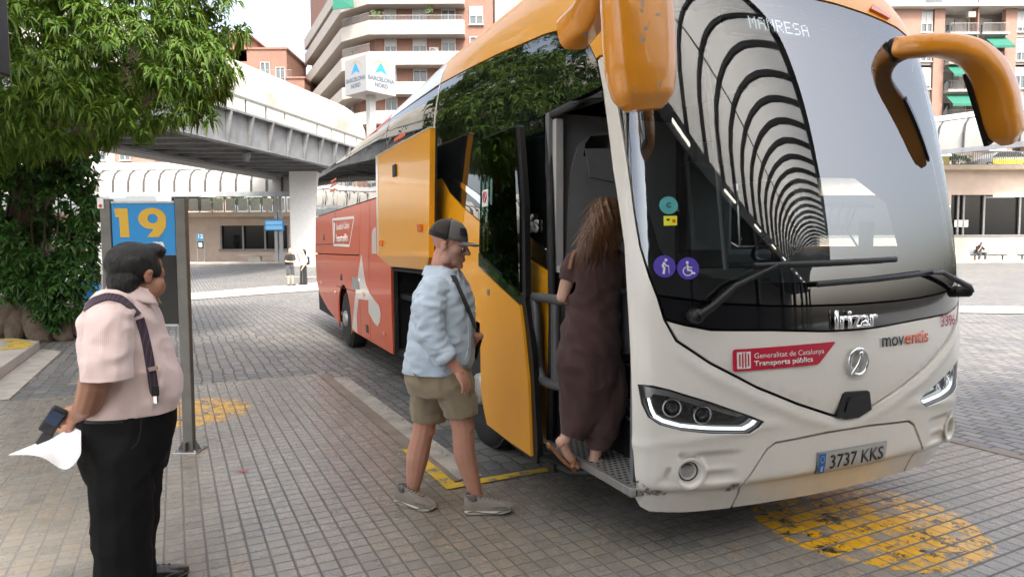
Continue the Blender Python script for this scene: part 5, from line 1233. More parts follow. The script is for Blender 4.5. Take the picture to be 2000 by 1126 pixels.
# pixel destination lettering and the sensor behind the glass
led = MB(); FONT = {'M': ['10001', '11011', '10101', '10101', '10001', '10001', '10001'], 'A': ['01110', '10001', '10001', '11111', '10001', '10001', '10001'], 'N': ['10001', '11001', '10101', '10011', '10001', '10001', '10001'], 'R': ['11110', '10001', '10001', '11110', '10100', '10010', '10001'], 'E': ['11111', '10000', '10000', '11110', '10000', '10000', '11111'], 'S': ['01111', '10000', '10000', '01110', '00001', '00001', '11110']}
dk = skin('destination_board', [(-.62, 2.87), (.62, 2.87), (.62, 3.02), (-.62, 3.02)], M['bus_black'], -.10, .02, .08)
cx0 = -.43
for ch in 'MANRESA':
    for r, row in enumerate(FONT[ch]):
        for q, bit in enumerate(row):
            if bit == '1':
                p, v = cx0 + q * .0115, 2.985 - r * .0118; nn_ = Vector(NRM(p, v)); cc = Vector(S(p, v)) - nn_ * .093; u_ = Vector((1, 0, 0)); w__ = nn_.cross(u_)
                led.add([cc + u_ * a * .0042 + w__ * e * .0042 for a, e in ((-1, -1), (1, -1), (1, 1), (-1, 1))], [(0, 1, 2, 3)])
    cx0 += .072
led.build('led_lettering', M['led'], dk)
M['gold'] = mat('gold', (.62, .45, .16), .4, .3, var=.3, vscale=60)
skin('sensor_plate', [(-.13, 3.03), (-.04, 3.03), (-.035, 2.935), (-.09, 2.925), (-.12, 2.96)], M['bus_black'], -.02, .01, .04)
skin('sensor_window', [(-.075, 3.02), (-.068, 2.99), (-.045, 2.978), (-.067, 2.966), (-.073, 2.94), (-.082, 2.966), (-.105, 2.976), (-.082, 2.99)], M['gold'], -.012, .006, .04)
for sgn in (-1, 1): skin('roof_lamp', [(sgn * .60, 3.105), (sgn * .80, 3.075), (sgn * .84, 3.095), (sgn * .66, 3.15)], M['amber'], .02, .02, .05)

# ---- wipers
def sp(p, v, o_): return Vector(S(p, v)) + Vector(NRM(p, v)) * o_
for pts_a, pts_b in ((((-1.03, 1.29), (-.955, 1.335), (-.83, 1.435), (-.58, 1.533)), ((-.70, 1.535), (-.15, 1.545), (.335, 1.557))), (((1.135, 1.345), (1.10, 1.375), (.735, 1.473), (.62, 1.472)), ((-.30, 1.432), (.17, 1.449), (.70, 1.478)))):
    b = MB(); b.tube([sp(*q, .07) for q in pts_a], [.024, .021, .015, .011], 8); b.lathe([(.036, -.05), (.036, .015), (.026, .03), (0, .035)], sp(*pts_a[0], .05), NRM(*pts_a[0]), 16); wp = b.build('wiper', M['black_plastic'], bus)
    b = MB(); P = [sp(p, v, .045) for (p, v) in [(np.interp(t, [0, .5, 1], [q[0] for q in pts_b]), np.interp(t, [0, .5, 1], [q[1] for q in pts_b])) for t in np.linspace(0, 1, 9)]]
    b.tube(P, [(.007, .016)] * 9, 8, flat=(0, -1, 0)); b.build('wiper_blade', M['black_plastic'], wp)

# ---- horned mirrors
def PLY(x, y, Y): d = rayL(x, y); return CAML + d * ((Y - CAML.y) / d.y)
def paint_chip():
    q = NT('mirror_paint'); c = q.coord('Object'); n = q.noise(c, 10, 6, .65, .3); z = q.sep(c)
    reg = q.math('MULTIPLY', q.math('LESS_THAN', z[0], -1.36), q.math('GREATER_THAN', z[0], -1.50))
    chip = q.math('MULTIPLY', q.ramp(n, [(.585, (0,) * 3), (.60, (1,) * 3)]), reg)
    col = q.mix(chip, q.mix(q.ramp(q.noise(c, 90, 2), [(.72, (0,) * 3), (.76, (1,) * 3)]), (.82, .31, .02), (.55, .22, .03)), (.36, .34, .31))
    q.bsdf(Base__Color=col, Roughness=q.math('MULTIPLY_ADD', chip, .5, .3), Coat__Weight=q.math('SUBTRACT', .9, chip, clamp=True), Coat__Roughness=.08, Normal=q.bump(q.math('SUBTRACT', 1.0, chip), .25, .004)); return q.m
M['mirror_paint'] = paint_chip()
M['mirror_glass'] = mat('mirror_glass', (.6, .62, .64), .03, 1.0, var=.01)
path = [PLY(1722, 112, .30), PLY(1742, 100, .12), PLY(1790, 91, -.02), PLY(1845, 90, -.12), PLY(1896, 104, -.18), PLY(1930, 138, -.20), PLY(1948, 185, -.20), PLY(1958, 230, -.20), PLY(1966, 260, -.20), PLY(1969, 272, -.20)]
def catmull(P, n=5):
    P = [P[0] * 2 - P[1]] + P + [P[-1] * 2 - P[-2]]; out = []
    for i in range(1, len(P) - 2):
        for k in range(n):
            t = k / n; out.append(.5 * ((2 * P[i]) + (P[i + 1] - P[i - 1]) * t + (2 * P[i - 1] - 5 * P[i] + 4 * P[i + 1] - P[i + 2]) * t * t + (3 * P[i] - P[i - 1] - 3 * P[i + 1] + P[i + 2]) * t ** 3))
    return out + [P[-2]]
rads = [(.075, .08), (.066, .075), (.063, .072), (.065, .072), (.075, .08), (.085, .095), (.090, .105), (.087, .10), (.08, .085), (.06, .055)]
def dense(path, rads):
    PP = catmull(path, 6); kk = np.linspace(0, len(rads) - 1, len(PP)); return PP, [(float(np.interp(t, range(len(rads)), [r[0] for r in rads])), float(np.interp(t, range(len(rads)), [r[1] for r in rads]))) for t in kk]
right_mirror = dense(path, rads)
lpath = [PLY(1118, 66, .34), PLY(1150, 30, .16), PLY(1178, -18, -.02), PLY(1205, -45, -.13), PLY(1232, -38, -.19), PLY(1244, 15, -.20), PLY(1248, 80, -.20), PLY(1251, 140, -.20), PLY(1255, 185, -.20), PLY(1257, 205, -.20)]
left_mirror = dense(lpath, [(.09, .09), (.085, .085), (.09, .08), (.115, .085), (.155, .09), (.172, .095), (.172, .10), (.165, .10), (.145, .09), (.12, .06)])
def box_tube(b, pts, rad, n=20, e=.55):
    """rounded-rectangle sweep; width lies in the vertical plane through the path, depth along the coach"""
    dep = Vector((0, 1, 0)); vs = []; k = len(pts)
    for i, p in enumerate(pts):
        t = (pts[min(i + 1, k - 1)] - pts[max(i - 1, 0)]).normalized(); d = (dep - t * t.dot(dep)).normalized(); s_ = t.cross(d)
        for j in range(n):
            a = 2 * math.pi * j / n; ca, sa = math.cos(a), math.sin(a)
            vs.append(p + s_ * (rad[i][0] * math.copysign(abs(ca) ** e, ca)) + d * (rad[i][1] * math.copysign(abs(sa) ** e, sa)))
    b.add(vs, [(i * n + j, i * n + (j + 1) % n, (i + 1) * n + (j + 1) % n, (i + 1) * n + j) for i in range(k - 1) for j in range(n)], True)
    b.add(vs[:n], [tuple(range(n))[::-1]]); 
    c = pts[-1] + (pts[-1] - pts[-2]).normalized() * .025; m = [c + (v - pts[-1]) * .72 for v in vs[-n:]]
    b.add(vs[-n:] + m, [(j, (j + 1) % n, n + (j + 1) % n, n + j) for j in range(n)], True); b.add(m, [tuple(range(n))])
for sgn in (1, -1):
    P_, RR = right_mirror if sgn > 0 else left_mirror; b = MB(); box_tube(b, P_, RR); mr = b.build('mirror', M['mirror_paint'], bus); 
    b = MB(); q0, q1 = P_[30], P_[-3]; b.beam(q0 + Vector((-.02 * sgn, .105, 0)), q1 + Vector((-.02 * sgn, .095, 0)), .09, .02, up=(0, 1, 0)); b.build('mirror_glass', M['mirror_glass'], mr)
    b = MB(); b.beam(q0 + Vector((-.02 * sgn, .095, .02)), q1 + Vector((-.02 * sgn, .085, -.02)), .115, .03, up=(0, 1, 0)); b.build('mirror_housing', M['black_plastic'], mr)
    if sgn < 0: continue
    b = MB(); box_tube(b, P_[7:9], [(r[0] * 1.015, r[1] * 1.015) for r in RR[7:9]]); b.build('arm_joint', M['black_plastic'], mr)

# ---- open passenger door
dl = MB(); LX = -1.425
def dx(u, v, h): return Vector((LX - .004 + h + (T_in(v) if v > 1.5 else 0), u, v))
leaf_out = [(1.855, 2.452), (1.232, 2.447), (1.20, 2.43), (1.076, 1.912), (1.03, 1.33), (.93, .95), (.865, .40), (.875, .285), (1.25, .30), (1.68, .325), (1.745, .43), (1.80, .56), (1.83, 1.5)]
dl.prism([(1.855, 2.452), (1.232, 2.447), (1.20, 2.43), (1.076, 1.912), (1.03, 1.33), (1.05, 1.27), (1.095, 1.36), (1.13, 1.93), (1.26, 2.43), (1.845, 2.436), (1.822, 1.61), (1.05, 1.265), (.93, .95), (.865, .40), (.875, .285), (1.25, .30), (1.68, .325), (1.745, .43), (1.80, .56), (1.835, 1.5)][:11] + [(1.835, 1.5), (1.855, 2.0)][:0] + [(1.85, 1.60)], dx, .012, .05)
dl.prism([(1.835, 1.59), (1.04, 1.31), (.93, .95), (.865, .40), (.875, .285), (1.25, .30), (1.68, .325), (1.745, .43), (1.80, .56)], dx, .013, .051); leaf = dl.build('passenger_door', M['black_plastic'], bus)
def on_leaf(name, pts, m, h0, h1, parent=leaf, sub=None):
    b = MB(); b.prism(pts, dx, h0, h1); return b.build(name, m, parent)
on_leaf('door_skin', [(1.81, 1.495), (1.085, 1.265), (1.035, 1.10), (.965, .80), (.925, .32), (1.25, .325), (1.67, .345), (1.735, .45), (1.785, .57)], M['bus_orange'], -.006, .014)
on_leaf('door_trim', [(1.818, 1.602), (1.075, 1.335), (1.085, 1.275), (1.812, 1.505)], M['chrome'], -.010, .014)
on_leaf('door_window', [(1.845, 2.44), (1.255, 2.435), (1.125, 1.93), (1.09, 1.35), (1.822, 1.612)], M['door_glass'], -.004, .012)
on_leaf('door_lock', [(1.64, 1.30), (1.60, 1.30), (1.60, 1.34), (1.64, 1.34)], M['steel'], -.012, 0)
on_leaf('no_smoking_notice', [(1.78, 1.94), (1.67, 1.94), (1.67, 2.06), (1.78, 2.06)], M['sign_white'], -.007, -.004)
b = MB(); b.tube([dx(1.725 + .032 * math.cos(a), 2.008 + .036 * math.sin(a), -.009) for a in np.linspace(0, 6.2832, 19)], .005, 6, False); b.tube([dx(1.745, 2.035, -.009), dx(1.705, 1.98, -.009)], .005, 6); b.build('prohibition_ring', M['ink_red'], leaf)
M['rail_grey'] = mat('rail_grey', (.10, .10, .105), .4, .2)
for rail in ([(1.08, 1.318), (.9, 1.325), (.62, 1.325)], [(1.03, 1.318), (1.0, 1.2), (.985, .95), (.95, .85), (.88, .80), (.62, .81)], [(.735, 1.30), (.735, .83)]):
    b = MB(); b.tube(catmull([Vector((-1.355, y, z)) for y, z in rail], 5), .030, 14); b.build('grab_rail', M['rail_grey'], leaf)
b = MB(); b.tube([(-1.38, .88, .31), (-1.33, .6, .30), (-1.22, .45, .33)], .025, 8); b.box((-1.33, .80, .30), (.12, .2, .05)); b.build('door_arm', M['black_plastic'], leaf)

# ---- luggage bay with its raised flap
FXL = -1.431
def fx(u, v, h): return Vector((FXL + h, u, v))
fl_out = [(5.175, 2.73), (3.003, 2.712), (3.05, 2.1), (3.09, 1.556), (5.181, 1.552)]
b = MB(); b.prism(fl_out, fx, 0, .05); flap = b.build('luggage_flap', M['bus_orange'], bus)
b = MB(); b.add([fx(5.181, 1.552, 0), fx(3.09, 1.556, 0), fx(3.318, 1.447, .05), fx(4.82, 1.437, .05), fx(5.181, 1.552, .05), fx(3.09, 1.556, .05)], [(0, 1, 2, 3), (0, 3, 4), (1, 5, 2), (2, 5, 4, 3)]); b.build('flap_lip', M['bus_orange'], flap)
b = MB(); b.prism([(5.1, 2.70), (3.02, 2.69), (3.10, 1.50), (5.1, 1.50)], fx, .052, .075); b.build('flap_lining', M['rubber'], flap)
b = MB(); b.prism([(5.185, 2.742), (2.995, 2.724), (2.995, 2.712), (5.185, 2.73)], fx, -.006, .05); b.prism([(5.20, 2.735), (5.08, 2.715), (5.15, 1.56), (5.195, 1.556)], fx, -.004, .04); b.build('flap_edge', M['bus_cream'], flap)
b = MB(); b.box((FXL - .008, 4.28, 2.47), (.02, .13, .13), bev=.008); b.build('flap_handle', M['black_plastic'], flap)
b = MB(); b.box((FXL - .012, 3.33, 1.83), (.03, .12, .075), bev=.01); b.build('marker_lamp', M['amber'], flap); b = MB(); b.box((FXL - .012, 4.95, 1.70), (.03, .10, .065), bev=.01); b.build('marker_lamp', M['amber'], flap)
for y in (3.2, 4.95):
    b = MB(); b.tube([(-1.27, y, 1.45), (-1.34, y, 1.9), (-1.38, y, 2.3)], .022, 8); b.build('flap_strut', M['dark_metal'], flap)
b = MB()
for (cx_y, cy_z, dy, dz) in ((4.07, .40, 2.3, .04), (4.07, 1.42, 2.3, .04)): b.box((-.2, cx_y, cy_z), (2.0, dy, dz))
b.box((-.2, 2.95, .9), (2.0, .04, 1.0)); b.box((-.2, 5.16, .9), (2.0, .04, 1.0)); b.box((.75, 4.07, .9), (.04, 2.3, 1.0)); b.build('luggage_bay', M['shell'], bus)
b = MB(); b.box((-1.24, 5.10, .9), (.05, .03, .98)); b.box((-1.24, 3.0, .9), (.05, .03, .98)); b.box((-1.24, 4.07, 1.385), (.05, 2.2, .03)); b.build('bay_seal', M['rubber'], bus)

# ---- stairwell and cab
def tread():
    t = NT('tread'); c = t.coord('Object', (26, 26, 26)); q = t.sep(c)
    fx_ = t.math('SUBTRACT', t.math('FRACT', t.math('ADD', q[0], t.math('MULTIPLY', t.math('FLOOR', q[1]), .5))), .5); fy_ = t.math('SUBTRACT', t.math('FRACT', q[1]), .5)
    d = t.math('SQRT', t.math('ADD', t.math('MULTIPLY', fx_, fx_), t.math('MULTIPLY', fy_, fy_)))
    t.bsdf(Base__Color=t.ramp(d, [(.28, (.02, .02, .02)), (.34, (.42, .42, .40))]), Metallic=.4, Roughness=.5); return t.m
M['tread'] = tread()
st = MB()
for k, (z, x0, x1) in enumerate(((.375, -1.27, -.90), (.62, -.98, -.62), (.86, -.70, -.34))): st.box(((x0 + x1) / 2, .52, z - .02), (x1 - x0, .98, .04), bev=.006)
sw = st.build('entrance_steps', M['tread'], bus)
b = MB()
for (z0, z1, x) in ((.355, .6, -.975), (.6, .84, -.695), (.84, 1.1, -.335)): b.box((x + .34 * 0, .52, (z0 + z1) / 2), (.03, .98, z1 - z0))
b.build('riser', M['shell'], sw)
b = MB(); b.box((-.75, 1.05, 1.4), (1.0, .05, 2.2)); b.box((-.72, .16, .9), (.95, .03, 1.1)); b.build('stairwell_wall', M['interior_grey'], bus)
b = MB(); b.box((-1.20, 1.0, 1.98), (.05, .05, .95)); b.box((-1.20, 1.0, 1.5), (.06, .16, .04)); b.build('door_pillar', M['interior_light'], bus)
b = MB(); b.box((-1.272, .52, .362), (.03, .98, .05), bev=.006); b.build('step_edge', M['alu'], sw)
# door frame of black rubber round the opening
def frame_line(pts, r):
    b = MB(); b.tube([Vector(S(-p, v)) + Vector(NRM(-p, v)) * -.01 for p, v in pts], [(r, r * .8)] * len(pts), 8, flat=(0, 1, 0)); return b.build('door_seal', M['rubber'], bus)
frame_line([(2.262, .34), (2.255, 1.2), (2.235, 2.49)], .03); frame_line([(2.24, 2.485), (1.9, 2.50), (1.52, 2.49)], .028)
# grey partition behind the stairwell with its dark recess and pale lid
def part_xz(name, px, y, m, par, th=.02):
    q = [PLY(*p, y) for p in px]; b = MB(); b.prism([(p.x, p.z) for p in q], lambda u, v, h: Vector((u, y + h, v)), 0, th); return b.build(name, m, par)
cs_ = part_xz('modesty_panel', [(1106, 520), (1109, 420), (1117, 330), (1130, 285), (1150, 264), (1178, 258), (1225, 256), (1235, 520)], 1.0, M['panel_grey'], bus)
part_xz('panel_recess', [(1140, 305), (1144, 280), (1154, 266), (1205, 262), (1205, 305)], .992, M['bus_black'], cs_, .006); part_xz('panel_lid', [(1143, 290), (1152, 345), (1205, 356), (1205, 290)], .984, M['panel_grey'], cs_, .008)
b = MB(); b.box((.0, 6.3, 1.06), (2.35, 11.2, .06)); b.box((.55, .75, 1.06), (1.3, 1.2, .06)); b.build('cabin_floor', M['shell'], bus)
b = MB(); b.box((0, 3.2, 2.1), (2.3, .04, 2.2)); b.build('cabin_bulkhead', M['shell'], bus)
b = MB(); b.box((0, 2.2, 3.05), (2.2, 3.6, .06)); b.build('cabin_ceiling', M['interior_grey'], bus)
# dashboard, wheel, seat
b = MB(); dpx = np.linspace(-.55, 1.1, 16)
b.sheet([[Vector((x, np.interp(k, [0, 1, 2, 3, 4], [.06, .25, .55, .72, .74]) + (.25 * (abs(x) / 1.2) ** 2), np.interp(k, [0, 1, 2, 3, 4], [1.36, 1.47 + .07 * math.exp(-((x - .6) / .3) ** 2), 1.50 + .12 * math.exp(-((x - .6) / .3) ** 2), 1.42, 1.05]))) for x in dpx] for k in range(5)]); M['dash'] = mat('dash', (.16, .18, .20), .65, var=.06); b.build('dashboard', M['dash'], bus)
b = MB(); b.sheet([[Vector((x, y + .25 * (abs(x) / 1.2) ** 2, z)) for x in np.linspace(-1.05, -.52, 6)] for (y, z) in ((.06, 1.36), (.22, 1.38), (.34, 1.36), (.36, 1.0))]); b.build('dashboard', M['interior_grey'], bus)
wc_ = Vector((.60, .86, 1.66)); wn = Vector((0, .55, .83)); ux = Vector((1, 0, 0)); uy = wn.cross(ux)
b = MB(); b.tube([wc_ + ux * (.23 * math.cos(a)) + uy * (.23 * math.sin(a)) for a in np.linspace(0, 6.2832, 33)], .016, 8, False)
for a in (.3, 2.84, 4.71): b.tube([wc_, wc_ + ux * (.23 * math.cos(a)) + uy * (.23 * math.sin(a))], .014, 6)
b.tube([wc_, wc_ - wn * .4], .04, 8); b.build('steering_wheel', M['black_plastic'], bus)
b = MB(); b.box((.60, 1.45, 1.55), (.5, .5, .14), bev=.04); b.box((.60, 1.72, 1.95), (.5, .14, .8), bev=.05); b.box((.60, 1.72, 2.42), (.28, .11, .2), bev=.04); b.build('driver_seat', M['interior_grey'], bus)
b = MB(); b.box((.95, .45, 1.72), (.10, .04, .18)); b.tube([(.9, .45, 1.6), (.82, .5, 1.75), (.9, .5, 1.9)], .008, 6); b.build('ticket_reader', M['sticker_teal'], bus)
b = MB(); b.tube([(-.25, .5, 1.45), (-.3, .55, 2.2), (-.28, .7, 2.9)], .018, 8); b.build('cab_pole', M['interior_light'], bus)

# ================================================================== people
from mathutils.bvhtree import BVHTree
def ball(b, c, r, n=14, frame=None):
    r = r if isinstance(r, (tuple, list)) else (r, r, r); c = Vector(c); vs = []; m = n // 2
    for i in range(m + 1):
        ph = math.pi * i / m
        for j in range(n):
            th = 2 * math.pi * j / n; v = Vector((r[0] * math.sin(ph) * math.cos(th), r[1] * math.sin(ph) * math.sin(th), r[2] * math.cos(ph)))
            vs.append(c + (frame @ v if frame is not None else v))
    b.add(vs, [(i * n + j, (i + 1) * n + j, (i + 1) * n + (j + 1) % n, i * n + (j + 1) % n) for i in range(m) for j in range(n)], True)
def limb(b, pts, rad, n=12):
    """tapered limb with rounded ends; overlapping pieces are fused afterwards"""
    pts = [Vector(p) for p in pts]; b.tube(pts, rad, n); ball(b, pts[0], rad[0] * .99, n); ball(b, pts[-1], rad[-1] * .99, n)
    for p, r in zip(pts[1:-1], rad[1:-1]): ball(b, p, r * .995, n)
def rings(b, rows, n=24, axis=(1, 0, 0)):
    """torso-like loft: rows of (centre, half width along axis, half depth)"""
    ax = Vector(axis).normalized(); ay = Vector((-ax.y, ax.x, 0)); vs = []
    for c, ra, rb in rows:
        for j in range(n):
            th = 2 * math.pi * j / n; ca, sa = math.cos(th), math.sin(th)
            vs.append(Vector(c) + ax * (ra * math.copysign(abs(ca) ** .85, ca)) + ay * (rb * math.copysign(abs(sa) ** .85, sa)))
    k = len(rows); b.add(vs, [(i * n + j, i * n + (j + 1) % n, (i + 1) * n + (j + 1) % n, (i + 1) * n + j) for i in range(k - 1) for j in range(n)], True)
    b.add(vs[:n], [tuple(range(n))[::-1]]); b.add(vs[-n:], [tuple(range(n))])
def fuse(name, b, m, parent, voxel=.008, smooth=5, cuts=(), wrinkle=None, factor=.5, color=None):
    """fuse overlapping shapes into one continuous skin; cuts = planes (point, normal) that open hems and cuffs"""
    me = b.mesh(name); o = bpy.data.objects.new(name, me); COL.objects.link(o)
    r = o.modifiers.new('fuse', 'REMESH'); r.mode = 'VOXEL'; r.voxel_size = voxel; r.use_smooth_shade = True
    s = o.modifiers.new('soft', 'SMOOTH'); s.iterations = smooth; s.factor = factor
    dg = bpy.context.evaluated_depsgraph_get(); me2 = bpy.data.meshes.new_from_object(o.evaluated_get(dg)); o.modifiers.clear(); o.data = me2; bpy.data.meshes.remove(me); me2.name = name
    bm = bmesh.new(); bm.from_mesh(me2); bm.normal_update()
    if wrinkle:
        for v in bm.verts: v.co += v.normal * wrinkle(v.co)
    for pt, no in cuts:
        bmesh.ops.bisect_plane(bm, geom=bm.verts[:] + bm.edges[:] + bm.faces[:], plane_co=pt, plane_no=no, clear_outer=True)
    for f in bm.faces: f.smooth = True
    bm.to_mesh(me2); bm.free()
    if color:
        at = me2.color_attributes.new('tint', 'FLOAT_COLOR', 'POINT')
        for i, v in enumerate(me2.vertices): at.data[i].color = (*color(v.co), 1)
    me2.materials.clear(); me2.materials.append(m); o.parent = parent
    if cuts: q = o.modifiers.new('cloth', 'SOLIDIFY'); q.thickness = .004; q.offset = 0
    return o
def skin_mat(name, col):
    t = NT(name); a = t.t.nodes.new('ShaderNodeVertexColor'); a.layer_name = 'tint'; c = t.coord('Object')
    base = t.mix(t.noise(c, 30, 5, .6), tuple(x * .86 for x in col), tuple(min(1, x * 1.1) for x in col)); base = t.mix(1.0, base, a.outputs[0], 'MULTIPLY')
    t.bsdf(Base__Color=base, Roughness=.48, Subsurface__Weight=.12, Subsurface__Radius=(.012, .005, .003), Normal=t.bump(t.noise(c, 220, 4), .12, .004)); return t.m
def hand(b, wrist, d, nrm, curl=.5, side=1, k=1.0, spread=.0):
    """palm, four unequal bent fingers and a thumb leaving the side of the palm"""
    d = Vector(d).normalized(); nrm = Vector(nrm); nrm = (nrm - d * nrm.dot(d)).normalized(); s = d.cross(nrm) * side; w = Vector(wrist)
    fr = Matrix((d, s, nrm)).transposed()
    ball(b, w + d * .045 * k, (.052 * k, .040 * k, .017 * k), 14, fr); limb(b, [w - d * .02, w + d * .02 * k], [.027 * k, .026 * k])
    for i, (off, ln) in enumerate(((.030, .068), (.0105, .078), (-.010, .073), (-.029, .058))):
        p0 = w + d * (.078 * k) + s * (off * k); a = 0; pts = [w + d * .05 * k + s * (off * .9 * k), p0]; cur = p0
        for seg, fr_ in enumerate((.45, .32, .23)):
            a += curl * (.75 + .1 * i) * (1.0, 1.25, .9)[seg]; dd = d * math.cos(a) - nrm * math.sin(a) + s * (spread * off * 10); cur = cur + dd.normalized() * ln * fr_ * k; pts.append(cur)
        limb(b, pts, [.010 * k, .0098 * k, .0088 * k, .0082 * k, .0068 * k], 8)
    t0 = w + d * .022 * k + s * .028 * k; limb(b, [t0, t0 + (s * .75 + d * .55 - nrm * .35).normalized() * .036 * k, t0 + (s * .75 + d * .55 - nrm * .35).normalized() * .036 * k + (d * .9 + s * .15 - nrm * .3).normalized() * .034 * k], [.0135 * k, .0115 * k, .0085 * k], 8)
def head(b, O, f, k=1.0, up=(0, 0, 1), nose=1.0, cheek=0.0):
    f = Vector(f).normalized(); u = Vector(up); u = (u - f * u.dot(f)).normalized(); l = u.cross(f); fr = Matrix((f, l, u)).transposed()
    g = lambda x, y, z: O + (f * x + l * y + u * z) * k
    B = lambda c, r: ball(b, g(*c), tuple(q * k for q in r), 18, fr)
    B((-.012, 0, .045), (.098, .077, .088)); B((.030, 0, -.03), (.064, .062, .085)); B((.04, 0, -.082), (.047, .052, .036)); B((.074, 0, -.100), (.022, .026, .018)); B((.062, 0, .045), (.035, .058, .05))
    for s in (-1, 1):
        if cheek: B((.042, s * .058, -.045), (.042 * cheek, .030 * cheek, .045 * cheek)); B((.058, s * .05, .012), (.028 * cheek, .024 * cheek, .03 * cheek))
        B((.055, s * .042, -.018), (.034, .028, .03)); B((.083, s * .026, .027), (.014, .024, .009)); B((.098, s * .013, -.030), (.010, .0095, .008)); B((-.008, s * .079, -.002), (.019, .009, .032)); B((-.004, s * .082, .016), (.016, .012, .012)); B((.01, s * .055, -.075), (.03, .016, .028))
        B((.080, s * .031, .000), (.012, .017, .0075))
    limb(b, [g(.086, 0, .018), g(.086 + .018 * nose, 0, -.008), g(.086 + .030 * nose, 0, -.026)], [.0105 * k, .012 * k, .0135 * k], 10)
    limb(b, [g(.086, -.02, -.058), g(.096, 0, -.056), g(.086, .02, -.058)], [.006 * k, .0085 * k, .006 * k], 8); limb(b, [g(.084, -.017, -.069), g(.093, 0, -.070), g(.084, .017, -.069)], [.006 * k, .0095 * k, .006 * k], 8)
    return g, fr
def local_of(O, f, k, up=(0, 0, 1)):
    f = Vector(f).normalized(); u = Vector(up); u = (u - f * u.dot(f)).normalized(); l = u.cross(f)
    return lambda p: ((p - O).dot(f) / k, (p - O).dot(l) / k, (p - O).dot(u) / k)
def strands(o, n, L, wd, flow, m, parent, lift=.25, name='strands', seed=1, segs=3, jit=.16):
    """loose locks lying along the hair surface"""
    me = o.data; rs = np.random.default_rng(seed); cs = np.array([tuple(p.center) for p in me.polygons]); ns = np.array([tuple(p.normal) for p in me.polygons])
    ix = rs.integers(0, len(cs), n); p = cs[ix]; nn = ns[ix]; fl = np.array([flow(q) for q in p]) + rs.normal(0, jit, (n, 3)); V = []; F = []
    for i in range(n):
        q = p[i] - nn[i] * .002; d = fl[i] - nn[i] * (fl[i] @ nn[i]) * .9; d /= max(np.linalg.norm(d), 1e-6); sd = np.cross(d, nn[i]); l_ = L * rs.uniform(.5, 1.2); k0 = len(V)
        for j in range(segs + 1):
            t_ = j / segs; c = q + d * l_ * t_ + nn[i] * (lift * l_ * t_ * (1 - .8 * t_)) + np.array([0, 0, -.25 * l_ * t_ * t_]); w2 = wd * (1 - .85 * t_) * .5; V += [c - sd * w2, c + sd * w2]
        F += [(k0 + 2 * j, k0 + 2 * j + 1, k0 + 2 * j + 3, k0 + 2 * j + 2) for j in range(segs)]
    q = bpy.data.meshes.new(name); q.from_pydata([tuple(v) for v in V], [], F); q.update(); q.polygons.foreach_set('use_smooth', [True] * len(F)); q.materials.append(m); r = bpy.data.objects.new(name, q); COL.objects.link(r); r.parent = parent; return r
def person(label, loc, group=None): return thing('person', label, 'person', loc, 0, group)
def drape(name, px, o, root, wd, m, parent, off=.006, th=.003):
    """a flat strap laid on clothing"""
    me = o.data; bv = BVHTree.FromPolygons([v.co for v in me.vertices], [tuple(p.vertices) for p in me.polygons]); C0 = Vector((0, 0, CAM_H)) - root; P = []; N = []
    fine = []
    for a, c in zip(px[:-1], px[1:]): fine += [(a[0] + (c[0] - a[0]) * t, a[1] + (c[1] - a[1]) * t) for t in np.linspace(0, 1, 8)[:-1]]
    for q in fine + [px[-1]]:
        h = bv.ray_cast(C0, ray(*q).normalized())
        if h[0] is not None: P.append(h[0]); N.append(h[1])
    for _ in range(3): P = [P[0]] + [(P[i - 1] + P[i] * 2 + P[i + 1]) / 4 for i in range(1, len(P) - 1)] + [P[-1]]; N = [N[0]] + [((N[i - 1] + N[i] * 2 + N[i + 1]) / 4).normalized() for i in range(1, len(N) - 1)] + [N[-1]]
    b = MB(); vs = []
    for i, (p, n_) in enumerate(zip(P, N)):
        t = (P[min(i + 1, len(P) - 1)] - P[max(i - 1, 0)]).normalized(); s = t.cross(n_).normalized()
        vs.append([p + n_ * (off - th * 2) - s * wd / 2, p + n_ * off - s * wd / 2, p + n_ * off + s * wd / 2, p + n_ * (off - th * 2) + s * wd / 2])
    b.sheet(vs, False); return b.build(name, m, parent), P, N
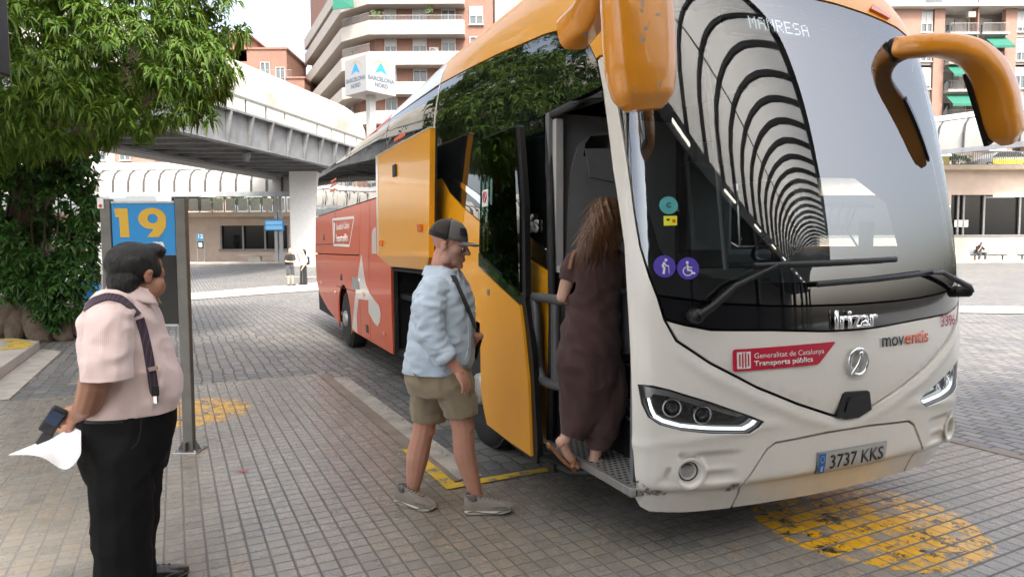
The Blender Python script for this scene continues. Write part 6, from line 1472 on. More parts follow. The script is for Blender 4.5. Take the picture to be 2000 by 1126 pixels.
def shoe(root, heel, d, up_m, sole_m, L=.295, Wd=.098, roll=0.0, pitch=0.0, name='shoe'):
    d = Vector(d).normalized(); s = Vector((-d.y, d.x, 0)); U = Vector((0, 0, 1)); rt = Matrix.Rotation(pitch, 3, s)
    def g(x, y, z): return Vector(heel) + rt @ (d * x + s * y + U * z)
    xs = [0, .02, .06, .12, .18, .23, .27, .29, .297]; wd = [.030, .036, .038, .037, .045, .049, .042, .026, .008]; zt = [.040, .040, .038, .034, .032, .030, .032, .037, .042]; zb = [.016, .006, 0, 0, 0, 0, .007, .016, .026]
    k = L / .297; kw = Wd / .098; b = MB(); n = 16; vs = []
    for x, w_2, t_, q_ in zip(xs, wd, zt, zb):
        for j in range(n):
            th = 2 * math.pi * j / n; c, e = math.cos(th), math.sin(th); vs.append(g(x * k, w_2 * kw * math.copysign(abs(c) ** .6, c) * 1.06, (t_ + q_) / 2 + (t_ - q_) / 2 * math.copysign(abs(e) ** .6, e)))
    b.add(vs, [(i * n + j, i * n + (j + 1) % n, (i + 1) * n + (j + 1) % n, (i + 1) * n + j) for i in range(len(xs) - 1) for j in range(n)], True); b.add(vs[:n], [tuple(range(n))[::-1]]); b.add(vs[-n:], [tuple(range(n))])
    so = b.build(name, sole_m, root)
    b = MB(); top = [.115, .120, .108, .100, .088, .070, .055, .048, .044]; vs = []
    for x, w_2, t_, q_ in zip(xs, wd, top, zt):
        for j in range(n):
            th = math.pi * j / (n - 1); c, e = math.cos(th), math.sin(th); vs.append(g(x * k, w_2 * kw * math.copysign(abs(c) ** .75, c), (q_ - .006) + (t_ - q_ + .006) * abs(e) ** .7))
    b.add(vs, [(i * n + j, i * n + j + 1, (i + 1) * n + j + 1, (i + 1) * n + j) for i in range(len(xs) - 1) for j in range(n - 1)], True); b.add(vs[:n], [tuple(range(n))[::-1]])
    o = b.build('upper', up_m, so)
    b = MB()
    for i in range(5): x = .095 + i * .026; zz = float(np.interp(x, xs, top)); b.tube([g(x * k, -.022, zz - .006), g((x + .012) * k, 0, zz + .003), g(x * k, .022, zz - .006)], .0035, 6)
    b.build('laces', M['cap_grey'], so)
    b = MB(); b.sheet([[g((.012 + .0) * k - .004 * h, .032 * kw * math.sin(a) * (1 + .1 * h), .085 + .022 * h) + d * (.045 * k * (1 - math.cos(a))) for a in np.linspace(-2.2, 2.2, 13)] for h in (0, 1, 1.9)]); q = b.build('heel_collar', M['cap_grey'], so); q.modifiers.new('s', 'SOLIDIFY').thickness = .008
    b = MB(); b.tube([g(x * k, -w_2 * kw * 1.085, .020 + .010 * math.sin(x * 30)) for x, w_2 in zip(xs[1:-1], wd[1:-1])], .0035, 6); b.tube([g(x * k, -w_2 * kw * 1.03, z_) for x, w_2, z_ in ((.17, .043, .045), (.21, .048, .052), (.255, .044, .047))], .004, 6); b.build('welt', M['cap_grey'], so); return so

M['skin_ruddy'] = skin_mat('skin_ruddy', (.58, .30, .215)); M['skin_brown'] = skin_mat('skin_brown', (.36, .175, .11)); M['skin_fair'] = skin_mat('skin_fair', (.62, .38, .28))
M['linen_blue'] = fabric('linen_blue', (.53, .63, .73), fold=.5, fscale=(7, 7, 4)); M['khaki'] = fabric('khaki', (.27, .22, .145), fold=.5, fscale=(6, 6, 5), weave=700)
M['cap_grey'] = fabric('cap_grey', (.13, .125, .115), weave=1200); M['cap_mesh'] = fabric('cap_mesh', (.035, .028, .026), weave=1500)
M['web_black'] = fabric('web_black', (.012, .012, .013), weave=600); M['shoe_grey'] = fabric('shoe_grey', (.23, .205, .175), weave=600); M['shoe_sole'] = mat('shoe_sole', (.62, .57, .47), .7, var=.1, vscale=20)
M['shirt_pink'] = fabric('shirt_pink', (.71, .53, .49), stripes=('ang', .026, (.73, .60, .575), .5), fold=.5, fscale=(7, 7, 4)); M['trouser_black'] = fabric('trouser_black', (.0045, .0045, .005), fold=.5, fscale=(5, 5, 2.5), rough=.8, sheen=0)
M['brace'] = fabric('brace', (.045, .028, .045), stripes=(0, .012, (.08, .055, .075), .3)); M['hair_black'] = mat('hair_black', (.008, .007, .006), .5, var=.3, vscale=40, bump=.8, bscale=150, stretch=(1, 1, .25))
M['hair_brown'] = (lambda t: (t.bsdf(Base__Color=t.ramp(t.t.nodes.new('ShaderNodeNewGeometry').outputs['Random Per Island'], [(0, (.07, .030, .014)), (.5, (.13, .058, .026)), (1, (.24, .12, .055))]), Roughness=.38, Specular__IOR__Level=.6), t.m)[1])(NT('hair_brown')); M['dress_brown'] = fabric('dress_brown', (.075, .040, .038), fold=.6, fscale=(8, 8, 3), rough=.75, sheen=.15)
M['sandal'] = mat('sandal', (.30, .13, .055), .6, var=.15, vscale=20); M['paper'] = mat('paper', (.66, .66, .67), .7, var=.03)

def wr(seed, amp, f=(9, 9, 4)):
    from mathutils import noise as nz
    return lambda co: amp * (nz.noise(Vector((co.x * f[0] + seed, co.y * f[1], co.z * f[2]))) + .9 - 2.6 * abs(nz.noise(Vector((co.x * f[0] * .9 + co.z * 5 + seed, co.y * f[1] * .9 - co.z * 3, co.z * f[2] * 1.5 - co.x * 4)))) + .5 * nz.noise(Vector((co.x * f[0] * 2.1 + co.z * 6, co.y * f[1] * 2 + seed, co.z * f[2] * 2.3))))

# ------------------------------------------------ man in the cap
Y0 = 4.06; r0 = onz(872, 1000); k = Y0 / FPX
t = person('man in a grey cap, pale blue shirt and khaki shorts walking towards the bus door', r0)
P = lambda x, y, dy=0.0: atY(x, y, Y0 + dy) - r0
HO, hf, hk = P(878, 480), Vector((.96, -.22, -.16)), 1.09
b = MB(); g, hfr = head(b, HO, hf, hk, (.12, 0, 1))
limb(b, [g(-.03, 0, -.05), P(862, 512), P(862, 548)], [.058, .062, .08]); limb(b, [P(862, 550), P(862, 620), P(860, 730)], [.11, .13, .14]); limb(b, [P(862, 560, -.14), P(862, 560, .14)], [.06, .06])
limb(b, [P(845, 565, -.17), P(842, 650, -.23), P(866, 686, -.235), P(893, 722, -.22)], [.05, .043, .044, .031]); hand(b, P(893, 720, -.22), P(912, 752, -.225) - P(893, 720, -.22), (.75, -.55, .45), .32, -1, 1.08, .1)
limb(b, [P(885, 565, .16), P(902, 680, .20), P(926, 664, .08)], [.05, .042, .032]); hand(b, P(924, 668, .07), P(938, 640, .01) - P(924, 668, .07), (-.2, .9, .2), 1.05, 1, 1.0)
limb(b, [P(848, 735, .09), P(826, 842, .13), P(815, 893, .16), P(806, 958, .19)], [.095, .069, .074, .041]); limb(b, [P(806, 956, .19), P(822, 985, .16)], [.042, .03])
limb(b, [P(884, 735, -.09), P(903, 832, -.06), P(907, 886, -.02), P(931, 968, .04)], [.095, .067, .068, .040]); limb(b, [P(931, 965, .04), P(950, 990, .04)], [.04, .03])
ball(b, P(836, 838, .12), .05); ball(b, P(913, 832, -.065), .045)
loc = local_of(HO, hf, hk, (.12, 0, 1))
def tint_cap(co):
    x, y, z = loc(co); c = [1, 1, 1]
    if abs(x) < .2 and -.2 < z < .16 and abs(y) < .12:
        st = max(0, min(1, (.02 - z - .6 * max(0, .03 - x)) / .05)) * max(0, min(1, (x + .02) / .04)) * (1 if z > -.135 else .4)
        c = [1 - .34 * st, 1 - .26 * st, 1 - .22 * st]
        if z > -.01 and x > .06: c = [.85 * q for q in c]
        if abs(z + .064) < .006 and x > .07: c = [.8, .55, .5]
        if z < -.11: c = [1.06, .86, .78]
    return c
body = fuse('body', b, M['skin_ruddy'], t, .0055, 3, color=tint_cap)
for s in (1, -1):
    b = MB(); ball(b, g(.084, s * .031, -.004), .0115 * hk, 12); e = b.build('eye', M['white_plain'], t); b = MB(); ball(b, g(.0935, s * .031, -.006), .0055 * hk, 10); b.build('iris', M['ink'], e)
# cap
def capdome(a0, a1, m, name, par, ri=1.0, z0=.040):
    b = MB(); rows = []
    for i in range(9):
        el = math.pi / 2 * i / 8; row = []
        for a in np.linspace(a0, a1, 20):
            zz = z0 + (.108) * math.sin(el) - (.012 * math.cos(a) * (1 - math.sin(el))); rr = max(math.cos(el), .02) ** .75
            row.append(g(-.012 + .112 * ri * rr * math.cos(a), .091 * ri * rr * math.sin(a), zz))
        rows.append(row)
    b.sheet(rows); o = b.build(name, m, par); q = o.modifiers.new('s', 'SOLIDIFY'); q.thickness = .003; return o
cap = capdome(-1.35, 1.35, M['cap_grey'], 'cap', t); capdome(1.35, 4.933, M['cap_mesh'], 'cap_mesh', cap)
capdome(1.33, 1.42, M['web_black'], 'cap_seam', cap, 1.012); capdome(-1.42, -1.33, M['web_black'], 'cap_seam', cap, 1.012); capdome(-2.3, -2.22, M['web_black'], 'cap_seam', cap, 1.012)
b = MB(); b.sheet([[g(-.012 + .116 * math.cos(a) * 1, .094 * math.sin(a),   .034 + dz - .012 * math.cos(a)) for a in np.linspace(1.4, 4.88, 22)] for dz in (0, .028)]); b.build('cap_band', M['web_black'], cap)
b = MB(); b.sheet([[g(.055 + (.045 + .075 * u) * math.cos(a) ** .8, (.088 - .006 * u) * math.sin(a), .038 - .006 * u - .018 * math.sin(a) ** 2) for a in np.linspace(-1.5, 1.5, 17)] for u in np.linspace(0, 1, 6)]); o = b.build('cap_brim', M['cap_grey'], cap); o.modifiers.new('s', 'SOLIDIFY').thickness = .004
b = MB(); b.sheet([[g(-.012 + .117 * math.cos(a) * c, .095 * math.sin(a) * c, z) for a in np.linspace(-.75, -.2, 6)] for z, c in ((.066, .985), (.108, .86))]); b.build('cap_patch', M['ink'], cap)
b = MB(); ball(b, g(-.012, 0, .149), .007); b.build('cap_button', M['web_black'], cap)
# shirt
b = MB(); rings(b, [(P(852, 742), .19, .185), (P(853, 722), .195, .19), (P(859, 700), .205, .198), (P(863, 660), .198, .198), (P(866, 612), .186, .203), (P(867, 575), .168, .212), (P(866, 552), .132, .195), (P(866, 535), .100, .135), (P(866, 522), .082, .088)], axis=(.97, -.24, 0))
ball(b, P(850, 566, -.165), .084)
limb(b, [P(882, 566, .165), P(898, 640, .215), P(905, 682, .2), P(925, 666, .09)], [.085, .075, .06, .045])
c_w = (P(872, 700, -.245), (P(880, 712, -.235) - P(866, 692, -.245)))
shirt = fuse('shirt', b, M['linen_blue'], t, .009, 6, [(P(852, 724), (0, 0, -1))], wr(3, .0085, (8, 8, 9)))
dd = c_w[1].normalized(); b = MB(); limb(b, [P(850, 566, -.165), P(837, 600, -.215), P(839, 650, -.245), P(866, 692, -.245), P(884, 716, -.235)], [.087, .090, .080, .066, .060])
fuse('sleeve', b, M['linen_blue'], shirt, .008, 5, [(c_w[0], dd)], wr(7, .008, (10, 10, 14)))
bm = bmesh.new(); bm.from_mesh(shirt.data)
bmesh.ops.delete(bm, geom=[v for v in bm.verts if v.co.z > P(866, 524).z or ((v.co - P(922, 668, .09)).length < .055)], context='VERTS'); bm.to_mesh(shirt.data); bm.free()
b = MB(); rr_ = .062; ax_ = dd; a1 = ax_.orthogonal().normalized(); a2 = ax_.cross(a1)
b.sheet([[c_w[0] + ax_ * h + (a1 * math.cos(a) + a2 * math.sin(a)) * r for a in np.linspace(0, 6.2832, 24)] for h, r in ((-.045, .066), (-.02, .070), (.0, .066), (.012, .060))]); b.build('cuff', M['linen_blue'], shirt).modifiers.new('s', 'SOLIDIFY').thickness = .004
b = MB(); rows = []
for h, r in ((.0, 1.0), (.035, .94), (.042, .98), (.0, 1.16), (-.012, 1.24)):
    rows.append([P(866, 528) + Vector((.092 * r * math.cos(a) + .02 * math.cos(a), .088 * r * math.sin(a), h - .045 * max(0, math.cos(a - .0)) - .01 * r)) for a in np.linspace(.45, 5.83, 30)])
b.sheet(rows); b.build('collar', M['linen_blue'], shirt).modifiers.new('s', 'SOLIDIFY').thickness = .004
drape('placket', [(900, 545), (912, 590), (917, 640), (915, 690), (905, 718)], shirt, r0, .028, M['linen_blue'], shirt, .006)
strap, _, _ = drape('bag_strap', [(884, 540), (894, 562), (906, 590), (917, 616), (926, 638)], shirt, r0, .034, M['web_black'], t, .012)
b = MB(); b.tube([P(928, 640, -.01), P(937, 662, .05), P(926, 700, .16)], [(.017, .004)] * 3, 8, flat=(1, 0, 0)); b.build('strap_tail', M['web_black'], strap)
b = MB(); b.box(P(884, 556, -.145), (.02, .012, .05)); b.box(P(889, 566, -.15), (.03, .012, .03)); b.build('sunglasses', M['bus_black'], t)
# shorts
b = MB(); rings(b, [(P(854, 708), .185, .17), (P(856, 724), .195, .18), (P(860, 745), .205, .19), (P(864, 765), .19, .185)], axis=(.97, -.24, 0))
limb(b, [P(848, 745, .085), P(838, 785, .115), P(836, 832, .13)], [.125, .118, .106]); limb(b, [P(882, 745, -.085), P(897, 785, -.075), P(904, 824, -.06)], [.122, .110, .096])
def hemcut(o, planes):
    bm = bmesh.new(); bm.from_mesh(o.data)
    for c, n_, rad in planes:
        n_ = Vector(n_).normalized(); reg = [v for v in bm.verts if (v.co - c).length < rad]; rs = set(reg)
        ge = reg + [e for e in bm.edges if e.verts[0] in rs and e.verts[1] in rs] + [f for f in bm.faces if all(v in rs for v in f.verts)]
        bmesh.ops.bisect_plane(bm, geom=ge, plane_co=c, plane_no=n_, clear_outer=True)
    bm.to_mesh(o.data); bm.free()
shorts = fuse('shorts', b, M['khaki'], t, .009, 5, [(P(860, 704), (0, 0, 1))], wr(11, .007, (7, 7, 6)))
hemcut(shorts, [(P(836, 818, .13), (-.06, 0, -1), .16), (P(905, 808, -.06), (.12, 0, -1), .16)])
b = MB(); b.tube([P(808, 728, -.17), P(820, 745, -.185), P(832, 752, -.19)], .004, 6); b.build('pocket_seam', M['khaki'], shorts)
h1, h2 = onz(776, 981) - r0, onz(851, 998) - r0; shoe(t, h1, h2 - h1, M['shoe_grey'], M['shoe_sole'], .30, .106)
h1, h2 = onz(908, 1003) - r0, onz(1005, 1001) - r0; shoe(t, h1, h2 - h1, M['shoe_grey'], M['shoe_sole'], .30, .106, pitch=-.04)

# ------------------------------------------------ man in the striped shirt with braces
Y0 = 2.9; r1 = onz(245, 1215); k = Y0 / FPX
t = person('stout man in a pale pink striped shirt and braces holding papers behind his back', r1)
P = lambda x, y, dy=0.0: atY(x, y, Y0 + dy) - r1
HO, hf, hk = P(268, 538), Vector((.42, .905, -.05)), 1.04
b = MB(); g, hfr = head(b, HO, hf, hk, nose=.7, cheek=1.0)
limb(b, [g(-.035, 0, -.05), P(262, 565), P(252, 590)], [.068, .072, .09]); limb(b, [P(245, 600), P(245, 680), P(250, 770)], [.10, .12, .12]); limb(b, [P(240, 612, -.14), P(240, 612, .14)], [.04, .04])
limb(b, [P(208, 618, -.17), P(199, 700, -.25), P(186, 745, -.25), P(172, 790, -.20), P(152, 812, -.13)], [.05, .064, .060, .052, .034])
hand(b, P(156, 806, -.14), P(118, 812, -.10) - P(156, 806, -.14), (-.15, -.75, .5), .34, -1, 1.1, .12)
limb(b, [P(245, 610, .19), P(222, 700, .24), P(190, 750, .20), P(160, 812, .02)], [.06, .058, .055, .034]); hand(b, P(162, 812, .02), (-.8, -.3, -.35), (.3, -.6, .6), .5, 1, 1.0)
limb(b, [P(245, 850, -.08), P(240, 1000, -.1), P(240, 1190, -.1)], [.07, .06, .045]); limb(b, [P(250, 850, .08), P(258, 990, .15), P(266, 1160, .22)], [.07, .06, .045])
body = fuse('body', b, M['skin_brown'], t, .0055, 3, color=lambda co: (1, 1, 1))
loc = local_of(HO, hf, hk); loc_z = g(0, 0, .10).z
b = MB(); ball(b, g(-.022, 0, .050), (.110 * hk, .087 * hk, .091 * hk), 24, hfr); ball(b, g(-.060, 0, -.015), (.060 * hk, .073 * hk, .078 * hk), 20, hfr); ball(b, g(.062, 0, .105), (.05 * hk, .07 * hk, .035 * hk), 16, hfr)
for s in (1, -1): ball(b, g(.035, s * .069, .030), (.026 * hk, .014 * hk, .036 * hk), 12, hfr)
hair = fuse('hair', b, M['hair_black'], t, .007, 3, wrinkle=wr(5, .0022, (30, 30, 14)))
strands(hair, 6500, .024, .0022, lambda q: np.array([-.25 + .9 * (1 if q[2] > loc_z else 0) * hf.x, .9 * (1 if q[2] > loc_z else 0) * hf.y, -1.0 if q[2] < loc_z else -.2]), M['hair_black'], hair, .10, seed=3, jit=.1)
b = MB(); rings(b, [(P(250, 812), .185, .18), (P(254, 797), .188, .186), (P(259, 770), .196, .192), (P(259, 745), .192, .195), (P(251, 700), .176, .198), (P(241, 655), .163, .204), (P(236, 620), .150, .212), (P(236, 597), .128, .205), (P(246, 578), .098, .13), (P(252, 565), .082, .09)], axis=(.93, .30, 0))
ball(b, P(290, 755, -.02), (.098, .15, .13)); ball(b, P(290, 690, 0), (.09, .14, .10))
ball(b, P(214, 608, -.155), .090)
limb(b, [P(250, 606, .17), P(235, 690, .235), P(215, 740, .22)], [.088, .088, .08])
shirt = fuse('shirt', b, M['shirt_pink'], t, .009, 6, [(P(250, 799), (0, 0, -1)), (P(252, 560), (0, 0, 1))], wr(17, .0065, (8, 8, 6)))
b = MB(); limb(b, [P(219, 608, -.155), P(212, 640, -.200), P(209, 700, -.230), P(208, 775, -.25)], [.085, .088, .090, .090])
fuse('sleeve', b, M['shirt_pink'], shirt, .008, 5, [(P(203, 740, -.25), (-.02, 0, -1))], wr(19, .006, (9, 9, 9)))
b = MB(); rows = []
for h, r in ((-.004, .97), (.028, .93), (.034, .97), (-.012, 1.16), (-.024, 1.25)):
    rows.append([P(256, 566) + Vector((.088 * r * math.cos(a) + .012, .088 * r * math.sin(a), h - .058 * (.5 + .5 * math.cos(a - .35)) * (.6 + .5 * r) + .028)) for a in np.linspace(.75, 6.23, 30)])
b.sheet(rows); b.build('collar', M['shirt_pink'], shirt).modifiers.new('s', 'SOLIDIFY').thickness = .004
st1, Pp, Nn = drape('brace', [(165, 602), (184, 588), (210, 579), (236, 584), (256, 600), (268, 616)], shirt, r1, .036, M['brace'], t, .007)
st2, Pp, Nn = drape('brace', [(272, 622), (281, 652), (289, 690), (295, 725), (302, 766)], shirt, r1, .036, M['brace'], t, .007)
b = MB(); p = Pp[-9]; b.box(p + Nn[-9] * .012, (.046, .012, .018), Matrix.Rotation(-.2, 3, 'Y')); b.build('buckle', M['chrome'], st2)
b = MB(); p = Pp[-1]; b.box(p + Nn[-1] * .010 + Vector((.001, 0, .008)), (.034, .012, .045), bev=.006); ball(b, p + Nn[-1] * .016 + Vector((0, 0, .01)), .006); b.build('leather_tab', M['web_black'], st2)
b = MB(); b.box(p + Nn[-1] * .010 + Vector((.003, 0, -.028)), (.014, .012, .03)); b.build('clip', M['chrome'], st2)
# trousers
b = MB(); rings(b, [(P(250, 786), .186, .182), (P(250, 800), .189, .186), (P(250, 850), .182, .186), (P(246, 890), .176, .185), (P(248, 920), .16, .18)], axis=(.93, .30, 0))
limb(b, [P(238, 880, -.09), P(240, 960, -.10), P(240, 1060, -.10), P(242, 1190, -.10)], [.128, .122, .112, .108]); limb(b, [P(256, 880, .09), P(256, 980, .13), P(254, 1080, .17), P(258, 1165, .22)], [.128, .120, .105, .098])
ball(b, P(206, 855, -.05), (.10, .11, .13))
tr = fuse('trousers', b, M['trouser_black'], t, .010, 6, [(P(248, 791), (0, 0, 1))], wr(23, .006, (6, 6, 4)))
b = MB(); b.sheet([[P(248, y) + Vector((.93 * ra * math.cos(a) - .30 * rb * math.sin(a), .30 * ra * math.cos(a) + .93 * rb * math.sin(a), 0)) for a in np.linspace(0, 6.2832, 40)] for y, ra, rb in ((790, .199, .195), (805, .201, .197))]); b.build('belt', M['web_black'], t).modifiers.new('s', 'SOLIDIFY').thickness = .005
drape('pocket_seam', [(276, 812), (275, 840), (268, 865), (256, 876)], tr, r1, .006, M['web_black'], tr, .003)
M['shoe_black'] = mat('shoe_black', (.012, .011, .010), .3, var=.1, coat=.4)
h = P(236, 1190, -.1); h.z = 0; shoe(t, h - Vector((.03, .05, 0)), (.75, .66, 0), M['shoe_black'], M['rubber'], .29, .10)
h = P(262, 1160, .22); h.z = 0; shoe(t, h - Vector((.02, .04, 0)), (.70, .71, 0), M['shoe_black'], M['rubber'], .29, .10)
# what he holds: handset and papers
ps = thing('handset', 'black handheld ticket device in the hand of the man with braces', 'handset', atY(104, 820, Y0 - .16))
b = MB(); rq = Matrix.Rotation(.62, 3, 'Y') @ Matrix.Rotation(.3, 3, 'Z'); b.box((0, 0, 0), (.062, .026, .125), rq, bev=.01); b.build('case', M['black_plastic'], ps); b = MB(); b.box(rq @ Vector((0, -.0145, .018)), (.048, .003, .06), rq); b.build('display', M['screen_dark'], ps); b = MB(); b.box(rq @ Vector((.012, .0, -.085)), (.040, .03, .07), rq, bev=.008); b.build('grip', M['black_plastic'], ps)
pp = thing('papers', 'white sheet of paper curling from the hand of the man with braces', 'paper', atY(130, 850, Y0 - .07)); b0 = Vector(pp.location)
top = [(15, 888), (40, 878), (70, 866), (100, 852), (130, 838), (160, 834)]; bot = [(17, 889), (45, 887), (78, 890), (98, 901), (131, 928), (160, 888)]
b = MB(); b.sheet([[atY(a[0] + (c[0] - a[0]) * v, a[1] + (c[1] - a[1]) * v, Y0 - .14 - .16 * v + .02 * math.sin(u * 2)) - b0 for u, (a, c) in enumerate(zip(top, bot))] for v in np.linspace(0, 1, 6)]); o = b.build('sheet', M['paper'], pp); o.modifiers.new('s', 'SOLIDIFY').thickness = .0012; o.modifiers.new('sub', 'SUBSURF').render_levels = 2

# ------------------------------------------------ woman stepping into the coach
Y0 = 3.93; r2 = onz(1180, 915, .376); k = Y0 / FPX
t = person('woman with long brown hair in a dark brown jumpsuit stepping into the coach', r2)
P = lambda x, y, dy=0.0: atY(x, y, Y0 + dy) - r2
HO, hf, hk = P(1186, 432, .05), Vector((.62, .78, -.05)), 1.0
b = MB(); g, hfr = head(b, HO, hf, hk); limb(b, [g(-.03, 0, -.05), P(1176, 468, .03), P(1170, 490, .02)], [.05, .052, .07])
limb(b, [P(1165, 500), P(1160, 580), P(1155, 680)], [.09, .11, .12]); limb(b, [P(1125, 505, -.02), P(1205, 508, .02)], [.05, .05])
limb(b, [P(1122, 508, -.02), P(1108, 548, -.04), P(1098, 580, -.02), P(1125, 606, .12)], [.048, .042, .036, .027]); hand(b, P(1122, 604, .11), (.5, .8, .1), (-.5, .3, .8), .8, 1, .92)
limb(b, [P(1208, 512, .02), P(1222, 548, .04), P(1228, 560, .2)], [.048, .042, .03]); hand(b, P(1228, 560, .2), (.3, .9, .2), (0, -.2, .9), .6, -1, .92)
limb(b, [P(1130, 700, -.03), P(1130, 790, .02), P(1104, 858, -.06)], [.09, .06, .036]); limb(b, [P(1170, 700, .03), P(1180, 800, .02), P(1163, 890, -.02)], [.09, .058, .036])
# feet
limb(b, [P(1096, 862, -.07), P(1110, 888, -.05), P(1126, 910, -.03)], [.034, .032, .024]); limb(b, [P(1160, 898, -.02), P(1182, 908, -.01), P(1205, 912, .0)], [.034, .030, .022])
for i in range(5):
    limb(b, [P(1122 - i * 2.5, 906 + i * 1.2, -.055 + i * .014), P(1130 - i * 2.2, 914 + i * .5, -.055 + i * .016)], [.0105 - i * .0008, .008 - i * .0006], 8); limb(b, [P(1200, 913 - i * .4, -.035 + i * .016), P(1213 - i * 2.2, 915 - i * .6, -.035 + i * .018)], [.0105 - i * .0008, .008 - i * .0006], 8)
fuse('body', b, M['skin_fair'], t, .0055, 3, color=lambda co: (1, 1, 1))
b = MB(); ball(b, g(-.018, 0, .052), (.108, .088, .092), 22, hfr)
rings(b, [(P(1180, 395, .04), .06, .07), (P(1180, 415, .02), .092, .095), (P(1176, 440, .0), .102, .10), (P(1170, 462, -.03), .110, .085), (P(1163, 482, -.055), .098, .06), (P(1150, 498, -.075), .06, .04), (P(1140, 508, -.075), .03, .025)], axis=(.9, .4, 0))
rings(b, [(P(1195, 440, -.01), .06, .06), (P(1194, 470, -.04), .07, .05), (P(1190, 488, -.06), .04, .03)], axis=(.9, .4, 0))
for i in range(7): limb(b, [P(1192 - i * 6, 440, -.05), P(1184 - i * 7, 475, -.09), P(1172 - i * 7, 494 + (i % 3) * 5, -.10)], [.018, .018, .008], 8)
hair = fuse('hair', b, M['hair_brown'], t, .007, 3, wrinkle=lambda co: .0045 * math.sin((co.x - co.y * .3 + co.z * .25) * 150 + 2.5 * math.sin(co.z * 9)) + .0025 * math.sin((co.x + co.z * .25) * 370))
strands(hair, 4200, .115, .0036, lambda q: np.array([-.28 + .16 * math.sin(q[2] * 22 + q[0] * 9), -.05, -1.0]), M['hair_brown'], hair, .02, seed=5, segs=5, jit=.03)
b = MB(); rings(b, [(P(1170, 476, .02), .075, .07), (P(1166, 492, .01), .145, .09), (P(1164, 520), .165, .115), (P(1161, 560), .160, .125), (P(1159, 600), .158, .125), (P(1154, 640), .178, .150), (P(1152, 675), .184, .168), (P(1152, 705), .182, .168), (P(1153, 740), .172, .162), (P(1154, 780), .145, .14), (P(1152, 815), .115, .11)], axis=(.93, .36, 0))
ball(b, P(1132, 655, -.06), (.095, .10, .10)); ball(b, P(1178, 658, -.03), (.09, .10, .10))
limb(b, [P(1130, 700, -.03), P(1138, 770, .0), P(1130, 820, -.02), P(1116, 852, -.05)], [.14, .135, .112, .075]); limb(b, [P(1174, 700, .02), P(1184, 770, .02), P(1178, 830, .0), P(1166, 880, -.02)], [.135, .132, .108, .062]); limb(b, [P(1152, 690, .02), P(1158, 770, .02), P(1150, 825, .0)], [.15, .125, .06])
limb(b, [P(1126, 504, -.02), P(1113, 530, -.035), P(1105, 556, -.045)], [.058, .060, .056]); limb(b, [P(1206, 508, .02), P(1220, 545, .04)], [.06, .055])
ju = fuse('jumpsuit', b, M['dress_brown'], t, .009, 6, wrinkle=lambda co: wr(31, .006, (7, 7, 4))(co) + .0028 * math.sin((co.z * .8 + co.x * 1.1 + .15 * math.sin(co.z * 7)) * 34 + 2.2 * math.sin(co.x * 9)) * max(0, min(1, 1.25 - abs(co.z - .55))))
hemcut(ju, [(P(1104, 546, -.045), (-.3, 0, -1), .09), (P(1113, 850, -.05), (-.35, -.1, -1), .10), (P(1165, 874, -.02), (-.12, 0, -1), .09)]); ju.modifiers.new('s', 'SOLIDIFY').thickness = .003
drape('bag_strap', [(1128, 476), (1118, 500), (1112, 525)], ju, r2, .02, M['sandal'], t, .008)
def sandal(pts, wds, strap_at):
    b = MB(); P_ = [Vector(p) for p in pts]; vs = []
    for i, p in enumerate(P_):
        d = (P_[min(i + 1, len(P_) - 1)] - P_[max(i - 1, 0)]).normalized(); s = Vector((-d.y, d.x, 0)); s = Vector((-.35, .93, 0)) if s.length < .3 else s.normalized(); nn = s.cross(d) * -1 if s.cross(d).z > 0 else s.cross(d)
        w2 = wds[i]; vs.append([p - s * w2, p + s * w2, p + s * w2 + nn * .018, p - s * w2 + nn * .018, p - s * w2])
    b.sheet(vs, False); n = len(vs); b.add(vs[0][:4], [(0, 1, 2, 3)]); b.add(vs[-1][:4], [(0, 1, 2, 3)]); o = b.build('sandal', M['sandal'], t)
    for q in strap_at:
        b = MB(); b.tube([Vector(x) for x in q], [(.014, .004)] * len(q), 8, flat=(.8, .3, .5)); b.build('strap', M['sandal'], o)
sandal([P(1073, 864, -.07), P(1090, 884, -.06), P(1108, 903, -.045), P(1130, 920, -.02)], [.030, .033, .038, .030], [[P(1116, 912, -.11), P(1122, 895, -.07), P(1130, 903, .01)], [P(1085, 878, -.09), P(1100, 868, -.1), P(1108, 872, .0)]])
sandal([P(1142, 920, -.02), P(1160, 922, -.015), P(1185, 922, -.01), P(1214, 919, .01)], [.030, .033, .038, .030], [[P(1186, 922, -.06), P(1190, 900, -.03), P(1196, 915, .04)], [P(1152, 912, -.05), P(1170, 895, -.045), P(1176, 905, .02)]])

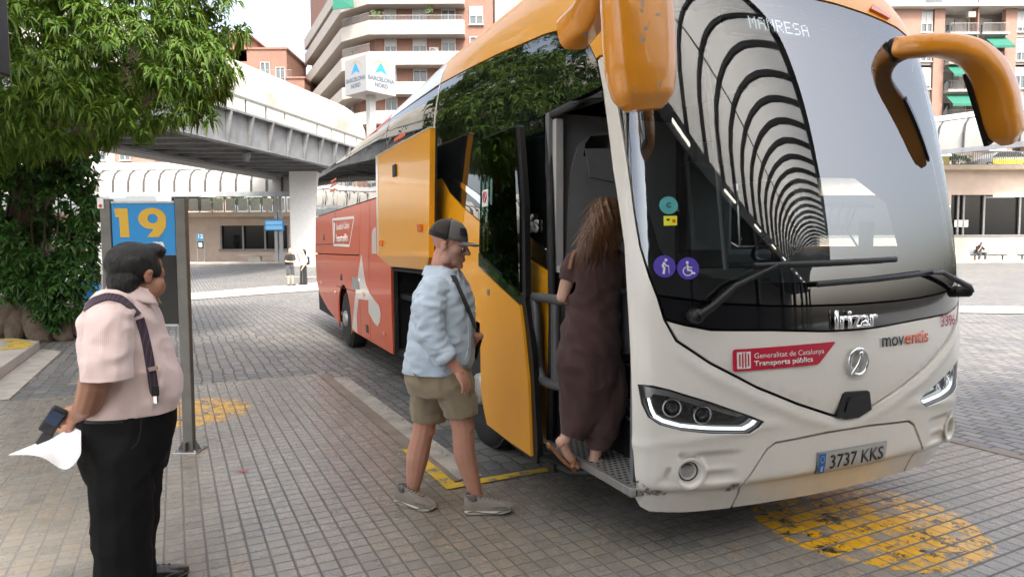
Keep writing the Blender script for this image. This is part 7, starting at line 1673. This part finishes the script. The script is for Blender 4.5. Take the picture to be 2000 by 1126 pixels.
# ------------------------------------------------ small figures far off
M['cloth_white'] = fabric('cloth_white', (.72, .72, .72)); M['cloth_dark'] = fabric('cloth_dark', (.018, .018, .02)); M['cloth_grey'] = fabric('cloth_grey', (.07, .075, .085))
def stander(label, px, py, Y, H, top_m, bot_m, long_=False, f=(.5, -.85, 0), hair_long=False, bag=None, arm=(.1, -.1), group=None):
    z0 = Zy(px, py, Y); root = Vector((Lx(px, Y), Y, z0)); t = person(label, root, group); s = H / 1.75; f = Vector(f).normalized(); l = Vector((-f.y, f.x, 0))
    V = lambda a, b_, c: (f * a + l * b_ + Vector((0, 0, c))) * s
    b = MB(); head(b, V(.02, 0, 1.62), f, s); limb(b, [V(-.02, 0, 1.55), V(-.02, 0, 1.42)], [.055 * s, .07 * s]); limb(b, [V(0, 0, 1.35), V(0, 0, .95)], [.11 * s, .12 * s]); limb(b, [V(0, -.15, 1.38), V(0, .15, 1.38)], [.05 * s, .05 * s])
    for e, (fx_, up_) in zip((-1, 1), arm if isinstance(arm[0], tuple) else (arm, arm)):
        el = V(fx_ * .5 - .03, e * .24, 1.12); wr_ = V(.22 + fx_, e * (.10 if up_ > 0 else .22), .98 + up_); limb(b, [V(0, e * .19, 1.38), el, wr_], [.05 * s, .042 * s, .03 * s]); hand(b, wr_, (wr_ - el), f, .4, e, s)
        limb(b, [V(0, e * .09, .92), V(.02, e * .10, .5), V(0, e * .11, .08)], [.085 * s, .055 * s, .038 * s]); limb(b, [V(-.02, e * .11, .05), V(.16, e * .13, .04)], [.035 * s, .03 * s])
    fuse('body', b, M['skin_fair'], t, .018, 2, color=lambda co: (1, 1, 1))
    b = MB(); ball(b, V(-.005, 0, 1.68), (.105 * s, .09 * s, .085 * s)); 
    if hair_long: limb(b, [V(-.07, 0, 1.66), V(-.10, 0, 1.5), V(-.10, .03, 1.34)], [.08 * s, .07 * s, .04 * s])
    fuse('hair', b, M['hair_black'], t, .02, 2)
    b = MB(); rings(b, [(V(0, 0, .93), .12 * s, .17 * s), (V(0, 0, 1.1), .115 * s, .165 * s), (V(0, 0, 1.3), .125 * s, .19 * s), (V(0, 0, 1.42), .09 * s, .17 * s), (V(0, 0, 1.47), .06 * s, .08 * s)], axis=f)
    for e in (-1, 1): limb(b, [V(0, e * .18, 1.38), V(0, e * .24, 1.18)], [.065 * s, .06 * s])
    fuse('top', b, M[top_m], t, .02, 3)
    b = MB(); rings(b, [(V(0, 0, 1.0), .115 * s, .165 * s), (V(0, 0, .85), .13 * s, .185 * s)], axis=f)
    for e in (-1, 1): limb(b, [V(0, e * .09, .88), V(.01, e * .11, .56 if not long_ else .1)], [.11 * s, (.10 if not long_ else .13) * s])
    fuse('bottoms', b, M[bot_m], t, .02, 3)
    for e in (-1, 1): b = MB(); b.box(V(.06, e * .115, .045), (.12 * s, .11 * s, .09 * s), bev=.03); limb(b, [V(-.03, e * .11, .04), V(.17, e * .13, .035)], [.05 * s, .04 * s]); b.build('shoe', M['shoe_black'], t)
    if bag:
        bg_ = thing('backpack', bag, 'backpack', root + V(-.2, 0, 1.18)); b = MB(); b.box((0, 0, 0), (.2 * s, .3 * s, .42 * s), Matrix.Rotation(math.atan2(f.y, f.x), 3, 'Z'), bev=.06); b.build('bag', M['cloth_dark'], bg_); b = MB(); ball(b, (0, 0, -.08), (.14 * s, .14 * s, .12 * s)); b.build('pocket', M['cloth_dark'], bg_)
    return t
stander('young man in black top and dark shorts standing on the far cobbles', 567, 558, 29.3, 1.68, 'cloth_dark', 'cloth_grey', False, (.75, -.66, 0), False, 'black backpack worn by the young man in shorts', ((.12, .12), (.12, .12)))
stander('young woman in white top and long black skirt raising a hand to her face', 593, 556, 29.6, 1.58, 'cloth_white', 'cloth_dark', True, (-.6, -.8, 0), True, 'black backpack worn by the woman in the white top', ((.05, .55), (0, -.15)))
stander('pedestrian in white clothes on the upper street behind the railing', 529, 412, 55, 1.7, 'cloth_white', 'cloth_white', True, (1, 0, 0), False, None, (.1, -.1))
# hunched man on the metal seats
Y0 = 45.4; p0 = atY(1910, 496, Y0); t = person('man in black sitting hunched with his hand to his face on the metal seats', Vector((p0.x, Y0, relief(0, Y0) + .09)))
f = Vector((.1, -1, 0)).normalized(); l = Vector((-f.y, f.x, 0)); V = lambda a, b_, c: f * a + l * b_ + Vector((0, 0, c))
b = MB(); head(b, V(.26, .02, 1.06), V(.8, .1, -.45), 1.0); limb(b, [V(.2, 0, 1.02), V(.12, 0, .94)], [.055, .07]); limb(b, [V(.1, 0, .9), V(-.02, 0, .55)], [.12, .13])
limb(b, [V(.1, -.2, .9), V(.32, -.25, .66), V(.34, -.04, .98)], [.05, .042, .03]); hand(b, V(.34, -.04, .98), (0, .1, 1), (-1, 0, 0), .5, 1); limb(b, [V(.1, .2, .9), V(.28, .26, .64), V(.46, .08, .62)], [.05, .042, .03]); hand(b, V(.46, .08, .62), (.3, -.9, 0), (0, 0, 1), .4, -1)
for e in (-1, 1): limb(b, [V(0, e * .1, .5), V(.42, e * .2, .48), V(.38, e * .22, .08)], [.09, .06, .04]); limb(b, [V(.36, e * .22, .05), V(.54, e * .26, .04)], [.04, .03])
fuse('body', b, M['skin_fair'], t, .02, 2, color=lambda co: (1, 1, 1))
b = MB(); ball(b, V(.25, .02, 1.13), (.10, .105, .09)); fuse('hair', b, M['hair_black'], t, .02, 2)
b = MB(); limb(b, [V(.12, 0, .93), V(.06, 0, .75), V(-.02, 0, .52)], [.15, .18, .18]); limb(b, [V(.1, -.18, .9), V(.1, .18, .9)], [.085, .085]); limb(b, [V(.1, -.2, .9), V(.24, -.24, .74)], [.07, .065]); limb(b, [V(.1, .2, .9), V(.22, .25, .74)], [.07, .065]); fuse('top', b, M['cloth_dark'], t, .02, 3)
b = MB(); ball(b, V(0, 0, .5), (.18, .18, .14))
for e in (-1, 1): limb(b, [V(0, e * .1, .5), V(.42, e * .2, .48), V(.38, e * .22, .14)], [.11, .085, .08])
fuse('trousers', b, M['cloth_grey'], t, .02, 3)
for e in (-1, 1): b = MB(); limb(b, [V(.34, e * .22, .045), V(.56, e * .27, .04)], [.05, .042]); b.build('shoe', M['cloth_white'], t)

# ================================================================== bay sign 19
t = thing('bay_sign', 'tall bay sign, yellow 19 on blue above a black poster', 'sign', Vector((0, 0, 0)))
YS = 5.35; ks = YS / FPX
M['post_grey'] = mat('post_grey', (.155, .15, .135), .5, .2, var=.12, vscale=7, dirt=((.24, .21, .17), 6, .6, .4))
zt_ = Zy(344, 388, YS); xl, xr = Lx(214, YS), Lx(354, YS); t.location = Vector(((xl + xr) / 2, YS, 0)); hx = (xr - xl) / 2; xr0 = hx
for sx in (-1, 1):
    x = sx * hx + (.02 if sx > 0 else 0)
    b = MB(); b.box((x, 0, zt_ / 2), (.082, .06, zt_), bev=.006); po = b.build('post', M['post_grey'], t)
    b = MB(); b.box((x, 0, .008), (.20, .20, .016), bev=.004); b.build('base_plate', M['steel'], po)
    b = MB()
    for q in (-1, 1): b.add([(x + q * .044, -.004, .016), (x + q * .095, -.004, .016), (x + q * .044, -.004, .10), (x + q * .044, .004, .016), (x + q * .095, .004, .016), (x + q * .044, .004, .10)], [(0, 1, 2), (3, 5, 4), (0, 3, 4, 1), (1, 4, 5, 2), (2, 5, 3, 0)])
    b.box((x, -.055, .05), (.008, .05, .07)); b.build('gusset', M['dark_metal'], po)
    b = MB()
    for q in (-.08, .08):
        for e in (-.08, .08): b.lathe([(.011, 0), (.011, .012), (0, .014)], (x + q, e, .016), n=6)
    b.build('bolt', M['steel'], po)
pw = 2 * hx - .075; z1 = zt_ - .035; zb_ = Zy(280, 498, YS); zc_ = Zy(280, 632, YS)
b = MB(); b.box((.01, .0, (z1 + zb_) / 2), (pw, .04, z1 - zb_ - .002)); pan = b.build('number_panel', M['sign_blue'], t)
b = MB(); b.box((.01, .0, (zc_ + zb_) / 2), (pw, .04, zb_ - zc_ - .002)); pos = b.build('poster_panel', M['poster_black'], t)
b = MB(); b.box((.01, 0, z1 + .008), (pw, .05, .016)); b.box((.01, 0, zc_ - .008), (pw, .05, .014)); b.build('panel_rail', M['alu'], t)
def num(s, px, w_px, y0, y1):
    me = text_mesh(s, 1.0, .035); X_ = [v.co.x for v in me.vertices]; Y_ = [v.co.y for v in me.vertices]
    z_0, z_1 = Zy(px, y1, YS), Zy(px, y0, YS); wd = w_px * ks; cx = Lx(px, YS) - t.location.x
    for v in me.vertices: v.co = (cx + ((v.co.x - min(X_)) / (max(X_) - min(X_)) - .5) * wd, -.0225, z_0 + (v.co.y - min(Y_)) / (max(Y_) - min(Y_)) * (z_1 - z_0))
    return me
def put(me, name, m, par): me.materials.clear(); me.materials.append(m); o = bpy.data.objects.new(name, me); COL.objects.link(o); o.parent = par
def glyph(name, poly, m, par, holes=()):
    """filled outline given in picture-sized units on the panel"""
    rings_ = [poly] + list(holes); V = []; E = []
    for r in rings_: n0 = len(V); V += [Vector(q) for q in r]; E += [(n0 + i, n0 + (i + 1) % len(r)) for i in range(len(r))]
    r = delaunay_2d_cdt(V, E, [], 0, 1e-6); F = []
    Pq = np.array([tuple(q) for q in r[0]])
    for f_ in r[2]:
        c = Pq[list(f_)].mean(0)[None]
        if inpoly(c, poly)[0] and not any(inpoly(c, h)[0] for h in holes): F.append(tuple(f_))
    me = bpy.data.meshes.new(name); me.from_pydata([(Lx(x, YS) - t.location.x, -.0225, Zy(x, y, YS)) for x, y in Pq], [], F); put(me, name, m, par)
one = [(231, 407), (257, 407), (259, 463), (241, 463), (240, 424), (233, 424)]
nine_o = [(303 + 27.5 * math.cos(a), 435.5 + 29.5 * math.sin(a)) for a in np.linspace(math.pi * .62, math.pi * 2.12, 26)]
nine = nine_o + [(328, 449), (320, 463), (294, 463), (307, 446), (296, 444)]
nine = [(331, 432), (330, 443), (325, 452), (316, 463), (293, 463), (306, 447.5), (297, 446.5)] + [(304 + 27 * math.cos(a), 427 + 21 * math.sin(a)) for a in np.linspace(math.pi * .62, math.pi * 2.05, 24)]
nine_h = [(305 + 10 * math.cos(a), 427 + 9 * math.sin(a)) for a in np.linspace(0, 6.2832, 19)[:-1]]
glyph('number', one, M['sign_yellow'], pan); glyph('number', nine, M['sign_yellow'], pan, [nine_h])
put(num('ra', 315, 22, 472, 482), 'lettering', M['sign_white'], pan); put(num('ll', 303, 6, 582, 593), 'lettering', M['sign_white'], pos); put(num('g', 302, 6, 606, 613), 'lettering', M['alu'], pos)
M['notice_red'] = mat('notice_red', (.6, .08, .07), .5)
b = MB(); b.box((-hx - .03, -.034, Zy(208, 397, YS)), (.05, .004, .085)); nt_ = b.build('notice', M['sign_white'], t); b = MB(); b.lathe([(0, 0), (.014, 0), (.014, .002), (0, .002)], (-hx - .03, -.036, Zy(208, 402, YS)), (0, -1, 0)); b.build('pictogram', M['notice_red'], nt_)
# blue tarpaulin glimpsed between the tree roots and the sign
b = MB(); b.box((0, 0, .22), (.5, .35, .44), bev=.05); o = b.build('recycling_crate', M['sign_blue']); o.location = atY(168, 600, 14.5) * Vector((1, 1, 0)) if False else (Lx(165, 14.5), 14.5, .55); tag(o, 'small blue box half hidden between the climber and the man with braces', 'box')
b = MB(); b.box((0, 0, .27), (.55, .4, .55)); o = b.build('stone_block', M['concrete']); o.location = (Lx(165, 14.5), 14.5, 0); tag(o, 'grey stone block under the small blue box beside the tree roots', 'block')
# litter
for i, (x, y, a, m_, c) in enumerate(((474, 920, .3, 'ink_red', 'small dark red leaf lying on the tiles near the sign post'), (346, 700, .1, 'paper', 'scrap of white paper lying on the cobbles behind the sign post'))):
    p = onz(x, y, .006); b = MB(); L = .06 if i == 0 else .09
    b.sheet([[Vector((u * L, v * .018 * (1 - abs(u)), .004 + .006 * abs(u) * (i + 1))) for u in np.linspace(-1, 1, 7)] for v in (-1, 0, 1)]); o = b.build('leaf_litter' if i == 0 else 'paper_scrap', M[m_]); o.location = p; o.rotation_euler = (0, 0, a); tag(o, c, 'leaf' if i == 0 else 'paper')
